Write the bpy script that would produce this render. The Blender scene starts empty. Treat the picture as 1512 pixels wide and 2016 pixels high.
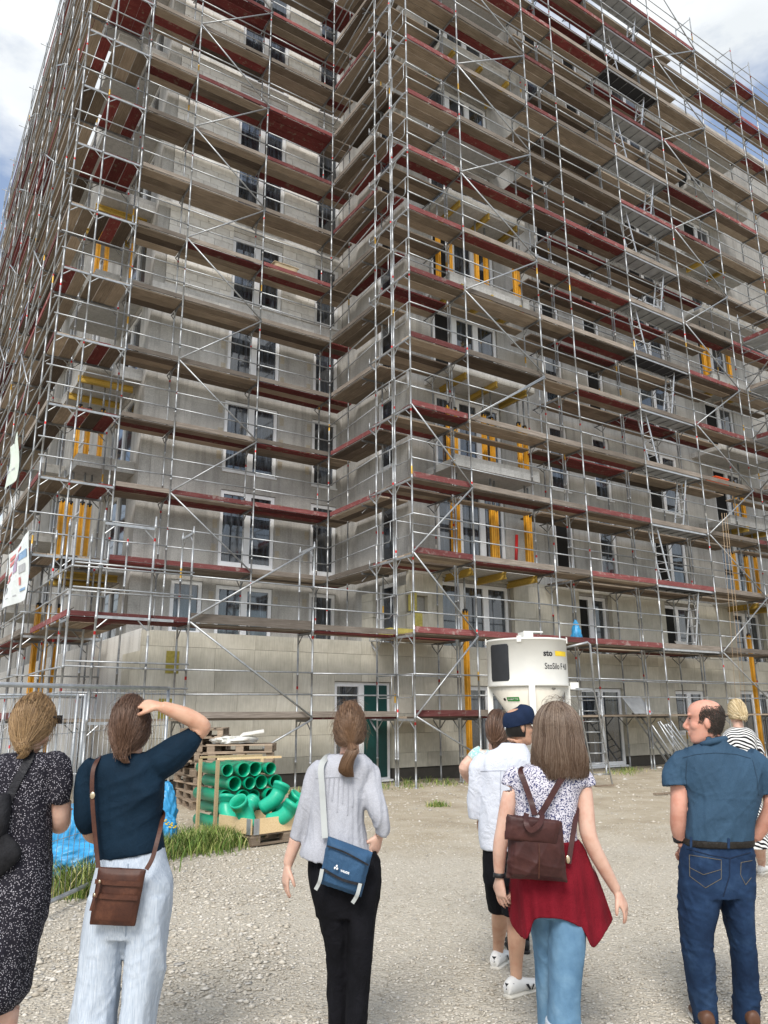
import bpy, math, random
import numpy as np
from mathutils import Matrix, Vector
random.seed(7)
rng = np.random.default_rng(11)
scene = bpy.context.scene
COL = scene.collection

# ------------------------------------------------------------------ camera, sky, sun, exposure
FPX, PITCH, ROLL, YAW, EYE = 1516.67, math.radians(14.661), math.radians(0.3446), math.radians(33.305), 1.70
cam_d = bpy.data.cameras.new('camera'); cam = bpy.data.objects.new('camera', cam_d); COL.objects.link(cam)
cam_d.sensor_fit = 'VERTICAL'; cam_d.sensor_height = 36.0; cam_d.lens = FPX / 2016 * 36.0
cam_d.clip_start = 0.05; cam_d.clip_end = 3000
cam.matrix_world = (Matrix.Translation((0, 0, EYE)) @ Matrix.Rotation(-YAW, 4, 'Z')
                    @ Matrix.Rotation(math.pi / 2 + PITCH, 4, 'X') @ Matrix.Rotation(-ROLL, 4, 'Z'))
scene.camera = cam

SUN_EL, SUN_AZ = math.radians(46), math.radians(224)   # azimuth of the sun, clockwise from +Y
world = bpy.data.worlds.new('World'); scene.world = world; world.use_nodes = True
wt = world.node_tree; wt.nodes.clear()
def WN(t, **k):
    n = wt.nodes.new(t)
    for a, b in k.items(): setattr(n, a, b)
    return n
w_out = WN('ShaderNodeOutputWorld'); w_bg = WN('ShaderNodeBackground')
w_sky = WN('ShaderNodeTexSky'); w_sky.sky_type = 'NISHITA'; w_sky.sun_disc = False
w_sky.sun_elevation = SUN_EL; w_sky.sun_rotation = SUN_AZ; w_sky.air_density = 1.0; w_sky.dust_density = 1.5
w_tc = WN('ShaderNodeTexCoord')
w_map = WN('ShaderNodeMapping'); w_map.inputs['Scale'].default_value = (1.0, 1.0, 2.2); w_map.inputs['Location'].default_value = (3.1, 1.7, 0.4)
w_n1 = WN('ShaderNodeTexNoise'); w_n1.inputs['Scale'].default_value = 2.6; w_n1.inputs['Detail'].default_value = 8; w_n1.inputs['Roughness'].default_value = 0.58
w_r1 = WN('ShaderNodeValToRGB'); w_r1.color_ramp.elements[0].color = (.12, .12, .12, 1); w_r1.color_ramp.elements[0].position = 0.42; w_r1.color_ramp.elements[1].position = 0.58
w_n2 = WN('ShaderNodeTexNoise'); w_n2.inputs['Scale'].default_value = 4.5; w_n2.inputs['Detail'].default_value = 7
w_r2 = WN('ShaderNodeValToRGB'); w_r2.color_ramp.elements[0].position = 0.35; w_r2.color_ramp.elements[1].position = 0.7
w_r2.color_ramp.elements[0].color = (3.9, 4.1, 4.25, 1); w_r2.color_ramp.elements[1].color = (5.4, 5.5, 5.55, 1)
w_mix = WN('ShaderNodeMixRGB')
wl = wt.links.new
wl(w_tc.outputs['Generated'], w_map.inputs['Vector']); wl(w_map.outputs['Vector'], w_n1.inputs['Vector']); wl(w_map.outputs['Vector'], w_n2.inputs['Vector'])
wl(w_n1.outputs['Fac'], w_r1.inputs['Fac']); wl(w_n2.outputs['Fac'], w_r2.inputs['Fac'])
wl(w_r1.outputs['Color'], w_mix.inputs['Fac']); wl(w_sky.outputs['Color'], w_mix.inputs['Color1']); wl(w_r2.outputs['Color'], w_mix.inputs['Color2'])
wl(w_mix.outputs['Color'], w_bg.inputs['Color']); w_bg.inputs['Strength'].default_value = 0.10
wl(w_bg.outputs['Background'], w_out.inputs['Surface'])
sun_d = bpy.data.lights.new('sun', 'SUN'); sun_d.energy = 1.5; sun_d.angle = math.radians(22); sun_d.color = (1.0, 0.96, 0.9)
sun = bpy.data.objects.new('sun', sun_d); COL.objects.link(sun)
_sd = Vector((math.sin(SUN_AZ) * math.cos(SUN_EL), math.cos(SUN_AZ) * math.cos(SUN_EL), math.sin(SUN_EL)))
sun.rotation_euler = _sd.to_track_quat('Z', 'Y').to_euler(); sun.location = (0, -20, 60)
vs = scene.view_settings; vs.view_transform = 'Standard'; vs.look = 'None'; vs.exposure = 1.17; vs.gamma = 1.0; vs.use_curve_mapping = False
scene.cycles.max_bounces = 6; scene.cycles.diffuse_bounces = 3; scene.cycles.glossy_bounces = 3; scene.cycles.transmission_bounces = 4
scene.cycles.use_adaptive_sampling = True

# ------------------------------------------------------------------ picture geometry helpers
CA, SA = math.cos(YAW), math.sin(YAW)
def c2w(X, Y, Z): return Vector((X * CA + Y * SA, -X * SA + Y * CA, Z))      # frame facing the site -> world
def ray(x, y):
    xr = (x - 756) / FPX; ur = (1008 - y) / FPX
    cr, sr = math.cos(ROLL), math.sin(ROLL)
    X = xr * cr + ur * sr; U = -xr * sr + ur * cr
    return X, math.cos(PITCH) - U * math.sin(PITCH), math.sin(PITCH) + U * math.cos(PITCH)
def at_depth(x, y, D):
    X, Y, Z = ray(x, y); t = D / Y
    return c2w(X * t, D, Z * t + EYE)
def at_v(x, y, v):
    d = c2w(*ray(x, y)); t = v / d.y; return Vector((d.x * t, v, d.z * t + EYE))
def at_z(x, y, z):
    d = c2w(*ray(x, y)); t = (z - EYE) / d.z; return Vector((d.x * t, d.y * t, z))
UC, VC, UA, VA = 11.02, 15.48, 6.30, 20.36
def LV(k): return 1.623 + 2.0 * (k - 1)

# ------------------------------------------------------------------ materials
MATS = {}
class NT:
    def __init__(s, name):
        s.m = bpy.data.materials.new(name); s.m.use_nodes = True; s.t = s.m.node_tree
        s.b = s.t.nodes['Principled BSDF']; s.tc = None
    def n(s, t, **k):
        n = s.t.nodes.new(t)
        for a, b in k.items():
            if a in n.inputs: n.inputs[a].default_value = b
            else: setattr(n, a, b)
        return n
    def l(s, a, b): s.t.links.new(a, b)
    def coord(s, kind='Object', scale=(1, 1, 1), rnd=False):
        tc = s.n('ShaderNodeTexCoord'); mp = s.n('ShaderNodeMapping'); mp.inputs['Scale'].default_value = scale
        src = tc.outputs[kind]
        if rnd:
            oi = s.n('ShaderNodeObjectInfo'); ad = s.n('ShaderNodeVectorMath', operation='ADD'); mu = s.n('ShaderNodeMath', operation='MULTIPLY'); mu.inputs[1].default_value = 57.0
            s.l(oi.outputs['Random'], mu.inputs[0]); s.l(src, ad.inputs[0]); s.l(mu.outputs[0], ad.inputs[1]); src = ad.outputs[0]
        s.l(src, mp.inputs['Vector']); return mp.outputs['Vector']
    def noise(s, vec, scale, detail=4, rough=0.55):
        n = s.n('ShaderNodeTexNoise'); n.inputs['Scale'].default_value = scale; n.inputs['Detail'].default_value = detail; n.inputs['Roughness'].default_value = rough
        s.l(vec, n.inputs['Vector']); return n.outputs['Fac']
    def ramp(s, fac, stops):
        r = s.n('ShaderNodeValToRGB'); e = r.color_ramp.elements
        while len(e) < len(stops): e.new(0.5)
        for i, (p, c) in enumerate(stops): e[i].position = p; e[i].color = (*c, 1) if len(c) == 3 else c
        s.l(fac, r.inputs['Fac']); return r.outputs['Color']
    def mix(s, fac, a, b, mode='MIX'):
        m = s.n('ShaderNodeMixRGB', blend_type=mode)
        for sock, v in ((m.inputs['Fac'], fac), (m.inputs['Color1'], a), (m.inputs['Color2'], b)):
            if hasattr(v, 'links'): s.l(v, sock)
            elif isinstance(v, (int, float)): sock.default_value = v
            else: sock.default_value = (*v, 1)
        return m.outputs['Color']
    def rnd(s): return s.n('ShaderNodeObjectInfo').outputs['Random']
    def bump(s, h, strength=0.3, dist=0.01):
        b = s.n('ShaderNodeBump'); b.inputs['Strength'].default_value = strength; b.inputs['Distance'].default_value = dist
        s.l(h, b.inputs['Height']); s.l(b.outputs['Normal'], s.b.inputs['Normal'])
    def done(s, col=None, rough=0.7, metal=0.0, spec=0.4):
        if col is not None:
            if hasattr(col, 'links'): s.l(col, s.b.inputs['Base Color'])
            else: s.b.inputs['Base Color'].default_value = (*col, 1)
        s.b.inputs['Roughness'].default_value = rough; s.b.inputs['Metallic'].default_value = metal
        s.b.inputs['Specular IOR Level'].default_value = spec
        return s.m
def mat(name, col, rough=0.7, metal=0.0, var=0.12, scale=6.0, bump=0.0, bscale=40, spec=0.35):
    if name in MATS: return MATS[name]
    t = NT(name); v = t.coord('Object', rnd=True)
    n = t.noise(v, scale, 5)
    c = t.ramp(n, [(0.3, [x * (1 - var) for x in col]), (0.7, [min(1, x * (1 + var)) for x in col])])
    if bump: t.bump(t.noise(v, bscale, 4), bump)
    MATS[name] = t.done(c, rough, metal, spec); return MATS[name]
def m_wood(name, a, b, c, rough=0.85, knots=True, wear=None):
    t = NT(name); v = t.coord('Object', (0.9, 20, 20), rnd=True); v2 = t.coord('Object', rnd=True)
    g = t.noise(v, 2.4, 6, 0.62)
    col = t.ramp(g, [(0.25, a), (0.5, b), (0.78, c)])
    big = t.noise(v2, 1.7, 4)
    col = t.mix(t.ramp(big, [(0.35, (0, 0, 0)), (0.7, (0.55,) * 3)]), col, a)
    if wear is not None:
        w = t.noise(v2, 5.0, 7, 0.7); col = t.mix(t.ramp(w, [(0.56, (0, 0, 0)), (0.64, (0.8,) * 3)]), col, wear)
    hue = t.n('ShaderNodeHueSaturation'); t.l(col, hue.inputs['Color'])
    mr = t.n('ShaderNodeMapRange'); mr.inputs['To Min'].default_value = 0.6; mr.inputs['To Max'].default_value = 1.45; t.l(t.rnd(), mr.inputs['Value']); t.l(mr.outputs[0], hue.inputs['Value'])
    # white plaster spatter
    sp = t.noise(v2, 26, 2); col2 = t.mix(t.ramp(sp, [(0.74, (0, 0, 0)), (0.77, (0.7,) * 3)]), hue.outputs['Color'], (0.55, 0.53, 0.5))
    t.bump(g, 0.5, 0.006)
    MATS[name] = t.done(col2, rough, 0, 0.2)
m_wood('plank_wood', (0.13, 0.10, 0.072), (0.26, 0.208, 0.155), (0.40, 0.335, 0.265))
m_wood('plank_tan', (0.19, 0.15, 0.11), (0.31, 0.25, 0.19), (0.42, 0.355, 0.28))
m_wood('plank_dark', (0.06, 0.045, 0.034), (0.12, 0.092, 0.07), (0.20, 0.16, 0.125))
m_wood('plank_red', (0.085, 0.02, 0.019), (0.15, 0.032, 0.03), (0.21, 0.065, 0.058), wear=(0.18, 0.135, 0.10))
m_wood('toe_grey', (0.12, 0.10, 0.082), (0.21, 0.18, 0.152), (0.34, 0.30, 0.262))
m_wood('toe_red', (0.125, 0.034, 0.034), (0.19, 0.06, 0.058), (0.29, 0.145, 0.135), wear=(0.29, 0.225, 0.205))
m_wood('pallet_wood', (0.17, 0.125, 0.09), (0.29, 0.225, 0.165), (0.42, 0.345, 0.26))
m_wood('new_pine', (0.50, 0.36, 0.19), (0.64, 0.48, 0.28), (0.72, 0.58, 0.36), rough=0.6)
m_wood('yellow_beam', (0.34, 0.225, 0.05), (0.50, 0.335, 0.07), (0.58, 0.42, 0.13), rough=0.5)
def m_steel(name='galv_steel', base=(0.375, 0.39, 0.40), bands=True):
    t = NT(name); v = t.coord('Object', rnd=True); n = t.noise(v, 9, 6, 0.65)
    c = t.ramp(n, [(0.25, [x * 0.62 for x in base]), (0.5, base), (0.8, [min(1, x * 1.28) for x in base])])
    if bands:
        tc = t.n('ShaderNodeTexCoord'); sx = t.n('ShaderNodeSeparateXYZ'); t.l(tc.outputs['Object'], sx.inputs[0])
        def band(period, off, width, colr, cin, thr):
            r = t.rnd()
            a = t.n('ShaderNodeMath', operation='MULTIPLY_ADD'); t.l(r, a.inputs[0]); a.inputs[1].default_value = 11.3 * off; t.l(sx.outputs['Z'], a.inputs[2])
            w = t.n('ShaderNodeMath', operation='PINGPONG'); t.l(a.outputs[0], w.inputs[0]); w.inputs[1].default_value = period
            lt = t.n('ShaderNodeMath', operation='LESS_THAN'); t.l(w.outputs[0], lt.inputs[0]); lt.inputs[1].default_value = width
            return t.mix(lt.outputs[0], cin, colr)
        c = band(2.0, 1.0, 0.035, (0.48, 0.03, 0.03), c, 0)
        c = band(5.3, 2.7, 0.05, (0.72, 0.72, 0.7), c, 0)
        c = band(9.1, 4.1, 0.11, (0.55, 0.33, 0.06), c, 0)
    MATS[name] = t.done(c, 0.42, 0.55, 0.5)
m_steel(); m_steel('galv_tube', bands=False); m_steel('dark_steel', (0.20, 0.205, 0.21), False); m_steel('rust_steel', (0.16, 0.07, 0.06), False)
mat('alu', (0.60, 0.61, 0.62), 0.35, 0.7, 0.15); mat('alu_deck', (0.36, 0.37, 0.375), 0.5, 0.4, 0.2, 3)
mat('black_ply', (0.018, 0.018, 0.02), 0.5); mat('yellow_alu', (0.68, 0.33, 0.025), 0.45, 0.1, 0.15)
mat('black_plastic', (0.02, 0.02, 0.022), 0.45); mat('white_pvc', (0.78, 0.79, 0.80), 0.4, 0, 0.05)
mat('orange_paint', (0.65, 0.09, 0.02), 0.5); mat('red_plastic', (0.5, 0.02, 0.02), 0.45)
def m_glass():
    t = NT('window_glass'); v = t.coord('Object', (5.0, 1, 0.6), rnd=True); n = t.noise(v, 2.2, 4)
    c = t.ramp(n, [(0.35, (0.010, 0.013, 0.016)), (0.6, (0.05, 0.06, 0.075)), (0.75, (0.16, 0.19, 0.23))])
    t.b.inputs['IOR'].default_value = 2.0; MATS['window_glass'] = t.done(c, 0.05, 0, 0.5)
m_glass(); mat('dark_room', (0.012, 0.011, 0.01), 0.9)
def m_conc(name, lo, mid, hi, sc=0.8):
    t = NT(name); v = t.coord('Object'); n = t.noise(v, sc, 8, 0.62)
    c = t.ramp(n, [(0.28, lo), (0.5, mid), (0.74, hi)])
    br = t.n('ShaderNodeTexBrick'); br.offset = 0.0; br.inputs['Scale'].default_value = 1.0; br.inputs['Brick Width'].default_value = 1.25; br.inputs['Row Height'].default_value = 2.93; br.inputs['Mortar Size'].default_value = 0.006; br.inputs['Color1'].default_value = (.40, .40, .40, 1); br.inputs['Color2'].default_value = (.60, .60, .60, 1); br.inputs['Mortar'].default_value = (.22, .22, .22, 1)
    sp = t.n('ShaderNodeSeparateXYZ'); t.l(v, sp.inputs[0]); ad = t.n('ShaderNodeMath', operation='ADD'); t.l(sp.outputs['X'], ad.inputs[0]); t.l(sp.outputs['Y'], ad.inputs[1]); cb = t.n('ShaderNodeCombineXYZ'); t.l(ad.outputs[0], cb.inputs['X']); t.l(sp.outputs['Z'], cb.inputs['Y']); t.l(cb.outputs[0], br.inputs['Vector']); c = t.mix(.3, c, br.outputs['Color'], 'OVERLAY')
    vs_ = t.coord('Object', (3.0, 3.0, 0.22)); st = t.noise(vs_, 2.0, 5, 0.6)
    c = t.mix(t.ramp(st, [(0.48, (0, 0, 0)), (0.72, (0.5,) * 3)]), c, [x * 0.62 for x in lo])
    f = t.noise(v, 35, 5); c = t.mix(0.18, c, t.ramp(f, [(0.3, (0, 0, 0)), (0.7, (1, 1, 1))]), 'OVERLAY')
    t.bump(f, 0.25, 0.004); MATS[name] = t.done(c, 0.9, 0, 0.2)
m_conc('concrete', (0.30, 0.29, 0.268), (0.42, 0.408, 0.38), (0.53, 0.52, 0.49))
m_conc('concrete_pale', (0.50, 0.49, 0.46), (0.60, 0.59, 0.56), (0.68, 0.67, 0.64))
m_conc('soffit', (0.40, 0.395, 0.37), (0.48, 0.475, 0.45), (0.54, 0.53, 0.51), 0.5)
def m_block():
    t = NT('sand_lime_block'); v = t.coord('Object', rnd=True); n = t.noise(v, 6, 6)
    c = t.ramp(n, [(0.3, (0.66, 0.64, 0.59)), (0.65, (0.78, 0.765, 0.72))])
    p = t.noise(v, 3.2, 5, 0.7); c = t.mix(t.ramp(p, [(0.66, (0, 0, 0)), (0.70, (0.8,) * 3)]), c, (0.25, 0.235, 0.20))
    hue = t.n('ShaderNodeHueSaturation'); t.l(c, hue.inputs['Color']); mr = t.n('ShaderNodeMapRange'); mr.inputs['To Min'].default_value = 0.88; mr.inputs['To Max'].default_value = 1.1
    t.l(t.rnd(), mr.inputs['Value']); t.l(mr.outputs[0], hue.inputs['Value'])
    t.bump(n, 0.2, 0.004); MATS['sand_lime_block'] = t.done(hue.outputs['Color'], 0.9, 0, 0.2)
m_block()
def m_insul():
    t = NT('insulation'); v = t.coord('Object', (30, 30, 1.5), rnd=True); g = t.noise(v, 2, 3); v2 = t.coord('Object', rnd=True); b = t.noise(v2, 1.6, 6, 0.65)
    c = t.ramp(b, [(0.3, (0.41, 0.39, 0.325)), (0.55, (0.51, 0.485, 0.41)), (0.8, (0.60, 0.575, 0.50))])
    c = t.mix(0.3, c, t.ramp(g, [(0.3, (0.3, 0.3, 0.3)), (0.7, (0.7, 0.7, 0.7))]), 'OVERLAY')
    hue = t.n('ShaderNodeHueSaturation'); t.l(c, hue.inputs['Color']); mr = t.n('ShaderNodeMapRange'); mr.inputs['To Min'].default_value = 0.86; mr.inputs['To Max'].default_value = 1.12
    t.l(t.rnd(), mr.inputs['Value']); t.l(mr.outputs[0], hue.inputs['Value'])
    t.bump(g, 0.25, 0.004); MATS['insulation'] = t.done(hue.outputs['Color'], 0.95, 0, 0.1)
m_insul(); mat('mineral_wool', (0.50, 0.43, 0.12), 0.95, 0, 0.2, 12, 0.4, 60); mat('fresh_wool', (0.26, 0.22, 0.05), 0.95, 0, 0.2, 12)

# ------------------------------------------------------------------ object helpers
WM = {}
def empty(name, loc, label=None, cat=None, group=None):
    o = bpy.data.objects.new(name, None); COL.objects.link(o); o.empty_display_size = 0.2
    o.location = loc; WM[o.name] = Matrix.Translation(Vector(loc))
    if label: tag(o, label, cat, group)
    return o
def tag(o, label, cat=None, group=None, kind=None):
    if label: o['label'] = label
    if cat: o['category'] = cat
    if group: o['group'] = group
    if kind: o['kind'] = kind
    return o
def link(name, me, M, parent=None):
    o = bpy.data.objects.new(name, me); COL.objects.link(o)
    M = M if M is not None else Matrix.Identity(4)
    if parent is not None:
        o.parent = parent; o.matrix_basis = WM[parent.name].inverted() @ M
    else: o.matrix_basis = M
    WM[o.name] = M
    return o
def M_(name): return MATS[name] if isinstance(name, str) else name
def mesh(name, V, F, mt, smooth=False):
    me = bpy.data.meshes.new(name); me.from_pydata([tuple(v) for v in V], [], F)
    me.materials.append(M_(mt))
    if smooth: me.polygons.foreach_set('use_smooth', [True] * len(me.polygons))
    me.update(); return me
def add(name, V, F, mt, parent=None, smooth=False, M=None):
    """mesh in world coordinates; origin moved to its centre so that object coordinates stay local"""
    V = np.asarray(V, float); c = V.mean(0) if M is None else np.zeros(3)
    me = mesh(name, V - c, F, mt, smooth)
    return link(name, me, Matrix.Translation(Vector(c)) if M is None else M, parent)
BOXF = [(0, 3, 2, 1), (4, 5, 6, 7), (0, 1, 5, 4), (1, 2, 6, 5), (2, 3, 7, 6), (3, 0, 4, 7)]
def boxV(sx, sy, sz, c=(0, 0, 0)):
    x, y, z = sx / 2, sy / 2, sz / 2
    return [(c[0] + a, c[1] + b, c[2] + d) for d in (-z, z) for a, b in ((-x, -y), (x, -y), (x, y), (-x, y))]
_mc = {}
def box_mesh(s, mt):
    k = ('b', round(s[0], 3), round(s[1], 3), round(s[2], 3), mt)
    if k not in _mc: _mc[k] = mesh('box', boxV(*s), BOXF, mt)
    return _mc[k]
def cylVF(L, r, n=8, r2=None, cap=True):
    r2 = r if r2 is None else r2
    V = [(r * math.cos(2 * math.pi * i / n), r * math.sin(2 * math.pi * i / n), 0) for i in range(n)] + [(r2 * math.cos(2 * math.pi * i / n), r2 * math.sin(2 * math.pi * i / n), L) for i in range(n)]
    F = [(i, (i + 1) % n, n + (i + 1) % n, n + i) for i in range(n)]
    if cap: F += [tuple(range(n - 1, -1, -1)), tuple(range(n, 2 * n))]
    return V, F
def cyl_mesh(L, r, mt, n=8):
    k = ('c', round(L, 2), round(r, 4), mt, n)
    if k not in _mc:
        V, F = cylVF(L, r, n); me = mesh('tube', V, F, mt)
        me.polygons.foreach_set('use_smooth', [len(p.vertices) == 4 for p in me.polygons]); _mc[k] = me
    return _mc[k]
def Mbeam(p, q, up=(0, 0, 1)):
    """matrix whose Z axis runs from p to q, origin at p"""
    p, q = Vector(p), Vector(q); z = (q - p).normalized(); u = Vector(up)
    if abs(z.dot(u)) > 0.99: u = Vector((1, 0, 0))
    x = u.cross(z).normalized(); y = z.cross(x)
    M = Matrix((x, y, z)).transposed().to_4x4(); M.translation = p; return M
def box(name, mt, lo, hi, parent=None):
    lo, hi = Vector(lo), Vector(hi); s = hi - lo
    return link(name, box_mesh((abs(s.x), abs(s.y), abs(s.z)), mt), Matrix.Translation((lo + hi) / 2), parent)
def tube(name, mt, p, q, r, parent=None, n=8):
    L = (Vector(q) - Vector(p)).length
    return link(name, cyl_mesh(L, r, mt, n), Mbeam(p, q), parent)
def obox(name, mt, p, q, w, h, parent=None, up=(0, 0, 1)):
    """square bar from p to q; w across, h along up"""
    p, q = Vector(p), Vector(q); L = (q - p).length; M = Mbeam(p, q, up)
    return link(name, box_mesh((w, h, L), mt), M @ Matrix.Translation((0, 0, L / 2)), parent)
class MB:
    def __init__(s): s.V = []; s.F = []
    def add(s, V, F, M=None):
        o = len(s.V)
        if M is not None: V = [tuple(M @ Vector(v)) for v in V]
        s.V += [tuple(v) for v in V]; s.F += [tuple(i + o for i in f) for f in F]; return s
    def box(s, lo, hi):
        lo, hi = Vector(lo), Vector(hi); d = hi - lo; return s.add(boxV(d.x, d.y, d.z, (lo + hi) / 2), BOXF)
    def tube(s, p, q, r, n=8, r2=None):
        V, F = cylVF((Vector(q) - Vector(p)).length, r, n, r2); return s.add(V, F, Mbeam(p, q))
    def path(s, pts, r, n=6, closed=False):
        """bent tube through points as one continuous skin"""
        pts = [Vector(p) for p in pts]; o = len(s.V); m = len(pts); prev = None
        for i, p in enumerate(pts):
            d = (pts[min(i + 1, m - 1)] - pts[max(i - 1, 0)]).normalized()
            if prev is None: x = d.orthogonal().normalized()
            else: x = (prev - d * prev.dot(d)).normalized()
            prev = x; y = d.cross(x); rr = r[i] if hasattr(r, '__len__') else r
            for k in range(n):
                a = 2 * math.pi * k / n; s.V.append(tuple(p + (x * math.cos(a) + y * math.sin(a)) * rr))
        for i in range(m - 1):
            for k in range(n): s.F.append((o + i * n + k, o + i * n + (k + 1) % n, o + (i + 1) * n + (k + 1) % n, o + (i + 1) * n + k))
        s.F.append(tuple(o + k for k in range(n - 1, -1, -1))); s.F.append(tuple(o + (m - 1) * n + k for k in range(n)))
        return s
    def obj(s, name, mt, parent=None, smooth=False): return add(name, s.V, s.F, mt, parent, smooth)
# ------------------------------------------------------------------ ground
def m_ground():
    t = NT('gravel_ground'); v = t.coord('Object')
    f = t.noise(v, 55, 4, 0.6); m_ = t.noise(v, 9, 6, 0.6); b = t.noise(v, 0.5, 5)
    vo = t.n('ShaderNodeTexVoronoi'); vo.inputs['Scale'].default_value = 34; t.l(v, vo.inputs['Vector'])
    vo2 = t.n('ShaderNodeTexVoronoi'); vo2.inputs['Scale'].default_value = 80; t.l(v, vo2.inputs['Vector'])
    bw = t.n('ShaderNodeRGBToBW'); t.l(vo.outputs['Color'], bw.inputs[0]); bw2 = t.n('ShaderNodeRGBToBW'); t.l(vo2.outputs['Color'], bw2.inputs[0])
    c = t.ramp(bw.outputs[0], [(0.2, (0.43, 0.385, 0.31)), (0.5, (0.51, 0.465, 0.385)), (0.75, (0.59, 0.545, 0.465)), (0.9, (0.46, 0.42, 0.355))])
    c = t.mix(0.45, c, t.ramp(bw2.outputs[0], [(0.2, (0.43, 0.38, 0.30)), (0.8, (0.60, 0.555, 0.465))]))
    c = t.mix(t.ramp(m_, [(0.45, (0, 0, 0)), (0.7, (0.6,) * 3)]), c, (0.47, 0.425, 0.345))
    # sandy strip towards the building, by distance along the facade normal
    tc = t.n('ShaderNodeTexCoord'); sx = t.n('ShaderNodeSeparateXYZ'); t.l(tc.outputs['Object'], sx.inputs[0])
    # distance from the camera side: 0.55 u + 0.83 v
    d1 = t.n('ShaderNodeMath', operation='MULTIPLY'); t.l(sx.outputs['X'], d1.inputs[0]); d1.inputs[1].default_value = 0.42
    d2 = t.n('ShaderNodeMath', operation='MULTIPLY_ADD'); t.l(sx.outputs['Y'], d2.inputs[0]); d2.inputs[1].default_value = 0.9; t.l(d1.outputs[0], d2.inputs[2])
    d3 = t.n('ShaderNodeMath', operation='MULTIPLY_ADD'); t.l(b, d3.inputs[0]); d3.inputs[1].default_value = 7.0; t.l(d2.outputs[0], d3.inputs[2])
    mr = t.n('ShaderNodeMapRange'); mr.inputs['From Min'].default_value = 12.6; mr.inputs['From Max'].default_value = 15.6; mr.inputs['To Max'].default_value = .85; t.l(d3.outputs[0], mr.inputs['Value'])
    sand = t.ramp(t.noise(v, 1.3, 7, 0.6), [(0.3, (0.34, 0.28, 0.195)), (0.5, (0.44, 0.375, 0.275)), (0.7, (0.53, 0.475, 0.375))])
    c = t.mix(mr.outputs[0], c, sand)
    h = t.n('ShaderNodeMath', operation='ADD'); t.l(vo.outputs['Distance'], h.inputs[0]); t.l(f, h.inputs[1])
    t.bump(h.outputs[0], 0.9, 0.02); MATS['gravel_ground'] = t.done(c, 0.95, 0, 0.15)
m_ground()
def ground_z(u, v): return 0.018 * np.sin(u * 1.9 + 0.7 * v) * np.sin(v * 1.3) + 0.01 * np.sin(3.1 * u - 2.2 * v)
def grid_sheet(xs, ys, zf):
    X, Y = np.meshgrid(xs, ys, indexing='ij'); Z = zf(X, Y); n, m = X.shape
    V = np.stack([X.ravel(), Y.ravel(), Z.ravel()], 1)
    F = [(i * m + j, (i + 1) * m + j, (i + 1) * m + j + 1, i * m + j + 1) for i in range(n - 1) for j in range(m - 1)]
    return V, F
xs = np.concatenate([[-1500, -300, -60, -25], np.arange(-14, 36, 0.35), [45, 80, 300, 1500]])
ys = np.concatenate([[-1500, -300, -60, -15], np.arange(-4, 22, 0.35), [40, 80, 300, 1500]])
V, F = grid_sheet(xs, ys, lambda X, Y: ground_z(X, Y) * ((np.abs(X - 10) < 26) & (Y > -5) & (Y < 22)))
gr = link('ground', mesh('ground', V, F, 'gravel_ground', True), None); gr['kind'] = 'structure'
# loose stones: real geometry, uncountable
def stones(name, label, n, sampler, smin, smax, mt, seed):
    r = np.random.default_rng(seed); base = np.array([(0, 0, 1), (.9, 0, .25), (.2, .85, .3), (-.8, .4, .2), (-.5, -.75, .3), (.4, -.8, .2), (0, 0, -.5)])
    tri = [(0, 1, 2), (0, 2, 3), (0, 3, 4), (0, 4, 5), (0, 5, 1), (6, 2, 1), (6, 3, 2), (6, 4, 3), (6, 5, 4), (6, 1, 5)]
    P = sampler(r, n); n = len(P); s = smin + (smax - smin) * r.random(n) ** 3
    ang = r.random(n) * 6.28; jit = 1 + 0.35 * r.standard_normal((n, 7, 1)); B = base[None] * jit
    ca, sa = np.cos(ang)[:, None], np.sin(ang)[:, None]
    X = B[..., 0] * ca - B[..., 1] * sa; Y = B[..., 0] * sa + B[..., 1] * ca
    VV = np.stack([X * s[:, None] * 1.15 + P[:, :1], Y * s[:, None] + P[:, 1:2], B[..., 2] * s[:, None] * 0.5 + ground_z(P[:, 0], P[:, 1])[:, None]], 2).reshape(-1, 3)
    T = (np.array(tri)[None] + 7 * np.arange(n)[:, None, None]).reshape(-1, 3)
    me = bpy.data.meshes.new(name); me.vertices.add(len(VV)); me.vertices.foreach_set('co', VV.ravel()); me.loops.add(T.size); me.loops.foreach_set('vertex_index', T.ravel().astype(np.int32))
    me.polygons.add(len(T)); me.polygons.foreach_set('loop_start', np.arange(0, T.size, 3, dtype=np.int32)); me.update(calc_edges=True); me.validate()
    at = me.attributes.new('tone', 'FLOAT', 'POINT'); at.data.foreach_set('value', np.repeat(r.random(n), 7).astype(np.float32))
    me.materials.append(M_(mt)); o = link(name, me, None); tag(o, label, 'gravel', None, 'stuff'); return o
t = NT('stone'); at = t.n('ShaderNodeAttribute'); at.attribute_name = 'tone'
cc = t.ramp(at.outputs['Fac'], [(0.0, (0.38, 0.335, 0.27)), (0.3, (0.48, 0.435, 0.36)), (0.65, (0.57, 0.525, 0.445)), (0.92, (0.64, 0.60, 0.53)), (1.0, (0.34, 0.325, 0.30))]); MATS['stone'] = t.done(cc, 0.95, 0, 0.15)
def near_sampler(r, n):
    Y = 4.4 + (13.0 - 4.4) * r.random(n) ** 1.35; X = (r.random(n) * 2 - 1) * (Y * 0.56 + 0.5)
    return np.stack([X * CA + Y * SA, -X * SA + Y * CA], 1)
stones('gravel_stones', 'loose pale gravel stones scattered over the yard', 95000, near_sampler, 0.003, 0.017, 'stone', 3)
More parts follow.
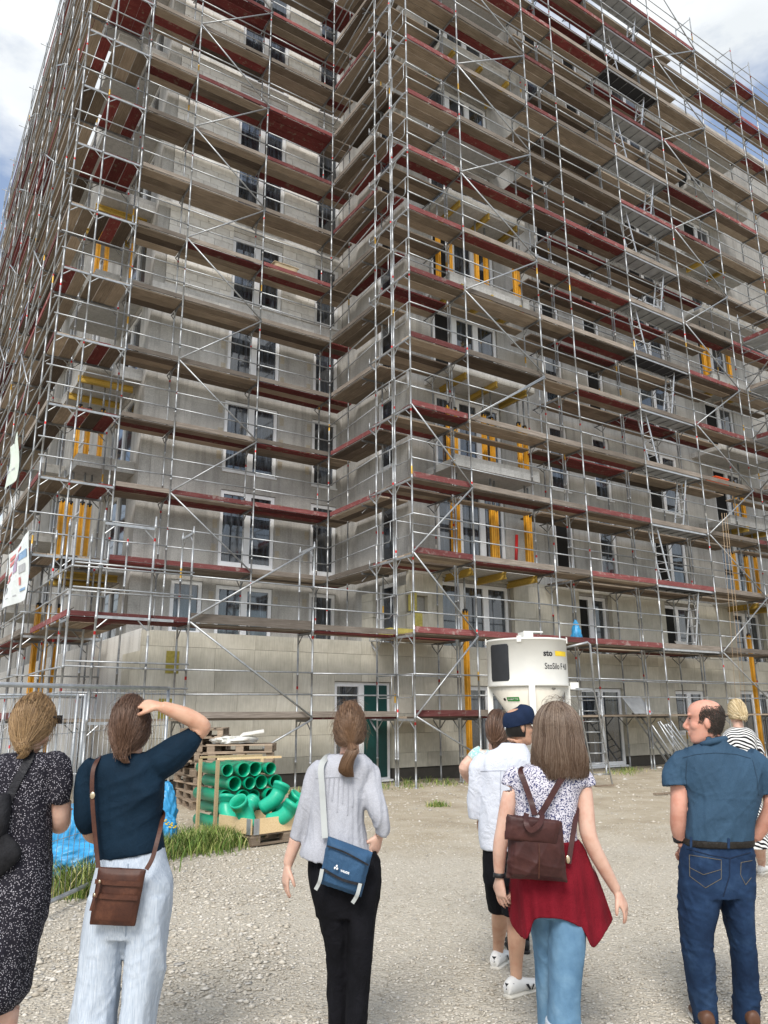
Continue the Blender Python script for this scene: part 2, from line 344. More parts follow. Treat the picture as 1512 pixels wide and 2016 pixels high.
def left_sampler(r, n):
    Y = 5.2 + 5.5 * r.random(n); X = -3.2 + 2.6 * r.random(n) - (Y - 5) * 0.1
    return np.stack([X * CA + Y * SA, -X * SA + Y * CA], 1)
stones('rubble_stones', 'coarser pale rubble beside the fence and grass', 6000, left_sampler, 0.008, 0.032, 'stone', 5)
def far_sampler(r, n):
    Y = 13 + 9 * r.random(n); X = (r.random(n) * 2 - 1) * (Y * 0.5)
    P = np.stack([X * CA + Y * SA, -X * SA + Y * CA], 1); return P[P[:, 1] < 17.0]
stones('debris_stones', 'small stones and crumbs on the sandy strip by the building', 5000, far_sampler, 0.008, 0.045, 'stone', 8)

# ------------------------------------------------------------------ building
VAW, UBW, VCW, UDW, ROOF = 21.5, 12.4, 17.6, 5.7, 29.2
ROOFA = 29.2
VG, UG0 = 17.42, 5.0                       # insulated ground floor
FH = 2.93
bld = empty('apartment_building', (12.0, 20.0, 0), 'unfinished concrete and block apartment building wrapped in scaffolding', 'building')
def wall(name, org, du, w0, w1, z0, z1, nrm, holes, mt, depth=0.3):
    """wall in the plane org + a*du, a in w0..w1; nrm points outwards; holes = (a0,a1,z0,z1)"""
    A = sorted({w0, w1, *[x for h in holes for x in h[:2] if w0 < x < w1]}); Z = sorted({z0, z1, *[x for h in holes for x in h[2:] if z0 < x < z1]})
    org, du, nrm = Vector(org), Vector(du), Vector(nrm); V = []; F = []
    def P(a, z, d=0): return org + du * a + Vector((0, 0, z)) - nrm * d
    flip = du.cross(Vector((0, 0, 1))).dot(nrm) < 0
    def quad(ps):
        i = len(V); V.extend(ps); F.append((i, i + 1, i + 2, i + 3) if not flip else (i + 3, i + 2, i + 1, i))
    for a0, a1 in zip(A, A[1:]):
        for b0, b1 in zip(Z, Z[1:]):
            ca, cz = (a0 + a1) / 2, (b0 + b1) / 2
            if any(h[0] < ca < h[1] and h[2] < cz < h[3] for h in holes): continue
            quad([P(a0, b0), P(a1, b0), P(a1, b1), P(a0, b1)])
    for a0, a1, b0, b1 in holes:
        b0 = max(b0, z0)
        quad([P(a0, b0), P(a0, b1), P(a0, b1, depth), P(a0, b0, depth)]); quad([P(a1, b1), P(a1, b0), P(a1, b0, depth), P(a1, b1, depth)])
        quad([P(a0, b1), P(a1, b1), P(a1, b1, depth), P(a0, b1, depth)]); quad([P(a1, b0), P(a0, b0), P(a0, b0, depth), P(a1, b0, depth)])
    return add(name, V, F, mt, bld)
def window(org, du, nrm, a0, a1, z0, z1, sashes=2, inset=0.05, open_dark=False, name='window', fr=0.12):
    """frame with panes; sits in a wall hole"""
    org, du, nrm = Vector(org), Vector(du), Vector(nrm)
    def P(a, z, d): return org + du * a + Vector((0, 0, z)) - nrm * d
    def bar(m, A0, A1, Z0, Z1, d0, d1):
        ps = [P(A0, Z0, d0), P(A1, Z1, d1)]; lo = Vector([min(ps[0][i], ps[1][i]) for i in range(3)]); hi = Vector([max(ps[0][i], ps[1][i]) for i in range(3)]); m.box(lo, hi)
    root = link(name, None, Matrix.Translation(P((a0 + a1) / 2, z0, 0)), bld)
    m = MB(); g = 0.012
    bar(m, a0 + g, a0 + fr, z0 + g, z1 - g, inset, inset + 0.08); bar(m, a1 - fr, a1 - g, z0 + g, z1 - g, inset, inset + 0.08)
    bar(m, a0 + fr, a1 - fr, z1 - fr, z1 - g, inset, inset + 0.08); bar(m, a0 + fr, a1 - fr, z0 + g, z0 + fr, inset, inset + 0.08)
    if sashes > 1:
        for i in range(1, sashes):
            c = a0 + (a1 - a0) * i / sashes; bar(m, c - 0.105, c + 0.105, z0 + fr, z1 - fr, inset - 0.004, inset + 0.078)
    m.obj('frame', 'white_pvc', root)
    for i in range(sashes):
        A0 = a0 + (a1 - a0) * i / sashes + (0.105 if i else fr); A1 = a0 + (a1 - a0) * (i + 1) / sashes - (0.105 if i < sashes - 1 else fr)
        p = MB(); bar(p, A0, A1, z0 + fr, z1 - fr, inset + 0.05, inset + 0.065)
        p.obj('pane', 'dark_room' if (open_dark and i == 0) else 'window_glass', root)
    s = MB(); bar(s, a0, a1, z0 - 0.04, z0 + 0.011, -0.05, 0.1); s.obj('sill', 'white_pvc', root)
    return root
X1, Y1 = (1, 0, 0), (0, 1, 0)
floors = [3.08 + FH * k for k in range(9)]; floorsA = [3.08 + FH * k for k in range(9)]
# left facade
hA = []
for k, s in enumerate(floorsA):
    hA.append((8.2, 10.02, s, s + 2.33)); hA.append((11.28, 12.24, s, s + 2.33))
hA.append((6.85, 7.8, 3.9, 5.46))
ZC = 13.95
wall('concrete_wall', (0, VAW, 0), X1, UDW, UBW, 3.4, ZC, (0, -1, 0), [h for h in hA if h[3] < ZC + .4], 'concrete')
wall('block_wall', (0, VAW + 0.03, 0), X1, UDW, UBW, ZC, ROOFA, (0, -1, 0), [(h[0], h[1], h[2], h[3]) for h in hA if h[3] > ZC], 'concrete_pale')
BW = bpy.data.objects['block_wall']
for a0, a1, z0, z1 in hA: window((0, VAW, 0), X1, (0, -1, 0), a0, a1, z0, z1, 1 if a1 - a0 < 1.2 else 2, 0.04)
# blocks: each its own piece on the upper storeys
def blocks(org_v, spans, z0, z1, holes, parent, maxn):
    bh, bl, g = 0.25, 0.50, 0.010; n = 0; rest = MB(); row = 0; z = z0
    while z + bh <= z1:
        inslab = ((z - 3.08 + 0.45) % FH) < 0.30
        if not inslab:
            for a0, a1 in spans:
                a = a0 - (0.25 if row % 2 else 0)
                while a < a1:
                    b0, b1 = max(a, a0), min(a + bl, a1)
                    if b1 - b0 > 0.06 and not any(h[0] - .01 < (b0 + b1) / 2 < h[1] + .01 and h[2] < z + bh / 2 < h[3] for h in holes):
                        off = random.uniform(-.004, .004)
                        lo = (b0 + g / 2, org_v - 0.03 + off, z + g / 2); hi = (b1 - g / 2, org_v + 0.02 + off, z + bh - g / 2)
                        if n < maxn: box('block', 'sand_lime_block', lo, hi, parent); n += 1
                        else: rest.box(lo, hi)
                    a += bl
        row += 1; z += bh
    if rest.V: o = rest.obj('block_rows', 'sand_lime_block', parent); o['kind'] = 'stuff'
blocks(VAW, [(6.05, 8.2), (10.02, 11.28)], ZC + 0.05, ROOFA, hA, BW, 300)
# return wall and right facade
hB = [(18.25, 19.2, s, s + 2.33) for s in floors]
wall('return_wall', (UBW, 0, 0), Y1, VCW, VAW, 3.4, ROOF, (-1, 0, 0), hB, 'concrete')
for a0, a1, z0, z1 in hB: window((UBW, 0, 0), Y1, (-1, 0, 0), a0, a1, z0, z1, 1, 0.04)
hC = []
for k, s in enumerate(floors):
    hC += [(13.46, 16.15, s - 0.02, s + 2.36), (27.5, 29.5, s - 0.02, s + 2.36), (23.4, 25.25, s, s + 2.36)]
    hC += [(19.05, 20.56, s, s + 2.36)] if k == 0 else [(18.3, 19.2, s, s + 2.36), (20.45, 21.35, s, s + 2.36)]
wall('facade_wall', (0, VCW, 0), X1, UBW, 36, 3.4, ROOF, (0, -1, 0), hC, 'concrete')
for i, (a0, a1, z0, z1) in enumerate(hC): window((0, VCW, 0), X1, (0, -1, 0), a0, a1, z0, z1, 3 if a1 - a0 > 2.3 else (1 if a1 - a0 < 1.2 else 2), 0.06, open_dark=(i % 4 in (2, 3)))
# end facade (left)
hD = []
for s in floors: hD += [(22.6, 25.0, s - .02, s + 2.34), (28.5, 30.3, s, s + 2.3), (33.5, 35.5, s, s + 2.3), (38.5, 40.4, s, s + 2.3)]
wall('end_wall', (UDW, 0, 0), Y1, VAW, 52, 3.4, ROOFA, (-1, 0, 0), hD, 'concrete')
for a0, a1, z0, z1 in hD: window((UDW, 0, 0), Y1, (-1, 0, 0), a0, a1, z0, z1, 2, 0.05)
box('roof', 'concrete', (UDW + .02, VAW + .3, ROOF - .25), (36, 52, ROOF), bld)
box('roof', 'concrete', (UBW + .02, VCW + .3, ROOF - .25), (36, VAW + .29, ROOF - .004), bld)
box('terrace_slab', 'concrete', (UG0 + .1, VG + .1, 3.2), (UBW + .2, VAW + .2, 3.42), bld)
# interior core so that no daylight shows through
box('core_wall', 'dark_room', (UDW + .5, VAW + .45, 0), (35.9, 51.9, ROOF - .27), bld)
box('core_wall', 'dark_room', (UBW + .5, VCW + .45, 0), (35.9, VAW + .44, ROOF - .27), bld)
# concrete corner columns and slab bands on the upper left
for k in range(4, 9):
    z = 3.08 + FH * k - 0.42
    box('slab_band', 'concrete_pale', (UDW - .02, VAW - .022, z), (UBW - .01, VAW + .1, z + .24), bld)
box('corner_column', 'concrete', (UDW - .015, VAW - .018, 3.5), (UDW + .33, VAW + .3, ROOFA), bld)
# balconies
def balcony(u0, u1, v0, v1, z, nrm):
    b = link('balcony', None, Matrix.Translation(((u0 + u1) / 2, (v0 + v1) / 2, z)), bld)
    m = MB(); m.box((u0, v0, z), (u1, v1, z + .22)); m.obj('slab', 'soffit', b)
    m = MB()
    if nrm == 'C': m.box((u0, v0 - .003, z + .2201), (u1, v0 + .12, z + .34))
    else: m.box((u0 - .003, v0, z + .2201), (u0 + .12, v1, z + .36)); m.box((u0 + .121, v0 - .003, z + .2203), (u1, v0 + .1, z + .36))
    m.obj('upstand', 'concrete', b)
for k in range(0, 8):
    z = 5.58 + FH * k
    balcony(13.08, 16.4, 16.26, VCW - .004, z, 'C'); balcony(26.2, 30.4, 16.26, VCW - .004, z, 'C')
    balcony(4.1, UDW - .004, 21.95, 25.6, z, 'D'); balcony(4.1, UDW - .004, 33.0, 36.6, z, 'D')
# shallow side wall of the loggias
# insulation boards
def boards(org, du, nrm, a0, a1, z0, z1, holes, th, rows=None, name='insulation_board', miss=0.0, zoff=0.13):
    org, du, nrm = Vector(org), Vector(du), Vector(nrm); row = 0; z = z0 - zoff; bh, bl, g = 0.5, 1.0, 0.006
    while z < z1 - .02:
        b0, b1 = max(z, z0), min(z + bh, z1); a = a0 - random.choice([.5, .3, .7]) * (1 if row % 2 else 0.4)
        while a < a1:
            rects = [(max(a, a0), min(a + bl, a1), b0, b1)]
            for h in holes:
                out = []
                for r in rects:
                    if r[1] <= h[0] or r[0] >= h[1] or r[3] <= h[2] or r[2] >= h[3]: out.append(r); continue
                    if r[0] < h[0]: out.append((r[0], h[0], r[2], r[3]))
                    if r[1] > h[1]: out.append((h[1], r[1], r[2], r[3]))
                    m0, m1 = max(r[0], h[0]), min(r[1], h[1])
                    if r[2] < h[2]: out.append((m0, m1, r[2], h[2]))
                    if r[3] > h[3]: out.append((m0, m1, h[3], r[3]))
                rects = out
            for r in rects:
                if r[1] - r[0] < .05 or r[3] - r[2] < .05 or random.random() < miss: continue
                off = random.uniform(-.005, .005); p = org + du * (r[0] + g / 2) + Vector((0, 0, r[2] + g / 2)) - nrm * th; q = org + du * (r[1] - g / 2) + Vector((0, 0, r[3] - g / 2)) + nrm * off
                box(name, 'insulation', (min(p.x, q.x), min(p.y, q.y), p.z), (max(p.x, q.x), max(p.y, q.y), q.z), bld)
            a += bl
        z += bh; row += 1
gh = [(9.92, 11.66, -1, 2.5), (18.85, 20.8, -1, 2.45), (23.5, 25.2, .95, 2.42), (27.3, 29.3, -1, 2.45), (14.2, 16.0, .2, 2.45)]
boards((0, VG, 0), X1, (0, -1, 0), UG0, 31.0, .33, 3.55, gh, .16)
boards((UG0, 0, 0), Y1, (-1, 0, 0), VG + .165, 19.0, .33, 3.1, [], .16)
boards((0, VG, 0), X1, (0, -1, 0), UBW - .12, 31.0, 3.556, 5.62, [(h[0] - .02, h[1] + .02, h[2], h[3] + .02) for h in hC if h[2] < 4] + [(20.62, 21.05, 3.1, 3.47), (12.25, 12.9, 4.4, 4.9), (25.3, 25.7, 3.56, 3.9)], .16, zoff=.05)
boards((UBW - .15, 0, 0), Y1, (-1, 0, 0), VG + .17, 19.9, 3.556, 5.2, [(18.2, 19.25, 3, 6)], .14, zoff=.1)
wall('ground_floor_wall', (0, VG + .17, 0), X1, UG0, 36, -.1, 3.4, (0, -1, 0), gh, 'concrete')
wall('podium_side_wall', (UG0 + .01, 0, 0), Y1, VG + .17, 52, -.1, 3.6, (-1, 0, 0), [], 'concrete_pale')
mat('plinth_grey', (0.075, 0.068, 0.058), .95)
box('plinth', 'plinth_grey', (UG0 + .05, VG + .05, -.1), (9.9, VG + .168, .31), bld); box('plinth', 'plinth_grey', (11.7, VG + .05, -.1), (18.8, VG + .168, .31), bld); box('plinth', 'plinth_grey', (20.85, VG + .05, -.1), (31, VG + .168, .31), bld)
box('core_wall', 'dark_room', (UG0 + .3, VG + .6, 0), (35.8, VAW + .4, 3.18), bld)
for a0, a1, z0, z1 in gh: window((0, VG, 0), X1, (0, -1, 0), a0, a1, max(z0, .06), z1, 2 if a1 - a0 > 1.2 else 1, 0.1, name='door' if z0 < 0 else 'window')
# green door leaf seen in the left entrance
box('door_leaf', mat('green_door', (0.004, 0.05, 0.045), 0.4), (10.85, VG + .075, .12), (11.55, VG + .098, 2.42), bld)

# ridges of adhesive combed on beside the windows
mat('adhesive', (0.44, 0.36, 0.23), .95)
for k in range(0, 4):
    s0 = 3.08 + FH * k
    for u0 in (7.98, 10.06, 11.06):
        for j in range(3):
            zc = s0 + .35 + j * .75
            if zc < 3.6: continue
            m = MB(); jit = random.uniform(-.03, .03)
            for q in range(8): m.box((u0 + jit, VAW - .007, zc + q * .034), (u0 + .15 + jit, VAW + .01, zc + q * .034 + .012))
            o = m.obj('adhesive_ridges', 'adhesive', bld); o['kind'] = 'stuff'
# ------------------------------------------------------------------ scaffolds
CAMV = Vector((0, 0, EYE))
class Scaf:
    def __init__(s, name, loc, label):
        s.root = empty(name, loc, label, 'scaffold', 'facade scaffolds'); s.it = {}
    def a(s, part, me, M, size): s.it.setdefault(part, []).append((size / max(1.0, (M.translation - CAMV).length), me, M))
    def std(s, u, v, z0, z1, mt='galv_steel'):
        k = ('std', round(z1 - z0, 2), mt)
        if k not in _mc:
            L = z1 - z0; n = 8; V = []; F = []; prof = [(0, .06), (.012, .06), (.0125, .0245)]
            z = 1.62
            while z < L - .1: prof += [(z - .06, .0245), (z - .055, .031), (z + .02, .031), (z + .025, .0245)]; z += 2.0
            z = 2.12
            for q in np.arange(.62, L - .3, 1.0): prof += [(q - .026, .0246), (q - .025, .030), (q + .025, .030), (q + .026, .0246)] if abs((q - 1.62) % 2.0) > .2 else []
            prof.sort()
            prof += [(L - .06, .0245), (L - .055, .017), (L, .017)]
            for zz, r in prof: V += [(r * math.cos(2 * math.pi * i / n), r * math.sin(2 * math.pi * i / n), zz) for i in range(n)]
            for j in range(len(prof) - 1):
                for i in range(n): F.append((j * n + i, j * n + (i + 1) % n, (j + 1) * n + (i + 1) % n, (j + 1) * n + i))
            F.append(tuple(range((len(prof) - 1) * n, len(prof) * n))); _mc[k] = mesh('standard', V, F, mt, True)
        s.a('standard', _mc[k], Matrix.Translation((u, v, z0)) @ Matrix.Rotation(random.uniform(-.0025, .0025), 4, 'Y'), 40 + z1 - z0)
    def tube(s, part, p, q, r=.0215, mt='galv_tube'):
        L = (Vector(q) - Vector(p)).length; s.a(part, cyl_mesh(L, r, mt, 7), Mbeam(p, q), L)
    def rails(s, p, q, z, hs=(.5, 1.0)):
        for h in hs:
            j = random.uniform(-.015, .015); s.tube('guard_rail', (p[0], p[1], z + h + j), (q[0], q[1], z + h - j), .019)
    def transom(s, p, q, z, gus=True, pale=False):
        """U section between two standards with its two corner gussets, one welded piece"""
        P, Q = Vector((*p, z)), Vector((*q, z)); L = (Q - P).length; k = ('tr', round(L, 2), gus, pale)
        if k not in _mc:
            m = MB(); m.box((-.02, -.055, .02), (.02, .0, L - .02))
            if gus:
                g = min(.26, L * .33)
                for a, b in ((.02, g), (L - .02, L - g)):
                    m.tube((0, -g, a), (0, -.03, b), .014, 6)
            _mc[k] = mesh('transom', m.V, m.F, 'galv_tube' if pale else 'dark_steel')
        d = (Q - P).normalized(); y = Vector((0, 0, 1)); x = y.cross(d); M = Matrix((x, y, d)).transposed().to_4x4(); M.translation = P
        s.a('transom', _mc[k], M, L)
    def plank(s, axis, a0, a1, c, z, mt, w=.315, part='deck_plank', th=.045, sag=True):
        L = a1 - a0 - .015; me = box_mesh((L, w, th), mt); mid = (a0 + a1) / 2
        M = Matrix.Translation((mid, c, z - th / 2) if axis == 'u' else (c, mid, z - th / 2))
        if axis == 'v': M = M @ Matrix.Rotation(math.pi / 2, 4, 'Z')
        if sag: M = M @ Matrix.Rotation(random.uniform(-.012, .012), 4, 'X') @ Matrix.Translation((random.uniform(-.02, .02), random.uniform(-.005, .005), random.uniform(-.008, .006)))
        s.a(part, me, M, L)
    def deck(s, axis, a0, a1, c0, n, z, red=0.25, w=.325):
        for i in range(n): s.plank(axis, a0, a1, c0 + w * (i + .5), z, 'plank_red' if random.random() < red else random.choice(['plank_wood', 'plank_wood', 'plank_tan', 'plank_dark']), w - .022)
    def toe(s, axis, a0, a1, c, z, red, h=.15):
        L = a1 - a0 - .06; me = box_mesh((L, .028, h), 'toe_red' if red else 'toe_grey'); mid = (a0 + a1) / 2
        M = Matrix.Translation((mid, c, z + h / 2 + .002) if axis == 'u' else (c, mid, z + h / 2 + .002))
        if axis == 'v': M = M @ Matrix.Rotation(math.pi / 2, 4, 'Z')
        M = M @ Matrix.Rotation(random.uniform(-.03, .03), 4, 'X') @ Matrix.Rotation(random.uniform(-.003, .003), 4, 'Y')
        s.a('toe_board', me, M, L)
    def diag(s, p, q): s.tube('diagonal_brace', p, q, .0235)
    def hoop(s, pts, part='end_rail'):
        m = MB(); m.path(pts, .013, 6); c = Vector(np.mean(m.V, axis=0)); me = mesh(part, [Vector(v) - c for v in m.V], m.F, 'galv_tube', True)
        s.a(part, me, Matrix.Translation(c), .8)
    def finish(s):
        for part, L in s.it.items():
            L.sort(key=lambda x: -x[0])
            for _, me, M in L[:296]: link(part, me, M, s.root)
            if len(L) > 296:
                V = []; F = []; MI = []; mts = []; o = 0
                for _, me, M in L[296:]:
                    n = len(me.vertices); co = np.empty(n * 3); me.vertices.foreach_get('co', co); A = np.array(M)
                    V.append(co.reshape(-1, 3) @ A[:3, :3].T + A[:3, 3])
                    mm = me.materials[0]
                    if mm not in mts: mts.append(mm)
                    for p in me.polygons: F.append(tuple(i + o for i in p.vertices)); MI.append(mts.index(mm))
                    o += n
                me = bpy.data.meshes.new(part); me.from_pydata(np.concatenate(V).tolist(), [], F)
                for mm in mts: me.materials.append(mm)
                me.polygons.foreach_set('material_index', MI); me.update()
                ob = link(part + '_rest', me, None, s.root); ob['kind'] = 'stuff'
ladders = []
def ladder(p, q, w, label, mt='alu', step=.28, side=None, group=None):
    """p,q = centre of foot and head"""
    p, q = Vector(p), Vector(q); d = (q - p); L = d.length; d.normalize()
    sx = Vector(side) if side is not None else Vector((0, 0, 1)).cross(d).normalized()
    r = empty('ladder', p, label, 'ladder', group)
    for s_ in (-1, 1): obox('rail', mt, p + sx * s_ * w / 2, q + sx * s_ * w / 2, .025, .06, r, up=d.cross(sx))
    k = step
    while k < L - .1:
        c = p + d * k; tube('rung', mt, c - sx * (w / 2), c + sx * (w / 2), .014, r, 6); k += step
    return r

# --- right facade
C_us = [UC + x for x in (0, 2, 5, 6.5, 9.5, 12.5, 15.5, 18.5, 20.0, 23.0)]
V0, V1, V2, V3, V4 = VC, VC + .73, VC + .84, VC + 1.66, VC + 2.02
redC = {(0, k) for k in range(1, 13)} | {(1, 2), (2, 2), (3, 2), (2, 9), (2, 11), (2, 12), (3, 4), (3, 3), (5, 7), (5, 6), (5, 10), (5, 12), (3, 9), (4, 10), (4, 12), (4, 14), (6, 4), (6, 11), (1, 13), (4, 3), (2, 13), (3, 14), (6, 8), (1, 15)}
C = Scaf('facade_scaffold', (20, VC, 0), 'tall galvanised scaffold with wooden decks across the right facade')
def ctop(i): return LV(16) + 1.2 if i <= 5 else LV(15) + 1.85
for i, u in enumerate(C_us):
    C.std(u, V0, .0, ctop(i)); C.std(u, V1, .0, ctop(i))
    if i in (0, 1, 3, 4, 5, 8, 9): C.std(u, V2, .0, LV(15) + 1.0)
    if i in (0, 1, 3, 4, 5): C.std(u, V3, .0, LV(15) + 1.0)
    for k in range(1, 17 if i <= 5 else 16):
        C.transom((u, V0), (u, V1), LV(k) - .047, True, pale=(i == 0))
        if k < 16 and i in (0, 1, 3, 4, 5): C.transom((u, V2), (u, V3), LV(k) - .047, True, pale=(i == 0)); C.tube('bracket', (u, V3, LV(k) - .07), (u, V4, LV(k) - .07), .02, 'dark_steel'); C.tube('bracket', (u, V3, LV(k) - .38), (u, V4 - .05, LV(k) - .09), .014, 'dark_steel')
for i in range(len(C_us) - 1):
    a0, a1 = C_us[i], C_us[i + 1]
    for k in range(1, 17 if i <= 4 else 16):
        z = LV(k)
        if i == 4 and k >= 2:                                   # ladder bay: aluminium hatch decks
            dark = k in (13, 7, 3)
            C.plank('u', a0, a1, V0 + .36, z, 'black_ply' if dark else 'alu_deck', .60, 'hatch_deck', .03, False)
            for c in (V0 + .055, V0 + .665): C.plank('u', a0, a1, c, z + .01, 'alu', .03, 'deck_edge', .075, False)
            for x in np.linspace(a0 + .3, a1 - .3, 6): C.tube('deck_rib', (x, V0 + .07, z - .045), (x, V0 + .65, z - .045), .012, 'dark_steel')
        else: C.deck('u', a0, a1, V0 + .04, 2, z, .17)
        if not (k == 1 and i > 1): C.toe('u', a0, a1, V0 + .02, z, (i, k) in redC or (k > 12 and random.random() < .3))
        C.rails((a0, V0 - .03), (a1, V0 - .03), z)
        if i in (0, 3, 4) or (i == 2 and k < 16) or (i == 5 and k < 99):
            b0 = 16.5 if i == 2 else a0; b1 = 26.1 if i == 5 else a1
            if i == 2 and k % 3 == 0: continue
            if k < 16: C.deck('u', b0, b1, V2 + .02, 3 if i != 5 else 2, z, .2)
        if i in (1, 6) and k in (4, 7, 5): C.plank('u', a0, a1, V1 + .2, z - .1, 'plank_wood')
        if i not in (1, 6, 7) and k < 16 and k % 2: C.tube('guard_rail', (a0, V2, z + 1.0), (a1, V2, z + 1.0), .019)
for k in range(5, 16, 2):
    C.diag((C_us[1], V0 - .06, LV(k)), (C_us[2], V0 - .06, LV(k + 1) - .05)); C.diag((C_us[1], V0 - .06, LV(k) - .06), (C_us[2], V0 - .06, LV(k - 1) + .05)) if k > 5 else None
for a, b in ((5, 4), (3, 4), (3, 2), (1, 2)): C.diag((C_us[0], V0 - .06, LV(a) - .02 * (a - b)), (C_us[1], V0 - .06, LV(b)))
C.diag((C_us[0], V0 - .06, LV(1)), (C_us[1], V0 - .06, .62))
C.diag((C_us[1], V0 - .06, LV(5)), (C_us[2], V0 - .06, LV(6)))
for k in range(2, 16, 2):
    C.diag((C_us[5], V0 - .06, LV(k)), (C_us[6], V0 - .06, LV(k + 1))); C.diag((C_us[5], V0 - .06, LV(k) - .05), (C_us[6], V0 - .06, LV(k - 1)))
C.diag((C_us[6], V0 - .06, LV(15)), (C_us[5], V0 - .06, LV(16) + .6))
for k in range(1, 16):                                         # closed end at the corner
    z = LV(k); u = UC
    C.tube('end_rail', (u, V0, z + 1.0), (u, V1, z + 1.0), .017); C.hoop([(u - .02, V0 + .05, z + 1.0), (u - .02, V0 + .05, z + .5), (u - .02, V0 + .1, z + .45), (u - .02, V1 - .12, z + .45), (u - .02, V1 - .06, z + .5), (u - .02, V1 - .06, z + 1.0)])
    C.tube('end_rail', (u, V2, z + 1.0), (u, V3, z + 1.0), .017); C.hoop([(u - .02, V2 + .12, z + 1.0), (u - .02, V2 + .12, z + .5), (u - .02, V2 + .17, z + .45), (u - .02, V3 - .12, z + .45), (u - .02, V3 - .07, z + .5), (u - .02, V3 - .07, z + 1.0)])
    C.tube('bracket', (u, V3, z - .07), (u, V4 + .02, z - .07), .022); C.tube('bracket', (u, V3, z - .40), (u, V4, z - .09), .014)
    C.tube('bracket', (u, V4, z - .1), (u, V4, z + .12), .015)
for i in range(6, 9):                                          # frames above the top deck
    C.tube('top_bar', (C_us[i], V0, LV(15) + 1.75), (C_us[i], V1, LV(15) + 1.75), .019)
C.finish()
LW = ['lowest', 'second', 'third', 'fourth', 'fifth', 'sixth', 'seventh', 'eighth', 'ninth', 'tenth', 'eleventh', 'twelfth', 'topmost']
for k in range(2, 15):
    z = LV(k); a, b = (C_us[4] + .55, C_us[4] + 1.05) if k % 2 else (C_us[5] - .55, C_us[5] - 1.05)
    ladder((b, V0 + .42, z), (a, V0 + .42, z + 2.05), .34, '%s aluminium ladder from the ground in the ladder bay of the right scaffold' % LW[k - 2], 'alu', .28, (0, 1, 0), 'ladders in the scaffold bay')

# --- left facade
A_us = [UA - 1.5, UA, UA + 2.5, UA + 5.0, UA + 5.85]
redA = {(1, 4), (2, 4), (1, 3), (2, 8), (2, 10), (1, 11), (2, 11), (0, 3), (2, 13), (1, 13)}
A = Scaf('courtyard_scaffold', (9, VA, 3.4), 'galvanised scaffold with wooden decks on the recessed left facade')
W0, W1 = VA, VA + .73
for i, u in enumerate(A_us[:4]):
    A.std(u, W0, 3.42 if i else 0, LV(15) + 1.2); A.std(u, W1, 3.42 if i else 0, LV(15) + 1.2)
    for k in range(3, 16):
        A.transom((u, W0), (u, W1), LV(k) - .047); A.tube('bracket', (u, W1, LV(k) - .07), (u, W1 + .32, LV(k) - .07), .02, 'dark_steel'); A.tube('bracket', (u, W1, LV(k) - .36), (u, W1 + .3, LV(k) - .09), .014, 'dark_steel')
for i in range(4):
    a0, a1 = A_us[i], A_us[i + 1]
    for k in range(3, 16):
        z = LV(k); A.deck('u', a0, a1, W0 + .04, 3, z, .2 if (i, k) not in redA else .6)
        if i < 3: A.toe('u', a0, a1, W0 + .02, z, (i, k) in redA, .13); A.rails((a0, W0 - .03), (a1, W0 - .03), z)
for k in range(4, 16):
    if k % 2 == 0:
        A.diag((A_us[1], W0 - .06, LV(k)), (A_us[2], W0 - .06, LV(k - 1))); A.diag((A_us[1], W0 - .06, LV(k) + .05), (A_us[2], W0 - .06, LV(k + 1) - .03))
A.finish()
# --- return (between the two facades)
B = Scaf('return_scaffold', (11.3, 19, 3.4), 'short scaffold in the inner corner between left and right facades')
ui = A_us[3]
for k in range(3, 16):
    z = LV(k); B.deck('v', V4 - .05, W0 - .02, ui + .04, 3, z, .22); B.toe('v', V4, W0 - .06, ui + .02, z, k in (4, 5, 9, 12), .13)
    B.rails((UC, V3 + .05), (ui, W0 - .03), z)
    B.transom((ui, 18.4), (ui + .95, 18.4), z - .047)
B.std(ui + .74, W0 + .05, 3.42, LV(15) + 1.0); B.std(ui + .74, 18.4, 3.42, LV(15) + 1); B.finish()
# --- end facade (left)
Dd = Scaf('end_scaffold', (3, 30, 0), 'long galvanised scaffold along the far left end facade')
UGo, UFi = 2.95, 3.66
D_vs = [20.36, 21.86, 24.36, 26.86, 29.36, 32.36, 35.36, 38.36, 41.36, 44.36]
for i, v in enumerate(D_vs):
    Dd.std(UGo, v, 0, LV(15) + 1.9); Dd.std(UFi, v, 0, LV(15) + 1.9)
    if i < 2: Dd.std(A_us[0], v + (.02 if i == 0 else 0), 0, LV(15) + 1.2) if i else None
    for k in range(1, 16):
        Dd.transom((UGo, v), (UFi, v), LV(k) - .047, True, pale=(i == 0))
        if i < 2: Dd.transom((UFi, v), (A_us[0], v), LV(k) - .047, True, pale=(i == 0))
for i in range(len(D_vs) - 1):
    v0, v1 = D_vs[i], D_vs[i + 1]
    for k in range(1, 16):
        z = LV(k); Dd.deck('v', v0, v1, UGo + .03, 2, z, .2)
        if i == 0: Dd.deck('v', v0, v1, UFi + .04, 3, z, .35, .345)
        Dd.toe('v', v0, v1, UGo + .02, z, random.random() < .45); Dd.rails((UGo - .03, v0), (UGo - .03, v1), z)
        if i >= 2: Dd.tube('guard_rail', (UFi, v0, z + 1), (UFi, v1, z + 1), .019)
for k in range(1, 16):
    z = LV(k)
    Dd.tube('end_rail', (UGo - .15, D_vs[0] - .04, z + 1.0), (A_us[0], D_vs[0] - .04, z + 1.0), .019); Dd.tube('end_rail', (UGo - .1, D_vs[0] - .04, z + .5), (A_us[0], D_vs[0] - .04, z + .5), .019)
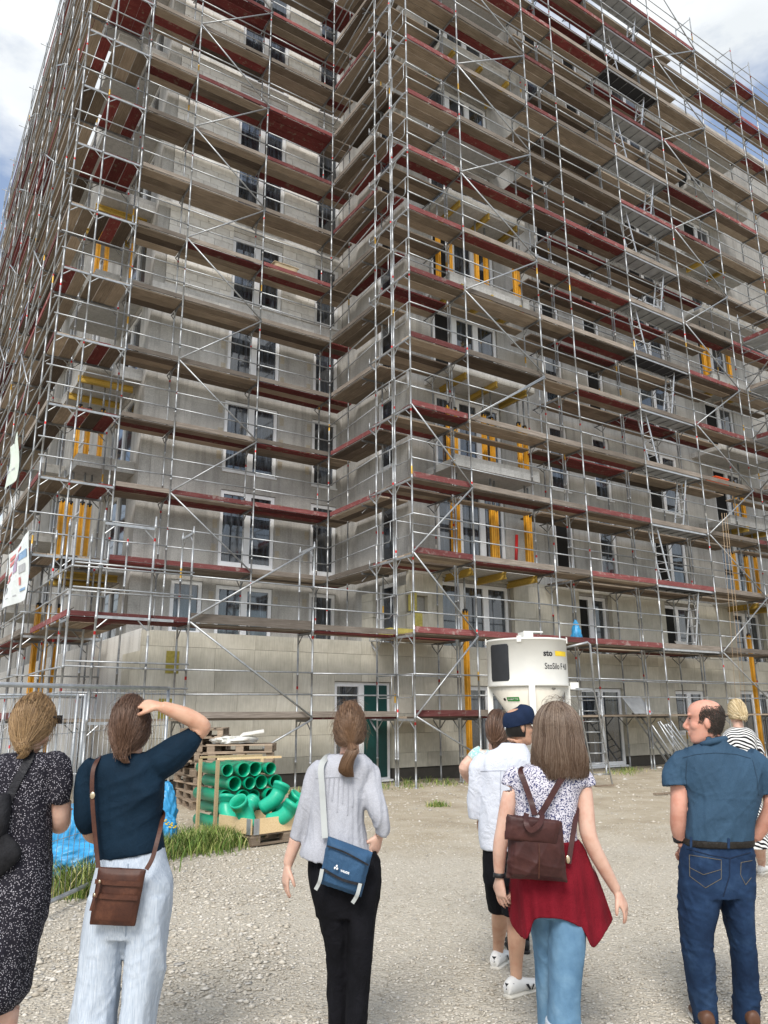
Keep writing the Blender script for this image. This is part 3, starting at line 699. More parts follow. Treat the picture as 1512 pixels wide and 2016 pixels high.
for k in range(2, 15, 2):
    for i in (2, 5):
        Dd.diag((UGo - .06, D_vs[i], LV(k)), (UGo - .06, D_vs[i + 1], LV(k + 1))); Dd.diag((UGo - .06, D_vs[i], LV(k)), (UGo - .06, D_vs[i + 1], LV(k - 1)))
for i in range(len(D_vs)): Dd.tube('top_bar', (UGo - .25, D_vs[i], LV(15) + 1.7), (UFi, D_vs[i], LV(15) + 1.7), .019)
Dd.finish()
# --- low scaffold in front of the insulated ground floor
E_ = Scaf('low_scaffold', (6, 16.2, 0), 'low scaffold standing before the pale insulated ground floor')
e_us = [3.15, 5.61, 8.61, UC]
for i, u in enumerate(e_us[:3]):
    E_.std(u, 16.2, 0, LV(3) + .12 if i else LV(3) - .1, 'rust_steel' if False else 'galv_steel'); E_.std(u, 16.93, 0, LV(3) + .12)
    for k in (1, 2): E_.transom((u, 16.2), (u, 16.93), LV(k) - .047)
    if i: E_.transom((u, 16.2), (u, 16.93), LV(3), True, True)
for k in (1, 2):
    for i in range(3):
        E_.deck('u', e_us[i], e_us[i + 1], 16.24, 2, LV(k), .35)
        if k == 2 or i: E_.toe('u', e_us[i], e_us[i + 1], 16.22, LV(k), (k, i) == (2, 0), .2 if i == 1 and k == 2 else (.13 if i else .1))
        E_.rails((e_us[i], 16.16), (e_us[i + 1], 16.16), LV(k)) if i < 3 else None
for i in range(3): E_.rails((e_us[i], 16.16), (e_us[i + 1], 16.16), LV(0), (.45, 1.0) if i else (1.0,)) if i == 0 else None
E_.diag((5.61, 16.13, LV(2)), (8.61, 16.13, LV(1))); E_.diag((5.61, 16.13, LV(2) + .06), (8.61, 16.13, LV(3) - .02)); E_.diag((8.61, 16.13, LV(1) - .04), (7.4, 16.13, .98))
for u in (3.65, 4.72): E_.std(u, 16.1, 0, LV(3) + .2)
for k in (1, 2, 3): E_.transom((3.65, 16.1), (4.72, 16.1), LV(k) + (0.02 if k == 2 else -.05), True, True)
E_.transom((4.74, 16.1), (5.25, 16.1), LV(2) + .02, False, True)
for v in (18.3,):
    for u in (3.15, 3.9, 4.72): E_.std(u, v, 0, LV(3) + .15)
    for k in (1, 2): E_.transom((3.15, v), (3.9, v), LV(k) - .047)
for k in (1, 2):
    E_.deck('v', 16.95, 18.3, 3.2, 4, LV(k), .2); E_.deck('v', 18.3, 20.3, 3.2, 4, LV(k), .2)
    for a, b in ((16.2, 18.3), (18.3, 20.36)): E_.rails((3.1, a), (3.1, b), LV(k)); E_.toe('v', a, b, 3.13, LV(k), True, .12)
E_.rails((3.1, 16.2), (3.1, 20.3), LV(0), (1.0,)); E_.rails((3.15, 16.05), (5.61, 16.05), LV(2), (.55, 1.05)); E_.rails((3.15, 16.05), (5.61, 16.05), LV(1), (.6, 1.1))
E_.rails((UC, 16.0), (5.61, 16.0), LV(0), (.85,)) if False else None
E_.finish()
# --- stair tower at the right edge
T = Scaf('stair_tower', (27, 14, 0), 'scaffold stair tower with steel decks projecting at the right edge')
for u in (26.72, 29.2):
    for v in (15.25, 12.7): T.std(u, v, 0, LV(8) + 1.2)
for k in range(1, 9):
    z = LV(k)
    for v in (15.25, 12.7): T.transom((26.72, v), (29.2, v), z - .05, False)
    for j in range(4): T.plank('v', 12.75, 15.2, 26.95 + j * .33, z, 'alu_deck', .31, 'steel_deck', .05, False)
    T.toe('v', 12.75, 15.2, 26.78, z, k % 2 == 0)
    for h in (.5, 1.0, 1.5): T.tube('guard_rail', (26.68, 12.7, z + h), (26.68, 15.25, z + h), .02)
    if k < 8: T.diag((26.66, 12.7, z + 2), (26.66, 15.25, z))
T.finish()
# ------------------------------------------------------------------ site props
def at_u(x, y, u):
    d = c2w(*ray(x, y)); t = u / d.x; return Vector((u, d.y * t, d.z * t + EYE))
def text_geo(s, size, bold=0.0, sx=1.0):
    cu = bpy.data.curves.new('t', 'FONT'); cu.body = s; cu.size = size; cu.offset = bold; cu.resolution_u = 3
    ob = bpy.data.objects.new('t', cu); COL.objects.link(ob); me = ob.to_mesh()
    V = [(v.co.x * sx, v.co.y) for v in me.vertices]; F = [tuple(p.vertices) for p in me.polygons]
    ob.to_mesh_clear(); bpy.data.objects.remove(ob); bpy.data.curves.remove(cu); return V, F
def subdiv_long(V, F): return V, F
mat('silo_white', (0.74, 0.74, 0.70), 0.42, 0, 0.07, 1.5, spec=0.5); mat('silo_cream', (0.66, 0.62, 0.53), 0.45, 0, 0.07, 2)
mat('silo_dark', (0.028, 0.03, 0.034), 0.5); mat('sign_yellow', (0.75, 0.53, 0.02), 0.5); mat('sign_green', (0.03, 0.30, 0.05), 0.5); mat('ink', (0.012, 0.012, 0.016), 0.6); mat('paper_white', (0.8, 0.8, 0.8), 0.6)
def lathe(prof, c, n=48, cap=True):
    V = []; F = []
    for r, z in prof: V += [(c[0] + r * math.cos(2 * math.pi * i / n), c[1] + r * math.sin(2 * math.pi * i / n), c[2] + z) for i in range(n)]
    for j in range(len(prof) - 1):
        for i in range(n): F.append((j * n + i, j * n + (i + 1) % n, (j + 1) * n + (i + 1) % n, (j + 1) * n + i))
    if cap: F.append(tuple(range((len(prof) - 1) * n, len(prof) * n))); F.append(tuple(range(n - 1, -1, -1)))
    return V, F
def silo():
    c2 = c2w(3.37, 18.6, 0); R = .935; zt, zb = 3.36, 2.28
    s = empty('material_silo', (c2.x, c2.y, 0), 'white round plaster silo on legs in front of the right scaffold', 'silo')
    add('tank', *lathe([(R, zb), (R + .004, zb + .03), (R, zb + .06), (R, zt - .05), (R + .018, zt - .045), (R + .018, zt), (R - .03, zt + .004), (.25, zt + .07)], c2, 64), 'silo_white', s, True)
    add('cone', *lathe([(.14, 1.05), (.16, 1.15), (R - .02, zb - .003)], c2, 48), 'silo_cream', s, True)
    back = math.atan2(-c2.y, -c2.x)                    # direction towards the viewer
    for k in range(4):
        a = back + math.radians(5 + 90 * k); p = c2 + Vector((math.cos(a), math.sin(a), 0)) * (R - .04)
        M = Matrix.Translation((p.x, p.y, 0)) @ Matrix.Rotation(a, 4, 'Z')
        lg = link('leg', box_mesh((.12, .14, zb + .02), 'silo_white'), M @ Matrix.Translation((0, 0, (zb + .02) / 2)), s); link('foot', box_mesh((.26, .26, .02), 'silo_white'), M @ Matrix.Translation((0, 0, .012)), lg)
    def wrap(name, V, F, phi0, z0, mt, off=.006, par=s, cone=False):
        """lay flat geometry (x right, y up) on the drum, phi0 seen from the viewer, positive to the right"""
        W = []
        for x, y in V:
            z = z0 + y; r = R + off
            if cone: r = .16 + (R - .18) * (z - 1.15) / (zb - 1.15) + off + .004
            a = back + phi0 + x / r
            W.append((c2.x + r * math.cos(a), c2.y + r * math.sin(a), z))
        add(name, W, F, mt, par)
    def patch(x0, x1, z0, z1, n=12, rad=.05):
        V = []; F = []; xs_ = np.linspace(x0, x1, n + 1)
        for x in xs_:
            e = min(x - x0, x1 - x); k = max(0, rad - e); d = rad - math.sqrt(max(rad * rad - k * k, 0)); V += [(x, z0 + d), (x, z1 - d)]
        for i in range(n): F.append((2 * i, 2 * i + 2, 2 * i + 3, 2 * i + 1))
        return V, F
    D = math.radians
    V, F = patch(D(-61) * R, D(-25.5) * R, 2.40, 3.23, 20); wrap('side_panel', V, F, 0, 0, 'silo_dark')
    V, F = text_geo('sto', .19, .006); wrap('lettering', V, F, D(23.5), 2.945, 'ink')
    V, F = patch(D(43.5) * R, D(72) * R, 2.95, 3.06, 10, .001); wrap('yellow_bar', V, F, 0, 0, 'sign_yellow')
    V, F = text_geo('StoSilo F 4.0', .19, .002, .80); wrap('lettering', V, F, D(24.5), 2.655, 'ink')
    V, F = patch(-.30, .02, 1.955, 2.045, 8, .001); wrap('green_sticker', V, F, D(-18), 0, 'sign_green', cone=True)
    V, F = text_geo('WAMAT T 50', .052, .001, .85); wrap('sticker_text', [(x - .27, y) for x, y in V], F, D(-18), 1.98, 'paper_white', .011, cone=True)
    V, F = text_geo('F236', .06, .001); wrap('lettering', V, F, D(36), 2.20, 'ink', cone=True)
    V, F = patch(-.42, -.34, 1.965, 2.03, 4, .02); wrap('sticker_logo', V, F, D(-18), 0, 'ink', cone=True)
    m = MB(); m.box((-.12, -.17, 0), (.12, .17, .14)); m.add(boxV(.5, .03, .03, (.2, 0, .16)), BOXF)
    link('hatch', mesh('hatch', m.V, m.F, 'silo_white'), Matrix.Translation((c2.x, c2.y, zt + .06)) @ Matrix.Rotation(back + 2.0, 4, 'Z'), s)
    for k in (-78, -9, 78):
        a = back + D(k); link('lug', box_mesh((.02, .1, .14), 'silo_white'), Matrix.Translation((c2.x + (R + .03) * math.cos(a), c2.y + (R + .03) * math.sin(a), zt - .03)) @ Matrix.Rotation(a, 4, 'Z'), s)
    # platform frame at its right
    r_ = c2w(1, 0, 0); e = c2 + r_ * (R + .02)
    obox('platform', 'silo_white', e + Vector((0, 0, zb + .02)), e + r_ * .20 + Vector((0, 0, zb + .02)), .3, .16, s)
    m = MB(); m.path([e + Vector((0, 0, 3.2)), e + r_ * .52 + Vector((0, 0, 3.32)), e + r_ * .57 + Vector((0, 0, 3.27)), e + r_ * .60 + Vector((0, 0, 2.22))], .028, 8); m.obj('handrail', 'galv_tube', s, True)
    box('step_plate', 'galv_tube', e + r_ * .2 + Vector((-.15, -.15, 2.2)), e + r_ * .2 + Vector((.35, .15, 2.25)), s)
    return e
e = silo()
fl = Vector((15.2, 13.55, .01)); tl = c2w(3.37 + 1.36, 18.75, 2.3)
ladder((fl.x, fl.y, .01), (tl.x, tl.y, 2.36), .42, 'grey ladder leaning against the platform of the white silo', 'galv_tube', .27, (.836, -.549, 0))

# --- yellow aluminium props and timber beams under the balconies
def prop(u, v, z0, z1, label, group, frac=.66):
    p = empty('formwork_prop', (u, v, z0), label, 'prop', group); zm = z0 + (z1 - z0) * frac; m = MB()
    rot = Matrix.Translation((u, v, 0)) @ Matrix.Rotation(random.uniform(-.3, .3), 4, 'Z')
    for a in range(4):
        c, s_ = math.cos(a * math.pi / 2 + math.pi / 4), math.sin(a * math.pi / 2 + math.pi / 4)
        m.add(boxV(.045, .045, zm - z0 - .01, (c * .052, s_ * .052, (z0 + zm) / 2)), BOXF, rot)
    m.add(boxV(.075, .075, zm - z0 - .03, (0, 0, (z0 + zm) / 2)), BOXF, rot); m.obj('outer_tube', 'yellow_alu', p)
    tube('inner_tube', 'galv_tube', (u, v, zm - .02), (u, v, z1 - .01), .03, p)
    m = MB(); V, F = cylVF(.10, .07, 10); m.add(V, F, Matrix.Translation((u, v, zm - .05))); m.obj('collar', 'black_plastic', p, True)
    box('base_plate', 'galv_tube', (u - .09, v - .09, z0), (u + .09, v + .09, z0 + .012), p)
def floor_z(k): return 5.80 + FH * k, 5.58 + FH * (k + 1)
names = ['first', 'second', 'third', 'fourth', 'fifth', 'sixth']; stor = {0: 'lowest', 1: 'second', 2: 'third', 3: 'fourth', 4: 'fifth', 5: 'sixth', 6: 'seventh'}
def props_row(xs_, y, v, k, where, grp, frac=.66):
    z0, z1 = floor_z(k)
    for i, x in enumerate(xs_):
        q = at_v(x, y, v); prop(q.x, v + (.12 if i % 2 else 0), z0, z1, '%s yellow prop from the left on the %s %s' % (names[i], stor[k], where), grp, frac)
props_row([894, 907, 970, 983, 1038, 1049], 1060, 16.75, 0, 'balcony of the right facade', 'yellow props on the balconies')
props_row([884, 902, 954, 975, 1023, 1040], 880, 16.75, 1, 'balcony of the right facade', 'yellow props on the balconies')
props_row([863, 891, 938, 961, 1012, 1024], 520, 16.75, 3, 'balcony of the right facade', 'yellow props on the balconies')
props_row([1446, 1475, 1488], 1110, 16.9, 0, 'balcony at the far right', 'yellow props on the right balconies')
props_row([1450, 1470], 1005, 16.9, 1, 'balcony at the far right', 'yellow props on the right balconies')
props_row([1388, 1402, 1436], 725, 16.9, 3, 'balcony at the far right', 'yellow props on the right balconies')
props_row([117, 135, 157, 173], 1045, 22.6, 0, 'balcony of the left end', 'yellow props on the left balconies')
props_row([152, 173, 198], 860, 22.6, 1, 'balcony of the left end', 'yellow props on the left balconies')
props_row([191, 210, 257], 515, 22.6, 3, 'balcony of the left end', 'yellow props on the left balconies', .8)
for i, x in enumerate((66, 86, 105)):
    q = at_v(x, 1290, 22.3); prop(q.x, 22.3, .02, 5.57, '%s tall yellow prop standing on the ground at the far left' % names[i], 'tall yellow props on the ground', .82)
for x, y, lab in ((922, 1400, 'tall yellow prop standing on the ground left of the silo'), (1492, 1400, 'tall yellow prop standing on the ground at the right edge')):
    q = at_v(x, y, 16.75); prop(q.x, 16.75, .02, 5.57, lab, 'tall yellow props on the ground', .80)
def h20(p, q, label, group):
    b = empty('timber_beam', p, label, 'beam', group)
    for dz, h, w in ((0, .04, .08), (.161, .04, .08)): obox('flange', 'yellow_beam', Vector(p) + Vector((0, 0, dz + .02)), Vector(q) + Vector((0, 0, dz + .02)), w, h, b)
    obox('web', 'yellow_beam', Vector(p) + Vector((0, 0, .1005)), Vector(q) + Vector((0, 0, .1005)), .03, .12, b)
uB = [13.55, 14.75, 15.95]
for k in (0, 2, 3, 4, 6):
    z = 5.58 + FH * k - .205
    for i, u in enumerate(uB): h20((u, 16.18, z), (u + .05, 17.5, z), '%s yellow timber beam from the left under the %s slab right of the corner' % (names[i], stor[k]), 'beams under the right balconies')
for k in (0, 1, 3, 5):
    z = 5.58 + FH * k - .205
    for i, u in enumerate((27.2, 28.6)): h20((u, 16.2, z), (u, 17.5, z), '%s yellow timber beam under the %s slab at the far right' % (names[i], stor[k]), 'beams under the far right balconies')
for k in (0, 2, 4):
    z = 5.58 + FH * k - .205
    for i, v in enumerate((22.5, 24.0)): h20((4.0, v, z), (5.6, v, z), '%s yellow timber beam under the %s slab at the left end' % (names[i], stor[k]), 'beams under the left balconies')

# --- loose things on the decks
def soft(name, c, size, mt, label, cat, seed, squash=.9, wr=.13, sub=4, group=None, parent=None):
    """crumpled sack: a subdivided ball pushed in and out in folds"""
    import bmesh
    bm = bmesh.new(); bmesh.ops.create_icosphere(bm, subdivisions=sub, radius=1.0); r = np.random.default_rng(seed); K = r.normal(size=(14, 3)) * 3.2; ph = r.random(14) * 6.28
    for v in bm.verts:
        p = np.array(v.co); w = float((np.abs(np.sin(K @ p + ph)) ** .6).mean() - .72); w2 = float(np.sin(K[:6] @ p * 2.6 + ph[:6]).mean()); w3 = float((1 - np.abs(np.sin(K[6:12] @ p * 2.1 + ph[6:12] + 1.7 * np.sin(K[:6] @ p * .8)))).mean() - .36); f = 1 + wr * (w * 2.2 + w2 * .4 + w3 * 2.4)
        q = p * f; q = np.sign(q) * np.abs(q) ** squash; q[2] = max(q[2], -.82); v.co = Vector((q[0] * size[0], q[1] * size[1], (q[2] + .82) * size[2]))
    me = bpy.data.meshes.new(name); bm.to_mesh(me); bm.free(); me.materials.append(M_(mt)); me.polygons.foreach_set('use_smooth', [True] * len(me.polygons))
    o = link(name, me, Matrix.Translation(c), parent); 
    if label: tag(o, label, cat, group)
    return o
mat('blue_plastic', (0.035, 0.29, 0.56), 0.45, 0, 0.25, 5, 0.4, 14, spec=0.6)
q = at_v(1135, 1250, 15.75); b_ = soft('rubbish_sack', (q.x, 15.75, LV(2) + .005), (.17, .17, .36), 'blue_plastic', 'bright blue sack standing on the deck right of the silo', 'sack', 4, .85, .26)
for v in b_.data.vertices:
    k = v.co.z / .62; s_ = 1.15 - .75 * min(1, k); v.co.x *= s_; v.co.y *= s_
def tub(c, s, label):
    o = empty('mortar_tub', c, label, 'tub'); m = MB(); a, b, h = s; w = .02
    V = []; F = []
    for z, k in ((0, .8), (h, 1.0), (h, .94), (.03, .76)):
        V += [(c[0] + sx * a * k, c[1] + sy * b * k, c[2] + z) for sx, sy in ((-1, -1), (-.8, -1.06), (.8, -1.06), (1, -1), (1, 1), (-1, 1))]
    for j in range(3):
        for i in range(6): F.append((j * 6 + i, j * 6 + (i + 1) % 6, (j + 1) * 6 + (i + 1) % 6, (j + 1) * 6 + i))
    F += [(5, 4, 3, 2, 1, 0), (18, 19, 20, 21, 22, 23)]; add('tub', V, F, mat('tub_beige', (0.52, 0.42, 0.28), 0.7), o)
    m.path([(c[0] + x * a * 1.04, c[1] + y * b * 1.06, c[2] + h) for x, y in ((-1, -1), (0, -1.04), (1, -1), (1.02, 0), (1, 1), (0, 1), (-1, 1), (-1.02, 0), (-1, -1))], .018); m.obj('rim', 'tub_beige', o)
q = at_v(557, 545, 20.85); tub((q.x, 20.85, LV(8) + .005), (.42, .26, .42), 'beige mortar tub standing on a deck of the left facade scaffold')
q = at_v(1412, 945, 15.9); m = MB(); o = empty('tool_crate', (q.x, 15.9, LV(5)), 'bright orange metal crate on a deck of the right scaffold', 'crate')
box('crate_body', 'orange_paint', (q.x - .38, 15.7, LV(5) + .005), (q.x + .38, 16.1, LV(5) + .30), o); box('crate_handle', 'dark_steel', (q.x - .1, 15.69, LV(5) + .2), (q.x + .1, 15.699, LV(5) + .23), o); box('lid', 'orange_paint', (q.x - .40, 15.68, LV(5) + .301), (q.x + .40, 16.12, LV(5) + .34), o)
for i, (a, b, c_, d, z0, z1, lab) in enumerate(((11.15, 11.75, 17.0, 17.35, 0, .12, 'low yellow mineral wool slab at the deck end by the corner'), (11.35, 12.5, 17.0, 17.38, .125, .27, 'long yellow mineral wool slab stacked on another at the corner'), (12.55, 13.0, 16.5, 17.0, 0, .2, 'short yellow mineral wool slab beside the corner wall'))):
    o = box('wool_slab', 'mineral_wool', (a, c_, LV(2) + z0 + .003), (b, d, LV(2) + z1)); tag(o, lab, 'insulation')
# exposed darker wool where boards are missing
box('wool_strip', 'fresh_wool', (5.55, VG - .008, 2.6), (5.85, VG + .1, 3.1), bld); box('wool_strip', 'fresh_wool', (5.45, VG - .008, 1.6), (5.75, VG + .1, 2.05), bld)
box('wool_strip', 'mineral_wool', (12.3, VG - .012, 4.45), (12.52, VG + .1, 5.0), bld); box('wool_strip', 'mineral_wool', (12.45, VG - .01, 4.0), (12.7, VG + .1, 4.4), bld)
# red strut, grey boards
o = tube('red_strut', 'red_plastic', (16.2, 17.3, 5.85), (16.45, 17.45, 7.1), .05); tag(o, 'thin red post leaning in the loggia corner beside yellow props', 'post')
def slab(name, pts, th, mt, label, cat):
    p = [Vector(x) for x in pts]; n = (p[1] - p[0]).cross(p[3] - p[0]).normalized() * th
    o = add(name, p + [x + n for x in p], [(3, 2, 1, 0), (4, 5, 6, 7), (0, 1, 5, 4), (1, 2, 6, 5), (2, 3, 7, 6), (3, 0, 4, 7)], mt); tag(o, label, cat); return o
z1_ = LV(1)
q = at_v(1250, 1402, 16.6); slab('grey_board', [(q.x - .35, 16.35, z1_ + .02), (q.x + .55, 16.35, z1_ + .02), (q.x + .35, 16.65, z1_ + .55), (q.x - .55, 16.65, z1_ + .55)], .02, 'alu_deck', 'grey sheet leaning on the lowest deck right of the ladder', 'board')
q = at_v(1350, 1265, 16.9); slab('grey_board', [(q.x - .35, 16.8, LV(2) + .02), (q.x + .3, 16.8, LV(2) + .02), (q.x + .3, 17.1, LV(2) + .45), (q.x - .35, 17.1, LV(2) + .45)], .02, 'concrete_pale', 'pale grey board leaning below an open window on the right facade', 'board')
# leaning bundle of scaffold tubes
for i in range(7):
    a = at_v(1284 + i * 5 + (i % 3) * 6, 1428 - (i * 7) % 13, 15.2 - i * .04); b = at_v(1340 + i * 7, 1512 - (i * 5) % 9, 14.95 - (i * 3) % 5 * .05); b.z = max(b.z, .05)
    o = tube('scaffold_tube', 'galv_tube', a, b, .024); tag(o, ['leftmost', 'second', 'third', 'middle', 'fifth', 'sixth', 'rightmost'][i] + ' scaffold tube of the slanting bundle beside the balding man', 'tube', 'loose scaffold tubes leaning in a bundle')
ladder((at_v(1325, 1512, 16.6).x, 16.6, .02), (at_v(1250, 1410, 16.6).x, 16.6, LV(1) + .1), .34, 'thin ladder below the lowest deck behind the tube bundle', 'galv_tube', .26, (.9, .3, .3))
# ropes hanging at the right
for i, (x0, x1) in enumerate(((1421, 1450), (1426, 1462), (1430, 1470))):
    m = MB(); a = at_v(x0, 1010, 15.2); b = at_v(x1, 1400, 15.2); m.path([a, a.lerp(b, .5) + Vector((.02, 0, -.03)), b], .007, 5); o = m.obj('rope', mat('rope', (0.42, 0.31, 0.20), .9), None, True); tag(o, ['leftmost', 'middle', 'rightmost'][i] + ' tan rope hanging down the scaffold at the right', 'rope', 'ropes at the right')
# small debris by the wall
for i, (x, y, s_) in enumerate(((1145, 1530, .12), (1180, 1526, .08), (1230, 1534, .06), (1298, 1512, .1), (1310, 1526, .07), (1500, 1728 - 220, .1), (1112, 1540, .09), (985, 1545, .05))):
    q = at_z(x, y, .02); soft('plaster_lump', (q.x, q.y, .0), (s_, s_ * .7, s_ * .35), mat('plaster', (0.62, 0.60, 0.56), .95), ['pale plaster lump left of the silo ladder foot', 'pale plaster lump right of the silo ladder foot', 'tiny plaster lump right of the ladder on the sand', 'plaster lump at the foot of the scaffold behind the tube bundle', 'plaster lump beside the balding man on the sand', 'plaster lump at the right edge by the wall', 'plaster lump just right of the bob-haired woman on the sand', 'tiny plaster lump below the corner scaffold'][i], 'rubble', 20 + i, .9, .2, 2, 'plaster lumps by the scaffold')
for i, (x, y, L_) in enumerate(((1190, 1546, .5), (1330, 1560, 1.1), (770, 1530, 1.6), (735, 1518, 1.3))):
    q = at_z(x, y, .04); o = obox('timber_offcut', 'pallet_wood', (q.x - L_ / 2, q.y + .1 * L_, .03), (q.x + L_ / 2, q.y - .1 * L_, .035), .09, .03); tag(o, ['short red-brown board end at the ladder foot', 'grey board lying on the sand behind the blue-shirted man', 'long board lying at the scaffold foot before the entrance', 'board lying on the ground left of the corner scaffold'][i], 'board')
# --- banners on the end scaffold
def banner(pts, mt, label):
    p = [Vector(x) for x in pts]; n = 8; V = []; F = []
    for i in range(n + 1):
        for j in range(n + 1):
            a, b = i / n, j / n; q = p[0].lerp(p[1], a).lerp(p[3].lerp(p[2], a), b); V.append(q + Vector((.05 * math.sin(5 * a + 4 * b), 0, 0)))
    for i in range(n):
        for j in range(n): F.append((i * (n + 1) + j, (i + 1) * (n + 1) + j, (i + 1) * (n + 1) + j + 1, i * (n + 1) + j + 1))
    m = len(V); V += [v + Vector((.004, 0, 0)) for v in V]; F += [tuple(x + m for x in f[::-1]) for f in F]
    o = empty('banner', p[3], label, 'banner'); add('sheet', V, F, mt, o); return o, p
mat('banner_white', (0.74, 0.78, 0.77), 0.55, 0, .06, 2); mat('banner_pale', (0.68, 0.76, 0.66), 0.55, 0, .1, 2); mat('print_red', (0.62, 0.20, 0.19), .6); mat('print_blue', (0.22, 0.36, 0.55), .6); mat('print_mauve', (0.42, 0.30, 0.42), .6); mat('print_grey', (0.42, 0.43, 0.45), .6)
uo = 2.78
o, p = banner([at_u(17, 1092, uo), at_u(61, 1045, uo), at_u(47, 1180, uo), at_u(7, 1198, uo)], 'banner_white', 'white banner with red and blue print on the left end scaffold')
def pr_(a0, a1, b0, b1, mt):
    q = [p[0].lerp(p[1], a).lerp(p[3].lerp(p[2], a), b) + Vector((-.012 + .05 * math.sin(5 * a + 4 * b), 0, 0)) for a, b in ((a0, b0), (a1, b0), (a1, b1), (a0, b1))]; add('print', q, [(0, 1, 2, 3)], mt, o)
for r in ((.06, .32, .10, .17, 'print_red'), (.06, .30, .20, .27, 'print_red'), (.05, .34, .42, .49, 'print_red'), (.05, .30, .52, .58, 'print_red'), (.52, .72, .12, .17, 'print_red'), (.40, .66, .22, .32, 'print_mauve'), (.44, .62, .34, .5, 'print_mauve'), (.68, .95, .24, .36, 'print_blue'), (.36, .43, .3, .42, 'print_blue'), (.70, .9, .44, .56, 'print_grey'), (.04, .22, .66, .76, 'print_grey'), (.7, .76, .62, .74, 'print_red'), (.72, .92, .80, .84, 'print_blue'), (.2, .6, .86, .88, 'print_grey')): pr_(*r)
o2, p2 = banner([at_u(20, 880, uo), at_u(38, 850, uo), at_u(32, 940, uo), at_u(11, 965, uo)], 'banner_pale', 'pale greenish banner on the left end scaffold above the printed one'); p = p2; o = o2
pr_(.3, .8, .15, .19, 'print_grey'); pr_(.35, .75, .7, .74, 'print_grey')

# --- pallets
def pallet(c, rz, label, group, key=None):
    """wooden pallet 1.2 x 0.8, base centre c"""
    o = empty('pallet', c, label, 'pallet', group); M0 = Matrix.Translation(c) @ Matrix.Rotation(rz, 4, 'Z')
    for y in (-.35, 0, .35):
        link('skid', box_mesh((1.2, .1, .022), 'pallet_wood'), M0 @ Matrix.Translation((0, y, .011)), o)
        for x in (-.53, 0, .53): link('block', box_mesh((.14, .1, .078), 'pallet_wood'), M0 @ Matrix.Translation((x, y, .0615)), o)
    for x in (-.53, 0, .53): link('stringer', box_mesh((.14, .8, .021), 'pallet_wood'), M0 @ Matrix.Translation((x, 0, .1116)), o)
    for y in (-.33, -.165, 0, .165, .33): link('top_board', box_mesh((1.2, .125, .021), 'pallet_wood'), M0 @ Matrix.Translation((0, y + random.uniform(-.01, .01), .133)), o)
    return o
ords = ['lowest', 'second lowest', 'third lowest', 'fourth', 'fifth', 'sixth', 'seventh', 'eighth', 'ninth', 'top']
base = c2w(-3.52, 15.75, 0)
for i in range(10): pallet((base.x + random.uniform(-.05, .05), base.y + random.uniform(-.05, .05), .005 + .1445 * i), math.radians(57) + random.uniform(-.09, .09) + (.5 if i < 5 else 0), '%s pallet of the tall stack behind the navy-topped woman' % ords[i], 'pallets in the tall stack')
base = c2w(-2.72, 15.3, 0)
for i in range(8): pallet((base.x + random.uniform(-.04, .04), base.y + random.uniform(-.04, .04), .005 + .1445 * i), math.radians(-30) + random.uniform(-.08, .08), '%s pallet of the stack with white sheeting behind the green pipes' % ords[i], 'pallets in the sheeted stack')
mat('white_sheet', (0.70, 0.69, 0.64), .6, 0, .1)
soft('plastic_sheet', (base.x - .15, base.y + .05, 1.165), (.42, .30, .075), 'white_sheet', 'crumpled white plastic sheet on top of the shorter pallet stack', 'sheet', 31, .8, .3, 4)
slab('folded_sack', [c2w(-2.75, 15.2, 1.30), c2w(-2.3, 15.2, 1.36), c2w(-2.35, 15.5, 1.40), c2w(-2.75, 15.5, 1.34)], .02, 'white_sheet', 'folded pale sack lying on the white sheet over the pallets', 'sack')
# --- green drain pipes
mat('pipe_green', (0.0, 0.33, 0.175), 0.35, 0, .08, 2, spec=.5); mat('pipe_inside', (0.0, 0.11, 0.055), 0.5); mat('elbow_green', (0.015, 0.43, 0.26), 0.38, 0, .08, 2, spec=.5)
al = math.radians(36); ax = c2w(-math.sin(al), math.cos(al), 0); bx = c2w(math.cos(al), math.sin(al), 0); P0 = c2w(-2.28, 11.95, 0)
def pipe(c, L_, r, label):
    """tube with a socket at its open near end; c = centre of the near end"""
    n = 20; prof = [(r * 1.10, 0), (r * 1.12, .01), (r * 1.12, .10), (r, .125), (r, L_), (r * .9, L_), (r * .9, .13), (r * 1.02, .11), (r * 1.02, 0), (r * 1.10, 0)]
    M = Mbeam(c, Vector(c) + ax); V = []; F = []; G = []
    for rr, z in prof: V += [tuple(M @ Vector((rr * math.cos(2 * math.pi * i / n), rr * math.sin(2 * math.pi * i / n), z))) for i in range(n)]
    for j in range(len(prof) - 1):
        for i in range(n): F.append((j * n + i, j * n + (i + 1) % n, (j + 1) * n + (i + 1) % n, (j + 1) * n + i))
    o = add('drain_pipe', V, F, 'pipe_green', None, True); tag(o, label, 'pipe', 'green drain pipes in the rack'); return o
rows = ['bottom', 'second', 'third', 'fourth', 'top']; colsn = ['leftmost', 'second', 'third', 'fourth', 'fifth']
for r_i in range(5):
    for c_i in range(4 if r_i % 2 else 4):
        big = (r_i + c_i) % 3 != 1; rr = .092 if big else .080
        off = .225 * c_i + (.10 if r_i % 2 else 0.0); c = P0 + bx * off + ax * (random.uniform(-.05, .05) + (.0 if c_i % 2 else .09)) + Vector((0, 0, (.13 + .192 * r_i)))
        pipe(c, 1.02, rr, '%s green pipe in the %s row of the wooden rack' % (colsn[c_i], rows[r_i]))
rk = empty('pipe_rack', P0, 'pale timber frame holding the stacked green pipes', 'rack'); h_ = 1.04
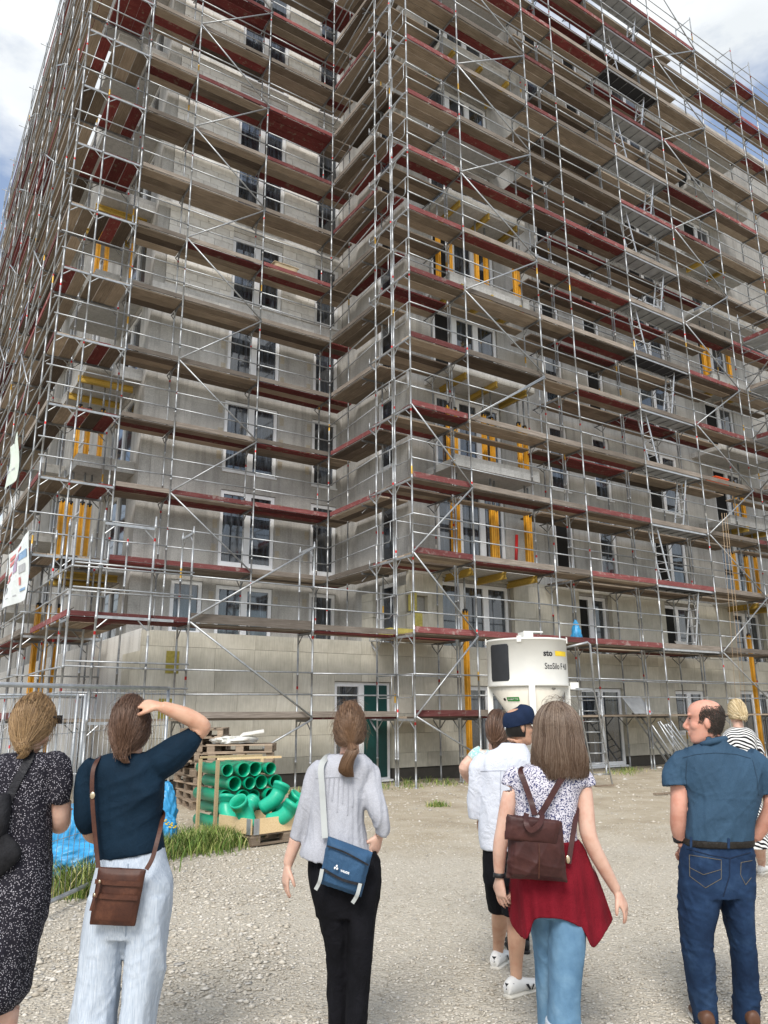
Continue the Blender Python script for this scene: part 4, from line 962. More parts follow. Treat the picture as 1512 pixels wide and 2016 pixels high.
for d in (.14, .78):
    a = P0 + ax * d - bx * .15; b = P0 + ax * d + bx * .90
    obox('upright', 'new_pine', a, a + Vector((0, 0, h_)), .04, .06, rk, up=ax)
    if d > .5: obox('upright', 'new_pine', b, b + Vector((0, 0, h_)), .04, .06, rk, up=ax)
    obox('top_bar', 'new_pine', a + Vector((0, 0, h_ + .021)), b + Vector((0, 0, h_ + .016)), .06, .03, rk); obox('bottom_bar', 'new_pine', a + Vector((0, 0, .015)), b + Vector((0, 0, .015)), .06, .03, rk)
# --- crate with elbows
K0 = c2w(-1.78, 10.98, 0); e1 = c2w(-.70, .71, 0).normalized(); e2 = c2w(.71, .70, 0).normalized(); kc = K0 + e1 * .4 + e2 * .6
ang = math.atan2(e2.y, e2.x)
pallet((kc.x, kc.y, .004), ang, 'pallet on the ground under the wooden crate of green elbows', None)
cr = empty('crate_collar', (kc.x, kc.y, .15), 'pale pine crate collar with metal corner hinges on a pallet', 'crate')
for s_, (p, q) in enumerate(((K0, K0 + e1 * .8), (K0 + e2 * .026, K0 + e2 * 1.2), (K0 + e1 * .8, K0 + e1 * .8 + e2 * 1.2), (K0 + e2 * 1.2, K0 + e2 * 1.2 + e1 * .8))):
    n_ = Vector((0, 0, 1)).cross((q - p).normalized()) * .012; d_ = (q - p).normalized()
    obox('side_board', 'new_pine', p + d_ * .013 + Vector((0, 0, .245)), q - d_ * .013 + Vector((0, 0, .245)), .024, .195, cr)
m = MB(); 
for d_ in (e1, e2): m.add(boxV(.09, .004, .2, (0, 0, 0)), BOXF, Matrix.Translation(K0 + d_ * .06 - (e2 if d_ is e1 else e1) * .016 + Vector((0, 0, .245))) @ Matrix.Rotation(math.atan2(d_.y, d_.x), 4, 'Z'))
m.obj('corner_hinge', 'galv_tube', cr)
def elbow(M, label, r=.105):
    pts = [];
    for i in range(9):
        t_ = i / 8; a = math.radians(45) * max(0, min(1, (t_ - .25) / .5)); pts.append(a)
    x = z = 0; P = [(0, 0)]; st = .05
    for i in range(1, 10):
        a = math.radians(45) * max(0, min(1, (i - 3) / 4)); x += math.sin(a) * st; z += math.cos(a) * st; P.append((x, z))
    n = 20; V = []; F = []
    def ring(i, rad):
        a = math.radians(45) * max(0, min(1, (i - 3) / 4)); t_ = Vector((math.sin(a), 0, math.cos(a))); nx = Vector((math.cos(a), 0, -math.sin(a))); c0 = Vector((P[i][0], 0, P[i][1]))
        return [tuple(M @ (c0 + nx * rad * math.cos(2 * math.pi * k / n) + Vector((0, 1, 0)) * rad * math.sin(2 * math.pi * k / n))) for k in range(n)]
    seq = [(0, r * .93), (0, r), (1, r), (2, r), (3, r), (4, r), (5, r), (6, r), (7, r * 1.0), (7, r * 1.13), (8, r * 1.13), (8, r * 1.17), (9, r * 1.17), (9, r * 1.04), (7, r * 1.0 - .005), (5, r * .93), (3, r * .93), (0, r * .93)]
    for i, rad in seq: V += ring(i, rad)
    for j in range(len(seq) - 1):
        for k in range(n): F.append((j * n + k, j * n + (k + 1) % n, (j + 1) * n + (k + 1) % n, (j + 1) * n + k))
    o = add('pipe_elbow', V, F, 'elbow_green', None, True); tag(o, label, 'pipe elbow', 'green elbows in the crate')
T_ = Vector((0, 0, 1))
for i, (a, b, z, dx, up_, ro) in enumerate(((.22, .14, .20, (-.5, .1), .85, 0.4), (.20, .42, .26, (.9, -.25), .25, 1.2), (.46, .72, .30, (.8, .5), .35, 2.2), (.58, .35, .24, (-.3, .6), .5, 3.2), (.22, .78, .24, (.6, .3), .5, 0.2), (.5, .52, .40, (.7, -.1), .45, 1.0), (.62, .12, .22, (-.6, .5), .6, 2))):
    d_ = (c2w(dx[0], dx[1], 0) + Vector((0, 0, up_))).normalized(); M_e = Mbeam(K0 + e1 * a + e2 * b + Vector((0, 0, z)), K0 + e1 * a + e2 * b + Vector((0, 0, z)) + d_) @ Matrix.Rotation(ro, 4, 'Z')
    elbow(M_e, '%s bright green pipe elbow lying in the pine crate' % (['nearest upturned', 'long nearest', 'raised right-hand', 'middle', 'right front', 'topmost', 'rear left'][i]))
# --- blue sacks
for i, (X, Y, s, lab) in enumerate(((-3.6, 9.7, (.30, .26, .38), 'large upright blue sack behind the fence between the two left women'), (-3.3, 8.9, (.36, .34, .22), 'low blue sack lying in the grass behind the fence'), (-3.0, 10.9, (.22, .22, .24), 'blue sack right of the navy-topped woman beside the fence post'), (-3.15, 11.5, (.2, .2, .42), 'narrow blue sack behind the fence post near the pallets'), (-4.3, 9.9, (.4, .3, .35), 'blue sack hidden behind the woman in the dotted dress'))):
    c = c2w(X, Y, .0); soft('rubbish_sack', (c.x, c.y, .0), s, 'blue_plastic', lab, 'sack', 50 + i, .85, .17, 5)
# --- site fence
def fence(A_, B_, zt0, zt1, label, mesh_=True, zb=.12):
    A_, B_ = Vector(A_), Vector(B_); f = empty('site_fence_panel', (A_.x, A_.y, 0), label, 'fence', 'mesh site fence panels'); L_ = (B_ - A_).length; r = .021
    up = Vector((0, 0, 1)); a0, b0 = A_ + up * zb, B_ + up * zb; a1, b1 = A_ + up * zt0, B_ + up * zt1
    tube('post', 'galv_tube', A_ + up * .02, a1 + up * .02, r, f); tube('post', 'galv_tube', B_ + up * .02, b1 + up * .02, r, f); tube('rail', 'galv_tube', a1, b1, r, f); tube('rail', 'galv_tube', a0, b0, r, f)
    n = int(L_ / .105); 
    for i in range(1, n):
        t_ = i / n; tube('wire', 'galv_tube', a0.lerp(b0, t_), a1.lerp(b1, t_), .0028, f, 5)
    for h in (.27, .52, .77): tube('wire', 'galv_tube', a0.lerp(a1, h), b0.lerp(b1, h), .003, f, 5)
    return f
fence(c2w(-2.70, 9.85, 0), c2w(-3.12, 5.75, 0), 2.02, 1.93, 'near mesh fence panel running from the post behind the navy-topped woman')
fence(c2w(-4.62, 12.2, 0), c2w(-7.4, 14.2, 0), 2.0, 2.0, 'farther mesh fence panel with its post left of the navy-topped woman')
fence(c2w(-4.70, 12.1, 0), c2w(-8.0, 11.7, 0), 2.0, 2.02, 'mesh fence panel at the left edge behind the dotted dress')
for i, (X, Y) in enumerate(((-4.66, 12.15),)):
    c = c2w(X, Y, 0); o = box('fence_block', 'concrete' if i else 'pallet_wood', (c.x - .3, c.y - .11, .005), (c.x + .3, c.y + .11, .14)); tag(o, ['brown foot block under the farther fence post', 'grey foot block under the near fence post in the grass'][i], 'fence foot')
# --- grass and weeds
def grass(name, label, pts, n, hmin, hmax, seed, cols, w=.005):
    r = np.random.default_rng(seed); V = []; F = []; tone = []
    for i in range(n):
        c = pts[r.integers(len(pts))]; p = np.array([c[0], c[1]]) + r.normal(size=2) * c[2]; h = hmin + (hmax - hmin) * r.random() ** 1.3; a = r.random() * 6.28; d = np.array([math.cos(a), math.sin(a)]); s_ = np.array([-d[1], d[0]]) * w * (.6 + r.random()); be = h * (.2 + .7 * r.random()); o = len(V)
        for k, (t_, ww) in enumerate(((0, 1), (.4, .9), (.75, .55))):
            q = p + d * be * t_ ** 2; z = h * t_ * (1 - .25 * t_); V += [(*(q - s_ * ww), z), (*(q + s_ * ww), z)]
        q = p + d * be; V.append((*q, h * .78)); F += [(o, o + 1, o + 3, o + 2), (o + 2, o + 3, o + 5, o + 4), (o + 4, o + 5, o + 6)]; tone += [r.random()] * 7
    o = add(name, V, F, cols); a_ = o.data.attributes.new('tone', 'FLOAT', 'POINT'); a_.data.foreach_set('value', np.array(tone, np.float32)); tag(o, label, 'grass', None, 'stuff')
t = NT('grass_blade'); at = t.n('ShaderNodeAttribute'); at.attribute_name = 'tone'; cc = t.ramp(at.outputs['Fac'], [(0, (0.05, 0.10, 0.018)), (.4, (0.12, 0.20, 0.035)), (.7, (0.24, 0.31, 0.07)), (1, (0.45, 0.39, 0.18))]); MATS['grass_blade'] = t.done(cc, .6, 0, .3)
def cp(X, Y, s): c = c2w(X, Y, 0); return (c.x, c.y, s)
grass('grass_patch', 'tall tangled green grass around the pipes and the fence post', [cp(-2.75, 10.6, .22), cp(-2.45, 10.7, .22), cp(-2.3, 11.0, .2), cp(-2.9, 11.0, .25), cp(-2.55, 11.3, .25), cp(-2.15, 11.25, .12), cp(-2.8, 10.2, .18)], 5200, .08, .34, 61, 'grass_blade', .006)
grass('grass_patch', 'bright green grass growing through the fence between the two left women', [cp(-2.95, 8.3, .16), cp(-3.05, 8.7, .2), cp(-3.1, 9.1, .25), cp(-2.95, 9.4, .2), cp(-3.3, 8.5, .25), cp(-2.85, 8.9, .15)], 4200, .1, .42, 62, 'grass_blade', .006)
q = at_z(862, 1588, 0); grass('weed_tuft', 'small lone tuft of grass on the sand before the corner scaffold', [(q.x, q.y, .09)], 220, .06, .16, 63, 'grass_blade', .006)
q = at_z(700, 1545, 0); grass('weed_strip', 'thin weeds along the wall foot and scaffold feet', [(8 + i * .45, 16.2 + .5 * math.sin(i * 3.3), .2) for i in range(12)] + [(14 + i * .8, 15.9 + .5 * math.sin(i * 2.1), .25) for i in range(8)], 1500, .05, .2, 64, 'grass_blade', .007)
def flower(i, X, Y, h):
    c = c2w(X, Y, 0); f = empty('yellow_flower', c, ['leftmost', 'second', 'third', 'fourth', 'fifth', 'rightmost'][i] + ' yellow weed flower beside the blue sack', 'flower', 'yellow weed flowers'); m = MB(); m.path([c, c + Vector((.02, .01, h * .6)), c + Vector((.0, .02, h))], .003, 4); m.obj('stem', 'grass_blade', f); m = MB()
    for k in range(6):
        a = k * 1.047; p = c + Vector((.012 * math.cos(a * 2.3) * 3, .02 + .012 * math.sin(a) * 3, h + .01 * (k % 3))); V, F = lathe([(.002, -.006), (.014, 0), (.012, .008), (.002, .011)], p, 7); m.add(V, F)
    m.obj('blossom', 'sign_yellow', f)
for i, (X, Y, h) in enumerate(((-2.98, 10.3, .36), (-2.9, 10.25, .40), (-2.83, 10.3, .37), (-2.78, 10.28, .41), (-2.72, 10.35, .36), (-2.66, 10.3, .33))): flower(i, X, Y, h)
# ------------------------------------------------------------------ people
TMP = bpy.data.scenes.new('tmp_remesh')
CAMV = Vector((0, 0, EYE)); RT, FW, UPV = np.array(c2w(1, 0, 0)), np.array(c2w(0, 1, 0)), np.array([0, 0, 1.0])
def pt(x, y, D): return np.array(at_depth(x, y, D))
def mpp(x, y, D): return float(np.linalg.norm(pt(x + 1, y, D) - pt(x, y, D)))
def catmull(A, n):
    A = np.asarray(A, float); out = []
    for i in range(len(A) - 1):
        p0, p1, p2, p3 = A[max(i - 1, 0)], A[i], A[i + 1], A[min(i + 2, len(A) - 1)]
        for k in range(n):
            t = k / n; out.append(.5 * (2 * p1 + (p2 - p0) * t + (2 * p0 - 5 * p1 + 4 * p2 - p3) * t * t + (3 * p1 - p0 - 3 * p2 + p3) * t ** 3))
    out.append(A[-1]); return np.array(out)
def skin_rings(R):
    n = R.shape[1]; V = R.reshape(-1, 3); F = []
    for j in range(len(R) - 1):
        for i in range(n): F.append((j * n + i, j * n + (i + 1) % n, (j + 1) * n + (i + 1) % n, (j + 1) * n + i))
    F.append(tuple(range(n - 1, -1, -1))); F.append(tuple(range((len(R) - 1) * n, len(R) * n))); return V, F
def torso(D, rings, sub=4, n=28, ex=2.3):
    """rings: (y, xl, xr, dD, depth_half) with the photo's pixel rows; yl/yr tilt optional 6th"""
    prm = []
    for r in rings:
        y, xl, xr = r[:3]; dD = r[3] if len(r) > 3 else 0; hw = (xr - xl) / 2 * mpp(756, y, D + dD); dep = r[4] if len(r) > 4 else hw * .62; ti = r[5] if len(r) > 5 else 0
        c = pt((xl + xr) / 2, y, D + dD); prm.append([*c, hw, dep, ti * mpp(756, y, D)])
    prm = catmull(prm, sub); th = np.linspace(0, 2 * np.pi, n, endpoint=False); c_, s_ = np.cos(th), np.sin(th)
    cx = np.sign(c_) * np.abs(c_) ** (2 / ex); sx = np.sign(s_) * np.abs(s_) ** (2 / ex)
    R = np.array([p[:3] + np.outer(cx * p[3], RT) + np.outer(sx * p[4], FW) + np.outer(cx * p[5], UPV) for p in prm]); return skin_rings(R)
def limbw(P, r, sub=4, n=16):
    A = catmull(np.column_stack([np.asarray(P, float), np.asarray(r, float)]), sub); C_ = A[:, :3]; rr = np.maximum(A[:, 3], .003); R = []; prev = None
    for i in range(len(C_)):
        d = C_[min(i + 1, len(C_) - 1)] - C_[max(i - 1, 0)]; d /= np.linalg.norm(d) + 1e-9
        x = np.cross(d, FW if abs(d @ FW) < .9 else RT) if prev is None else prev - d * (prev @ d)
        x /= np.linalg.norm(x); prev = x; y = np.cross(d, x); th = np.linspace(0, 2 * np.pi, n, endpoint=False)
        R.append(C_[i] + rr[i] * (np.outer(np.cos(th), x) + np.outer(np.sin(th), y)))
    return skin_rings(np.array(R))
def limb(D, pts, sub=4, n=16):
    """(x, y, dD, width px)"""
    return limbw([pt(p[0], p[1], D + p[2]) for p in pts], [p[3] / 2 * mpp(756, p[1], D + p[2]) for p in pts], sub, n)
def ball(c, ax3, rad, n=14):
    th = np.linspace(0, np.pi, n); ph = np.linspace(0, 2 * np.pi, n * 2, endpoint=False); a, b, k = [np.asarray(x, float) for x in ax3]
    R = np.array([np.asarray(c) + k * rad[2] * math.cos(t) + np.outer(np.cos(ph), a) * rad[0] * max(math.sin(t), .02) + np.outer(np.sin(ph), b) * rad[1] * max(math.sin(t), .02) for t in th]); return skin_rings(R[::-1])
def folds(P, N, seed, amp, wl, stretch=(1, 1, 1)):
    r = np.random.default_rng(seed); Q = P * np.asarray(stretch) / wl * 2 * np.pi; f = np.zeros(len(P))
    for o in range(6):
        k = r.normal(size=3); k /= np.linalg.norm(k); k2 = r.normal(size=3); k2 /= np.linalg.norm(k2); s = 1.0 * 1.35 ** (o % 3)
        f += (1 - np.abs(np.sin(.5 * s * (Q @ k) + 1.3 * np.sin(.55 * (Q @ k2) + o) + o))) ** 2 * (.7 if o > 2 else 1)
    f = f / 6 * 2.2 - .55; k = r.normal(size=3); k2 = r.normal(size=3); mk = np.clip(.55 + .75 * np.sin(.28 * (Q @ (k / np.linalg.norm(k))) + 1) * np.sin(.33 * (Q @ (k2 / np.linalg.norm(k2))) + 2), .12, 1.15); f = f * mk
    return P + N * (f * amp)[:, None]
def union(name, pieces, voxel, mt, parent, smooth=4, wr=None, noise=None, zmin=None):
    """join closed pieces into one continuous skin"""
    V = []; F = []; o = 0
    for v, f in pieces: V.append(np.asarray(v)); F += [tuple(i + o for i in q) for q in f]; o += len(v)
    V = np.concatenate(V); c = V.mean(0)
    me = bpy.data.meshes.new(name); me.from_pydata((V - c).tolist(), [], F); ob = bpy.data.objects.new('t', me); TMP.collection.objects.link(ob)
    m = ob.modifiers.new('r', 'REMESH'); m.mode = 'VOXEL'; m.voxel_size = voxel; m.adaptivity = 0
    if smooth: s = ob.modifiers.new('s', 'SMOOTH'); s.factor = .5; s.iterations = smooth
    TMP.view_layers[0].update(); dg = TMP.view_layers[0].depsgraph; dg.update(); out = bpy.data.meshes.new_from_object(ob.evaluated_get(dg)); bpy.data.objects.remove(ob)
    n = len(out.vertices); co = np.empty(n * 3); no = np.empty(n * 3); out.vertices.foreach_get('co', co); out.vertices.foreach_get('normal', no); co = co.reshape(-1, 3); no = no.reshape(-1, 3)
    for w in (wr or []): co = folds(co, no, *w)
    if zmin is not None: co[:, 2] = np.maximum(co[:, 2], zmin - c[2])
    out.vertices.foreach_set('co', co.ravel()); out.materials.clear(); out.materials.append(M_(mt)); out.polygons.foreach_set('use_smooth', [True] * len(out.polygons)); out.polygons.foreach_set('material_index', [0] * len(out.polygons)); out.update(); out.name = name
    return link(name, out, Matrix.Translation(Vector(c)), parent)
def hand(w, d, n, lat, curl=(.35, .35, .4, .45), s=1.0, thumb=(.75, -.25)):
    """w wrist, d towards the fingers, n back of the hand, lat towards the thumb"""
    w, d, n, lat = [np.asarray(x, float) for x in (w, d, n, lat)]; d /= np.linalg.norm(d); n = n - d * (n @ d); n /= np.linalg.norm(n); lt = np.cross(d, n); lt *= np.sign(lt @ lat) or 1
    th = np.linspace(0, 2 * np.pi, 16, endpoint=False); out = []
    R = [w + d * a * s + np.outer(np.cos(th), lt) * hw * s + np.outer(np.sin(th), n) * tk * s + lt * sh * s for a, hw, tk, sh in ((-.02, .024, .02, 0), (0, .025, .019, 0), (.03, .034, .019, .003), (.06, .040, .017, .002), (.088, .041, .014, 0), (.1, .036, .011, 0))]
    out.append(skin_rings(catmull(np.array(R).reshape(6, -1), 3).reshape(-1, 16, 3)))
    for i, (off, L_) in enumerate(((.031, .070), (.0105, .079), (-.0105, .073), (-.031, .058))):
        p = w + d * (.092 - .004 * abs(i - 1)) * s + lt * off * s; P = [p - d * .02 * s, p]; a = .08
        for seg in (.45, .32, .23):
            a += curl[i] * (.6 if seg == .45 else .9); dirv = d * math.cos(a) - n * math.sin(a) + lt * off * 1.6; dirv /= np.linalg.norm(dirv); p = p + dirv * L_ * seg * s * 1.05; P.append(p)
        out.append(limbw(P, [.0085 * s, .0088 * s, .0082 * s, .0075 * s, .0055 * s], 3, 10))
    p = w + d * .028 * s + lt * .022 * s; d1 = d * .72 + lt * thumb[0] + n * thumb[1]; d1 /= np.linalg.norm(d1); d2 = d * .9 + lt * .25 + n * (thumb[1] - .15); d2 /= np.linalg.norm(d2)
    out.append(limbw([p - d1 * .015 * s, p + d1 * .03 * s, p + d1 * .05 * s, p + d1 * .05 * s + d2 * .025 * s, p + d1 * .05 * s + d2 * .042 * s], [.015 * s, .0125 * s, .0105 * s, .0095 * s, .006 * s], 3, 10))
    return out
HEADP = [(-.122, .028, .066, .022), (-.112, .002, .086, .042), (-.09, -.035, .091, .055), (-.07, -.055, .089, .060), (-.05, -.068, .092, .064), (-.03, -.08, .090, .068), (0, -.092, .087, .071), (.025, -.098, .082, .073), (.042, -.101, .091, .075), (.07, -.101, .089, .076), (.095, -.092, .076, .069), (.113, -.072, .052, .053), (.124, -.045, .022, .03), (.128, -.02, -.002, .01)]
def head(c, f, up=(0, 0, 1), s=.91, face=True):
    c, f, up = np.asarray(c, float), np.asarray(f, float), np.asarray(up, float); up /= np.linalg.norm(up); f = f - up * (f @ up); f /= np.linalg.norm(f); r = np.cross(f, up); th = np.linspace(0, 2 * np.pi, 24, endpoint=False); cs, sn = np.cos(th), np.sin(th)
    R = [c + up * z * s + f * ((b + fr) / 2) * s + np.outer(np.sign(cs) * np.abs(cs) ** .9, f) * ((fr - b) / 2) * s + np.outer(np.sign(sn) * np.abs(sn) ** .9, r) * w * s for z, b, fr, w in HEADP]
    out = [skin_rings(catmull(np.array(R).reshape(len(HEADP), -1), 3).reshape(-1, 24, 3))]
    for sd in (-1, 1):
        e = c + r * sd * .073 * s + f * -.012 * s + up * -.005 * s; out.append(ball(e, (r * .35 + f * -.94 * sd * sd, up, r * sd + f * -.35), (.019 * s, .031 * s, .010 * s)))
    if face:
        out.append(limbw([c + f * .084 * s + up * .03 * s, c + f * .100 * s + up * .0 * s, c + f * .114 * s + up * -.022 * s, c + f * .098 * s + up * -.036 * s], [.008 * s, .0105 * s, .0125 * s, .010 * s], 3, 12))
        out.append(ball(c + f * .090 * s - up * .058 * s, (r, f, up), (.024 * s, .011 * s, .006 * s))); out.append(ball(c + f * .089 * s - up * .071 * s, (r, f, up), (.021 * s, .010 * s, .007 * s)))
        for sd in (-1, 1): out.append(ball(c + f * .084 * s + r * sd * .03 * s + up * .043 * s, (r, f, up), (.024 * s, .010 * s, .009 * s))); out.append(ball(c + f * .05 * s + r * sd * .040 * s - up * .02 * s, (r, f, up), (.026 * s, .032 * s, .030 * s)))
    return out
def strandmesh(name, paths, mt, parent, tone_fn=None):
    """paths: list of (Nx3, r_start, r_end) -> tapered four-sided locks"""
    V = []; F = []; tone = []; along = []; o = 0; r = np.random.default_rng(len(paths)); q = np.array([[1, 0], [0, 1], [-1, 0], [0, -1]], float)
    for P, r0, r1 in paths:
        P = np.asarray(P, float); n = len(P); T = np.gradient(P, axis=0); T /= np.linalg.norm(T, axis=1)[:, None] + 1e-9; ref = np.array([.31, .52, .79]); X = np.cross(T, ref); X /= np.linalg.norm(X, axis=1)[:, None] + 1e-9; Y = np.cross(T, X); t = np.linspace(0, 1, n); rr = r0 + (r1 - r0) * t
        for a, b in q: V.append(P + (X * a + Y * b) * rr[:, None])
        for s in range(4):
            s2 = (s + 1) % 4
            for i in range(n - 1): F.append((o + s * n + i, o + s2 * n + i, o + s2 * n + i + 1, o + s * n + i + 1))
        o += 4 * n; tn = r.random(); tone += [tn] * (4 * n); along += list(t) * 4
    me_o = add(name, np.concatenate(V), F, mt, parent, True)
    for nm, dat in (('tone', tone), ('along', along)): a = me_o.data.attributes.new(nm, 'FLOAT', 'POINT'); a.data.foreach_set('value', np.array(dat, np.float32))
    return me_o
def m_hair(name, dark, mid, light, tip=None):
    t = NT(name); a = t.n('ShaderNodeAttribute'); a.attribute_name = 'tone'; b = t.n('ShaderNodeAttribute'); b.attribute_name = 'along'
    c = t.ramp(a.outputs['Fac'], [(0, dark), (.5, mid), (1, light)])
    if tip: m = t.n('ShaderNodeMath', operation='MULTIPLY'); t.l(b.outputs['Fac'], m.inputs[0]); m.inputs[1].default_value = .6; c = t.mix(m.outputs[0], c, tip)
    MATS[name] = t.done(c, .42, 0, .4); t.b.inputs['Anisotropic'].default_value = .4; return name
def m_skin(name, col):
    t = NT(name); v = t.coord('Object'); n = t.noise(v, 14, 5); n2 = t.noise(v, 90, 3)
    c = t.ramp(n, [(.3, [col[0] * .86, col[1] * .74, col[2] * .70]), (.55, col), (.8, [min(1, x * 1.1) for x in col])]); t.bump(n2, .12, .002)
    t.b.inputs['Subsurface Weight'].default_value = .12; t.b.inputs['Subsurface Radius'].default_value = (.012, .005, .003); t.b.inputs['Subsurface Scale'].default_value = 1.0
    MATS[name] = t.done(c, .5, 0, .35); return name
def m_cloth(name, col, var=.14, weave=260, rough=.9, bump=.5, fold=9, dark=None, sheen=0.0):
    t = NT(name); v = t.coord('Object'); n = t.noise(v, fold, 4, .5); w = t.noise(v, weave, 2)
    c = t.ramp(n, [(.3, dark or [x * (1 - var) for x in col]), (.7, [min(1, x * (1 + var)) for x in col])]); c = t.mix(.25, c, t.ramp(w, [(.3, (.2,) * 3), (.7, (.8,) * 3)]), 'OVERLAY')
    h = t.n('ShaderNodeMath', operation='MULTIPLY_ADD'); t.l(w, h.inputs[0]); h.inputs[1].default_value = .12; nz = t.noise(v, fold * 1.6, 3); nz.node.inputs['Distortion'].default_value = 1.6; t.l(nz, h.inputs[2]); t.bump(h.outputs[0], bump, .02)
    t.b.inputs['Sheen Weight'].default_value = sheen; MATS[name] = t.done(c, rough, 0, .12); return name
def tube_strip(name, pts, w, th, mt, parent, nrm=None):
    """flat strap through world points"""
    P = catmull(pts, 6); V = []; F = []
    for i, p in enumerate(P):
        d = P[min(i + 1, len(P) - 1)] - P[max(i - 1, 0)]; d /= np.linalg.norm(d); nn = np.asarray(nrm if nrm is not None else -FW, float); nn = nn - d * (nn @ d); nn /= np.linalg.norm(nn); s = np.cross(d, nn)
        V += [p - s * w / 2, p + s * w / 2, p + s * w / 2 + nn * th, p - s * w / 2 + nn * th]
    for i in range(len(P) - 1):
        for k in range(4): F.append((i * 4 + k, i * 4 + (k + 1) % 4, i * 4 + 4 + (k + 1) % 4, i * 4 + 4 + k))
    F += [(3, 2, 1, 0), tuple(len(V) - 4 + k for k in range(4))]; return add(name, V, F, mt, parent)
def gather(c, f, up, rad, tie, n, seed, r0=.0035, spread=.012, lift=.03, zlo=-.15, loose=.02):
    """hair combed over the skull to a tie point"""
    r = np.random.default_rng(seed); c, f, up = np.asarray(c), np.asarray(f, float), np.asarray(up, float); f = f - up * (f @ up); f /= np.linalg.norm(f); rt = np.cross(f, up); out = []
    A = np.array([rt, f, up]); tl = A @ (np.asarray(tie) - c) / rad; td = tl / np.linalg.norm(tl); tn = np.linalg.norm(tl)
    k = 0
    while k < n:
        az = r.uniform(-np.pi, np.pi); el = np.arcsin(r.uniform(zlo, .99)); s = np.array([math.cos(el) * math.sin(az), math.cos(el) * math.cos(az), math.sin(el)])
        if s[1] > .55 and s[2] < .45: continue                     # keep the face free
        k += 1; ang = math.acos(np.clip(s @ td, -1, 1)); 
        if ang < .05: continue
        t = np.linspace(0, 1, 12); P = (np.sin((1 - t) * ang)[:, None] * s + np.sin(t * ang)[:, None] * td) / max(math.sin(ang), .05)
        P /= np.linalg.norm(P, axis=1)[:, None]; rr = (1.02 + lift * r.random()) + loose * np.sin(np.pi * t) * r.random() ; rr = rr * (1 - t ** 6) + (tn) * t ** 6
        Q = P * rr[:, None] * rad; jit = r.normal(size=3) * spread * .5; Q = c + Q @ A + (t ** 4)[:, None] * jit + np.sin(t * r.uniform(4, 11) + r.random() * 6)[:, None] * .0032 * r.normal(size=3)
        out.append((Q, r0 * r.uniform(.6, 1.2), r0 * r.uniform(.4, .7)))
    return out
def fly(c, rad, n, seed, r0=.0007):
    """stray hairs standing off the head"""
    r = np.random.default_rng(seed); out = []
    for _ in range(n):
        s = r.normal(size=3); s[2] = abs(s[2]) * .9 - .35; s -= FW * max(0, s @ FW); s /= np.linalg.norm(s); d = np.cross(s, r.normal(size=3)); d /= np.linalg.norm(d); b = c + (RT * (s @ RT) * rad[0] + FW * (s @ FW) * rad[1] + UPV * s[2] * rad[2]) * 1.02; L_ = r.uniform(.03, .10); t = np.linspace(0, 1, 7)[:, None]; out.append((b + d * L_ * t + s * .022 * r.random() * np.sin(np.pi * t * .8) - UPV * .03 * t * t, r0, r0 * .5))
    return out
def tail(line, radii, n, seed, r0=.003, wav=.004):
    r = np.random.default_rng(seed); L_ = catmull(np.column_stack([line, radii]), 6); C_, rad = L_[:, :3], L_[:, 3]; t = np.linspace(0, 1, len(C_)); out = []
    for _ in range(n):
        a = r.random() * 6.28; q = math.sqrt(r.random()); e = RT * math.cos(a) + FW * math.sin(a); m = max(4, int(len(C_) * r.uniform(.75, 1.0))); P = C_[:m] + np.outer(rad[:m] * q, e) + np.outer(np.sin(t[:m] * 9 + a) * wav * t[:m], RT); out.append((P, r0 * r.uniform(.6, 1.2), r0 * .3))
    return out
def bun(c, R_, n, seed, r0=.003):
    r = np.random.default_rng(seed); out = []
    for _ in range(n):
        a = r.normal(size=3); a /= np.linalg.norm(a); b = np.cross(a, r.normal(size=3)); b /= np.linalg.norm(b); k = np.cross(a, b); t = np.linspace(0, r.uniform(2.5, 5), 12); q = R_ * r.uniform(.55, 1.05); out.append((np.asarray(c) + np.outer(np.cos(t), b) * q + np.outer(np.sin(t), k) * q * .8, r0 * r.uniform(.6, 1.1), r0 * .5))
    return out
def bob(c, f, up, rad, zend, n, seed, r0=.0035, flare=.02, wide=1.0):
    r = np.random.default_rng(seed); rt = np.cross(f, up); out = []
    for _ in range(n):
        az = r.uniform(-np.pi, np.pi)
        if abs(az) < .75: continue
        s0 = r.uniform(.0, .35); lay = 1.02 + .10 * r.random(); e0 = np.array([math.sin(az), math.cos(az)]); t = np.linspace(np.pi / 2 - .1 - s0, -.02, 9); P = []
        for a in t: P.append(c + rt * rad[0] * lay * math.cos(a) * e0[0] * wide + f * rad[1] * lay * math.cos(a) * e0[1] + up * rad[2] * lay * math.sin(a))
        ze = zend + r.normal() * .012 + (.03 if abs(az) < 1.4 else 0); p = P[-1]; L_ = p[2] - ze
        for k in np.linspace(.12, 1, 9): P.append(p + (rt * e0[0] + f * e0[1]) * (flare * math.sin(k * 2.2) - .015 * k * k * r.random()) - UPV * L_ * k + rt * .006 * math.sin(k * 6 + az * 5))
        out.append((np.array(P), r0 * r.uniform(.6, 1.2), r0 * .45))
    return out
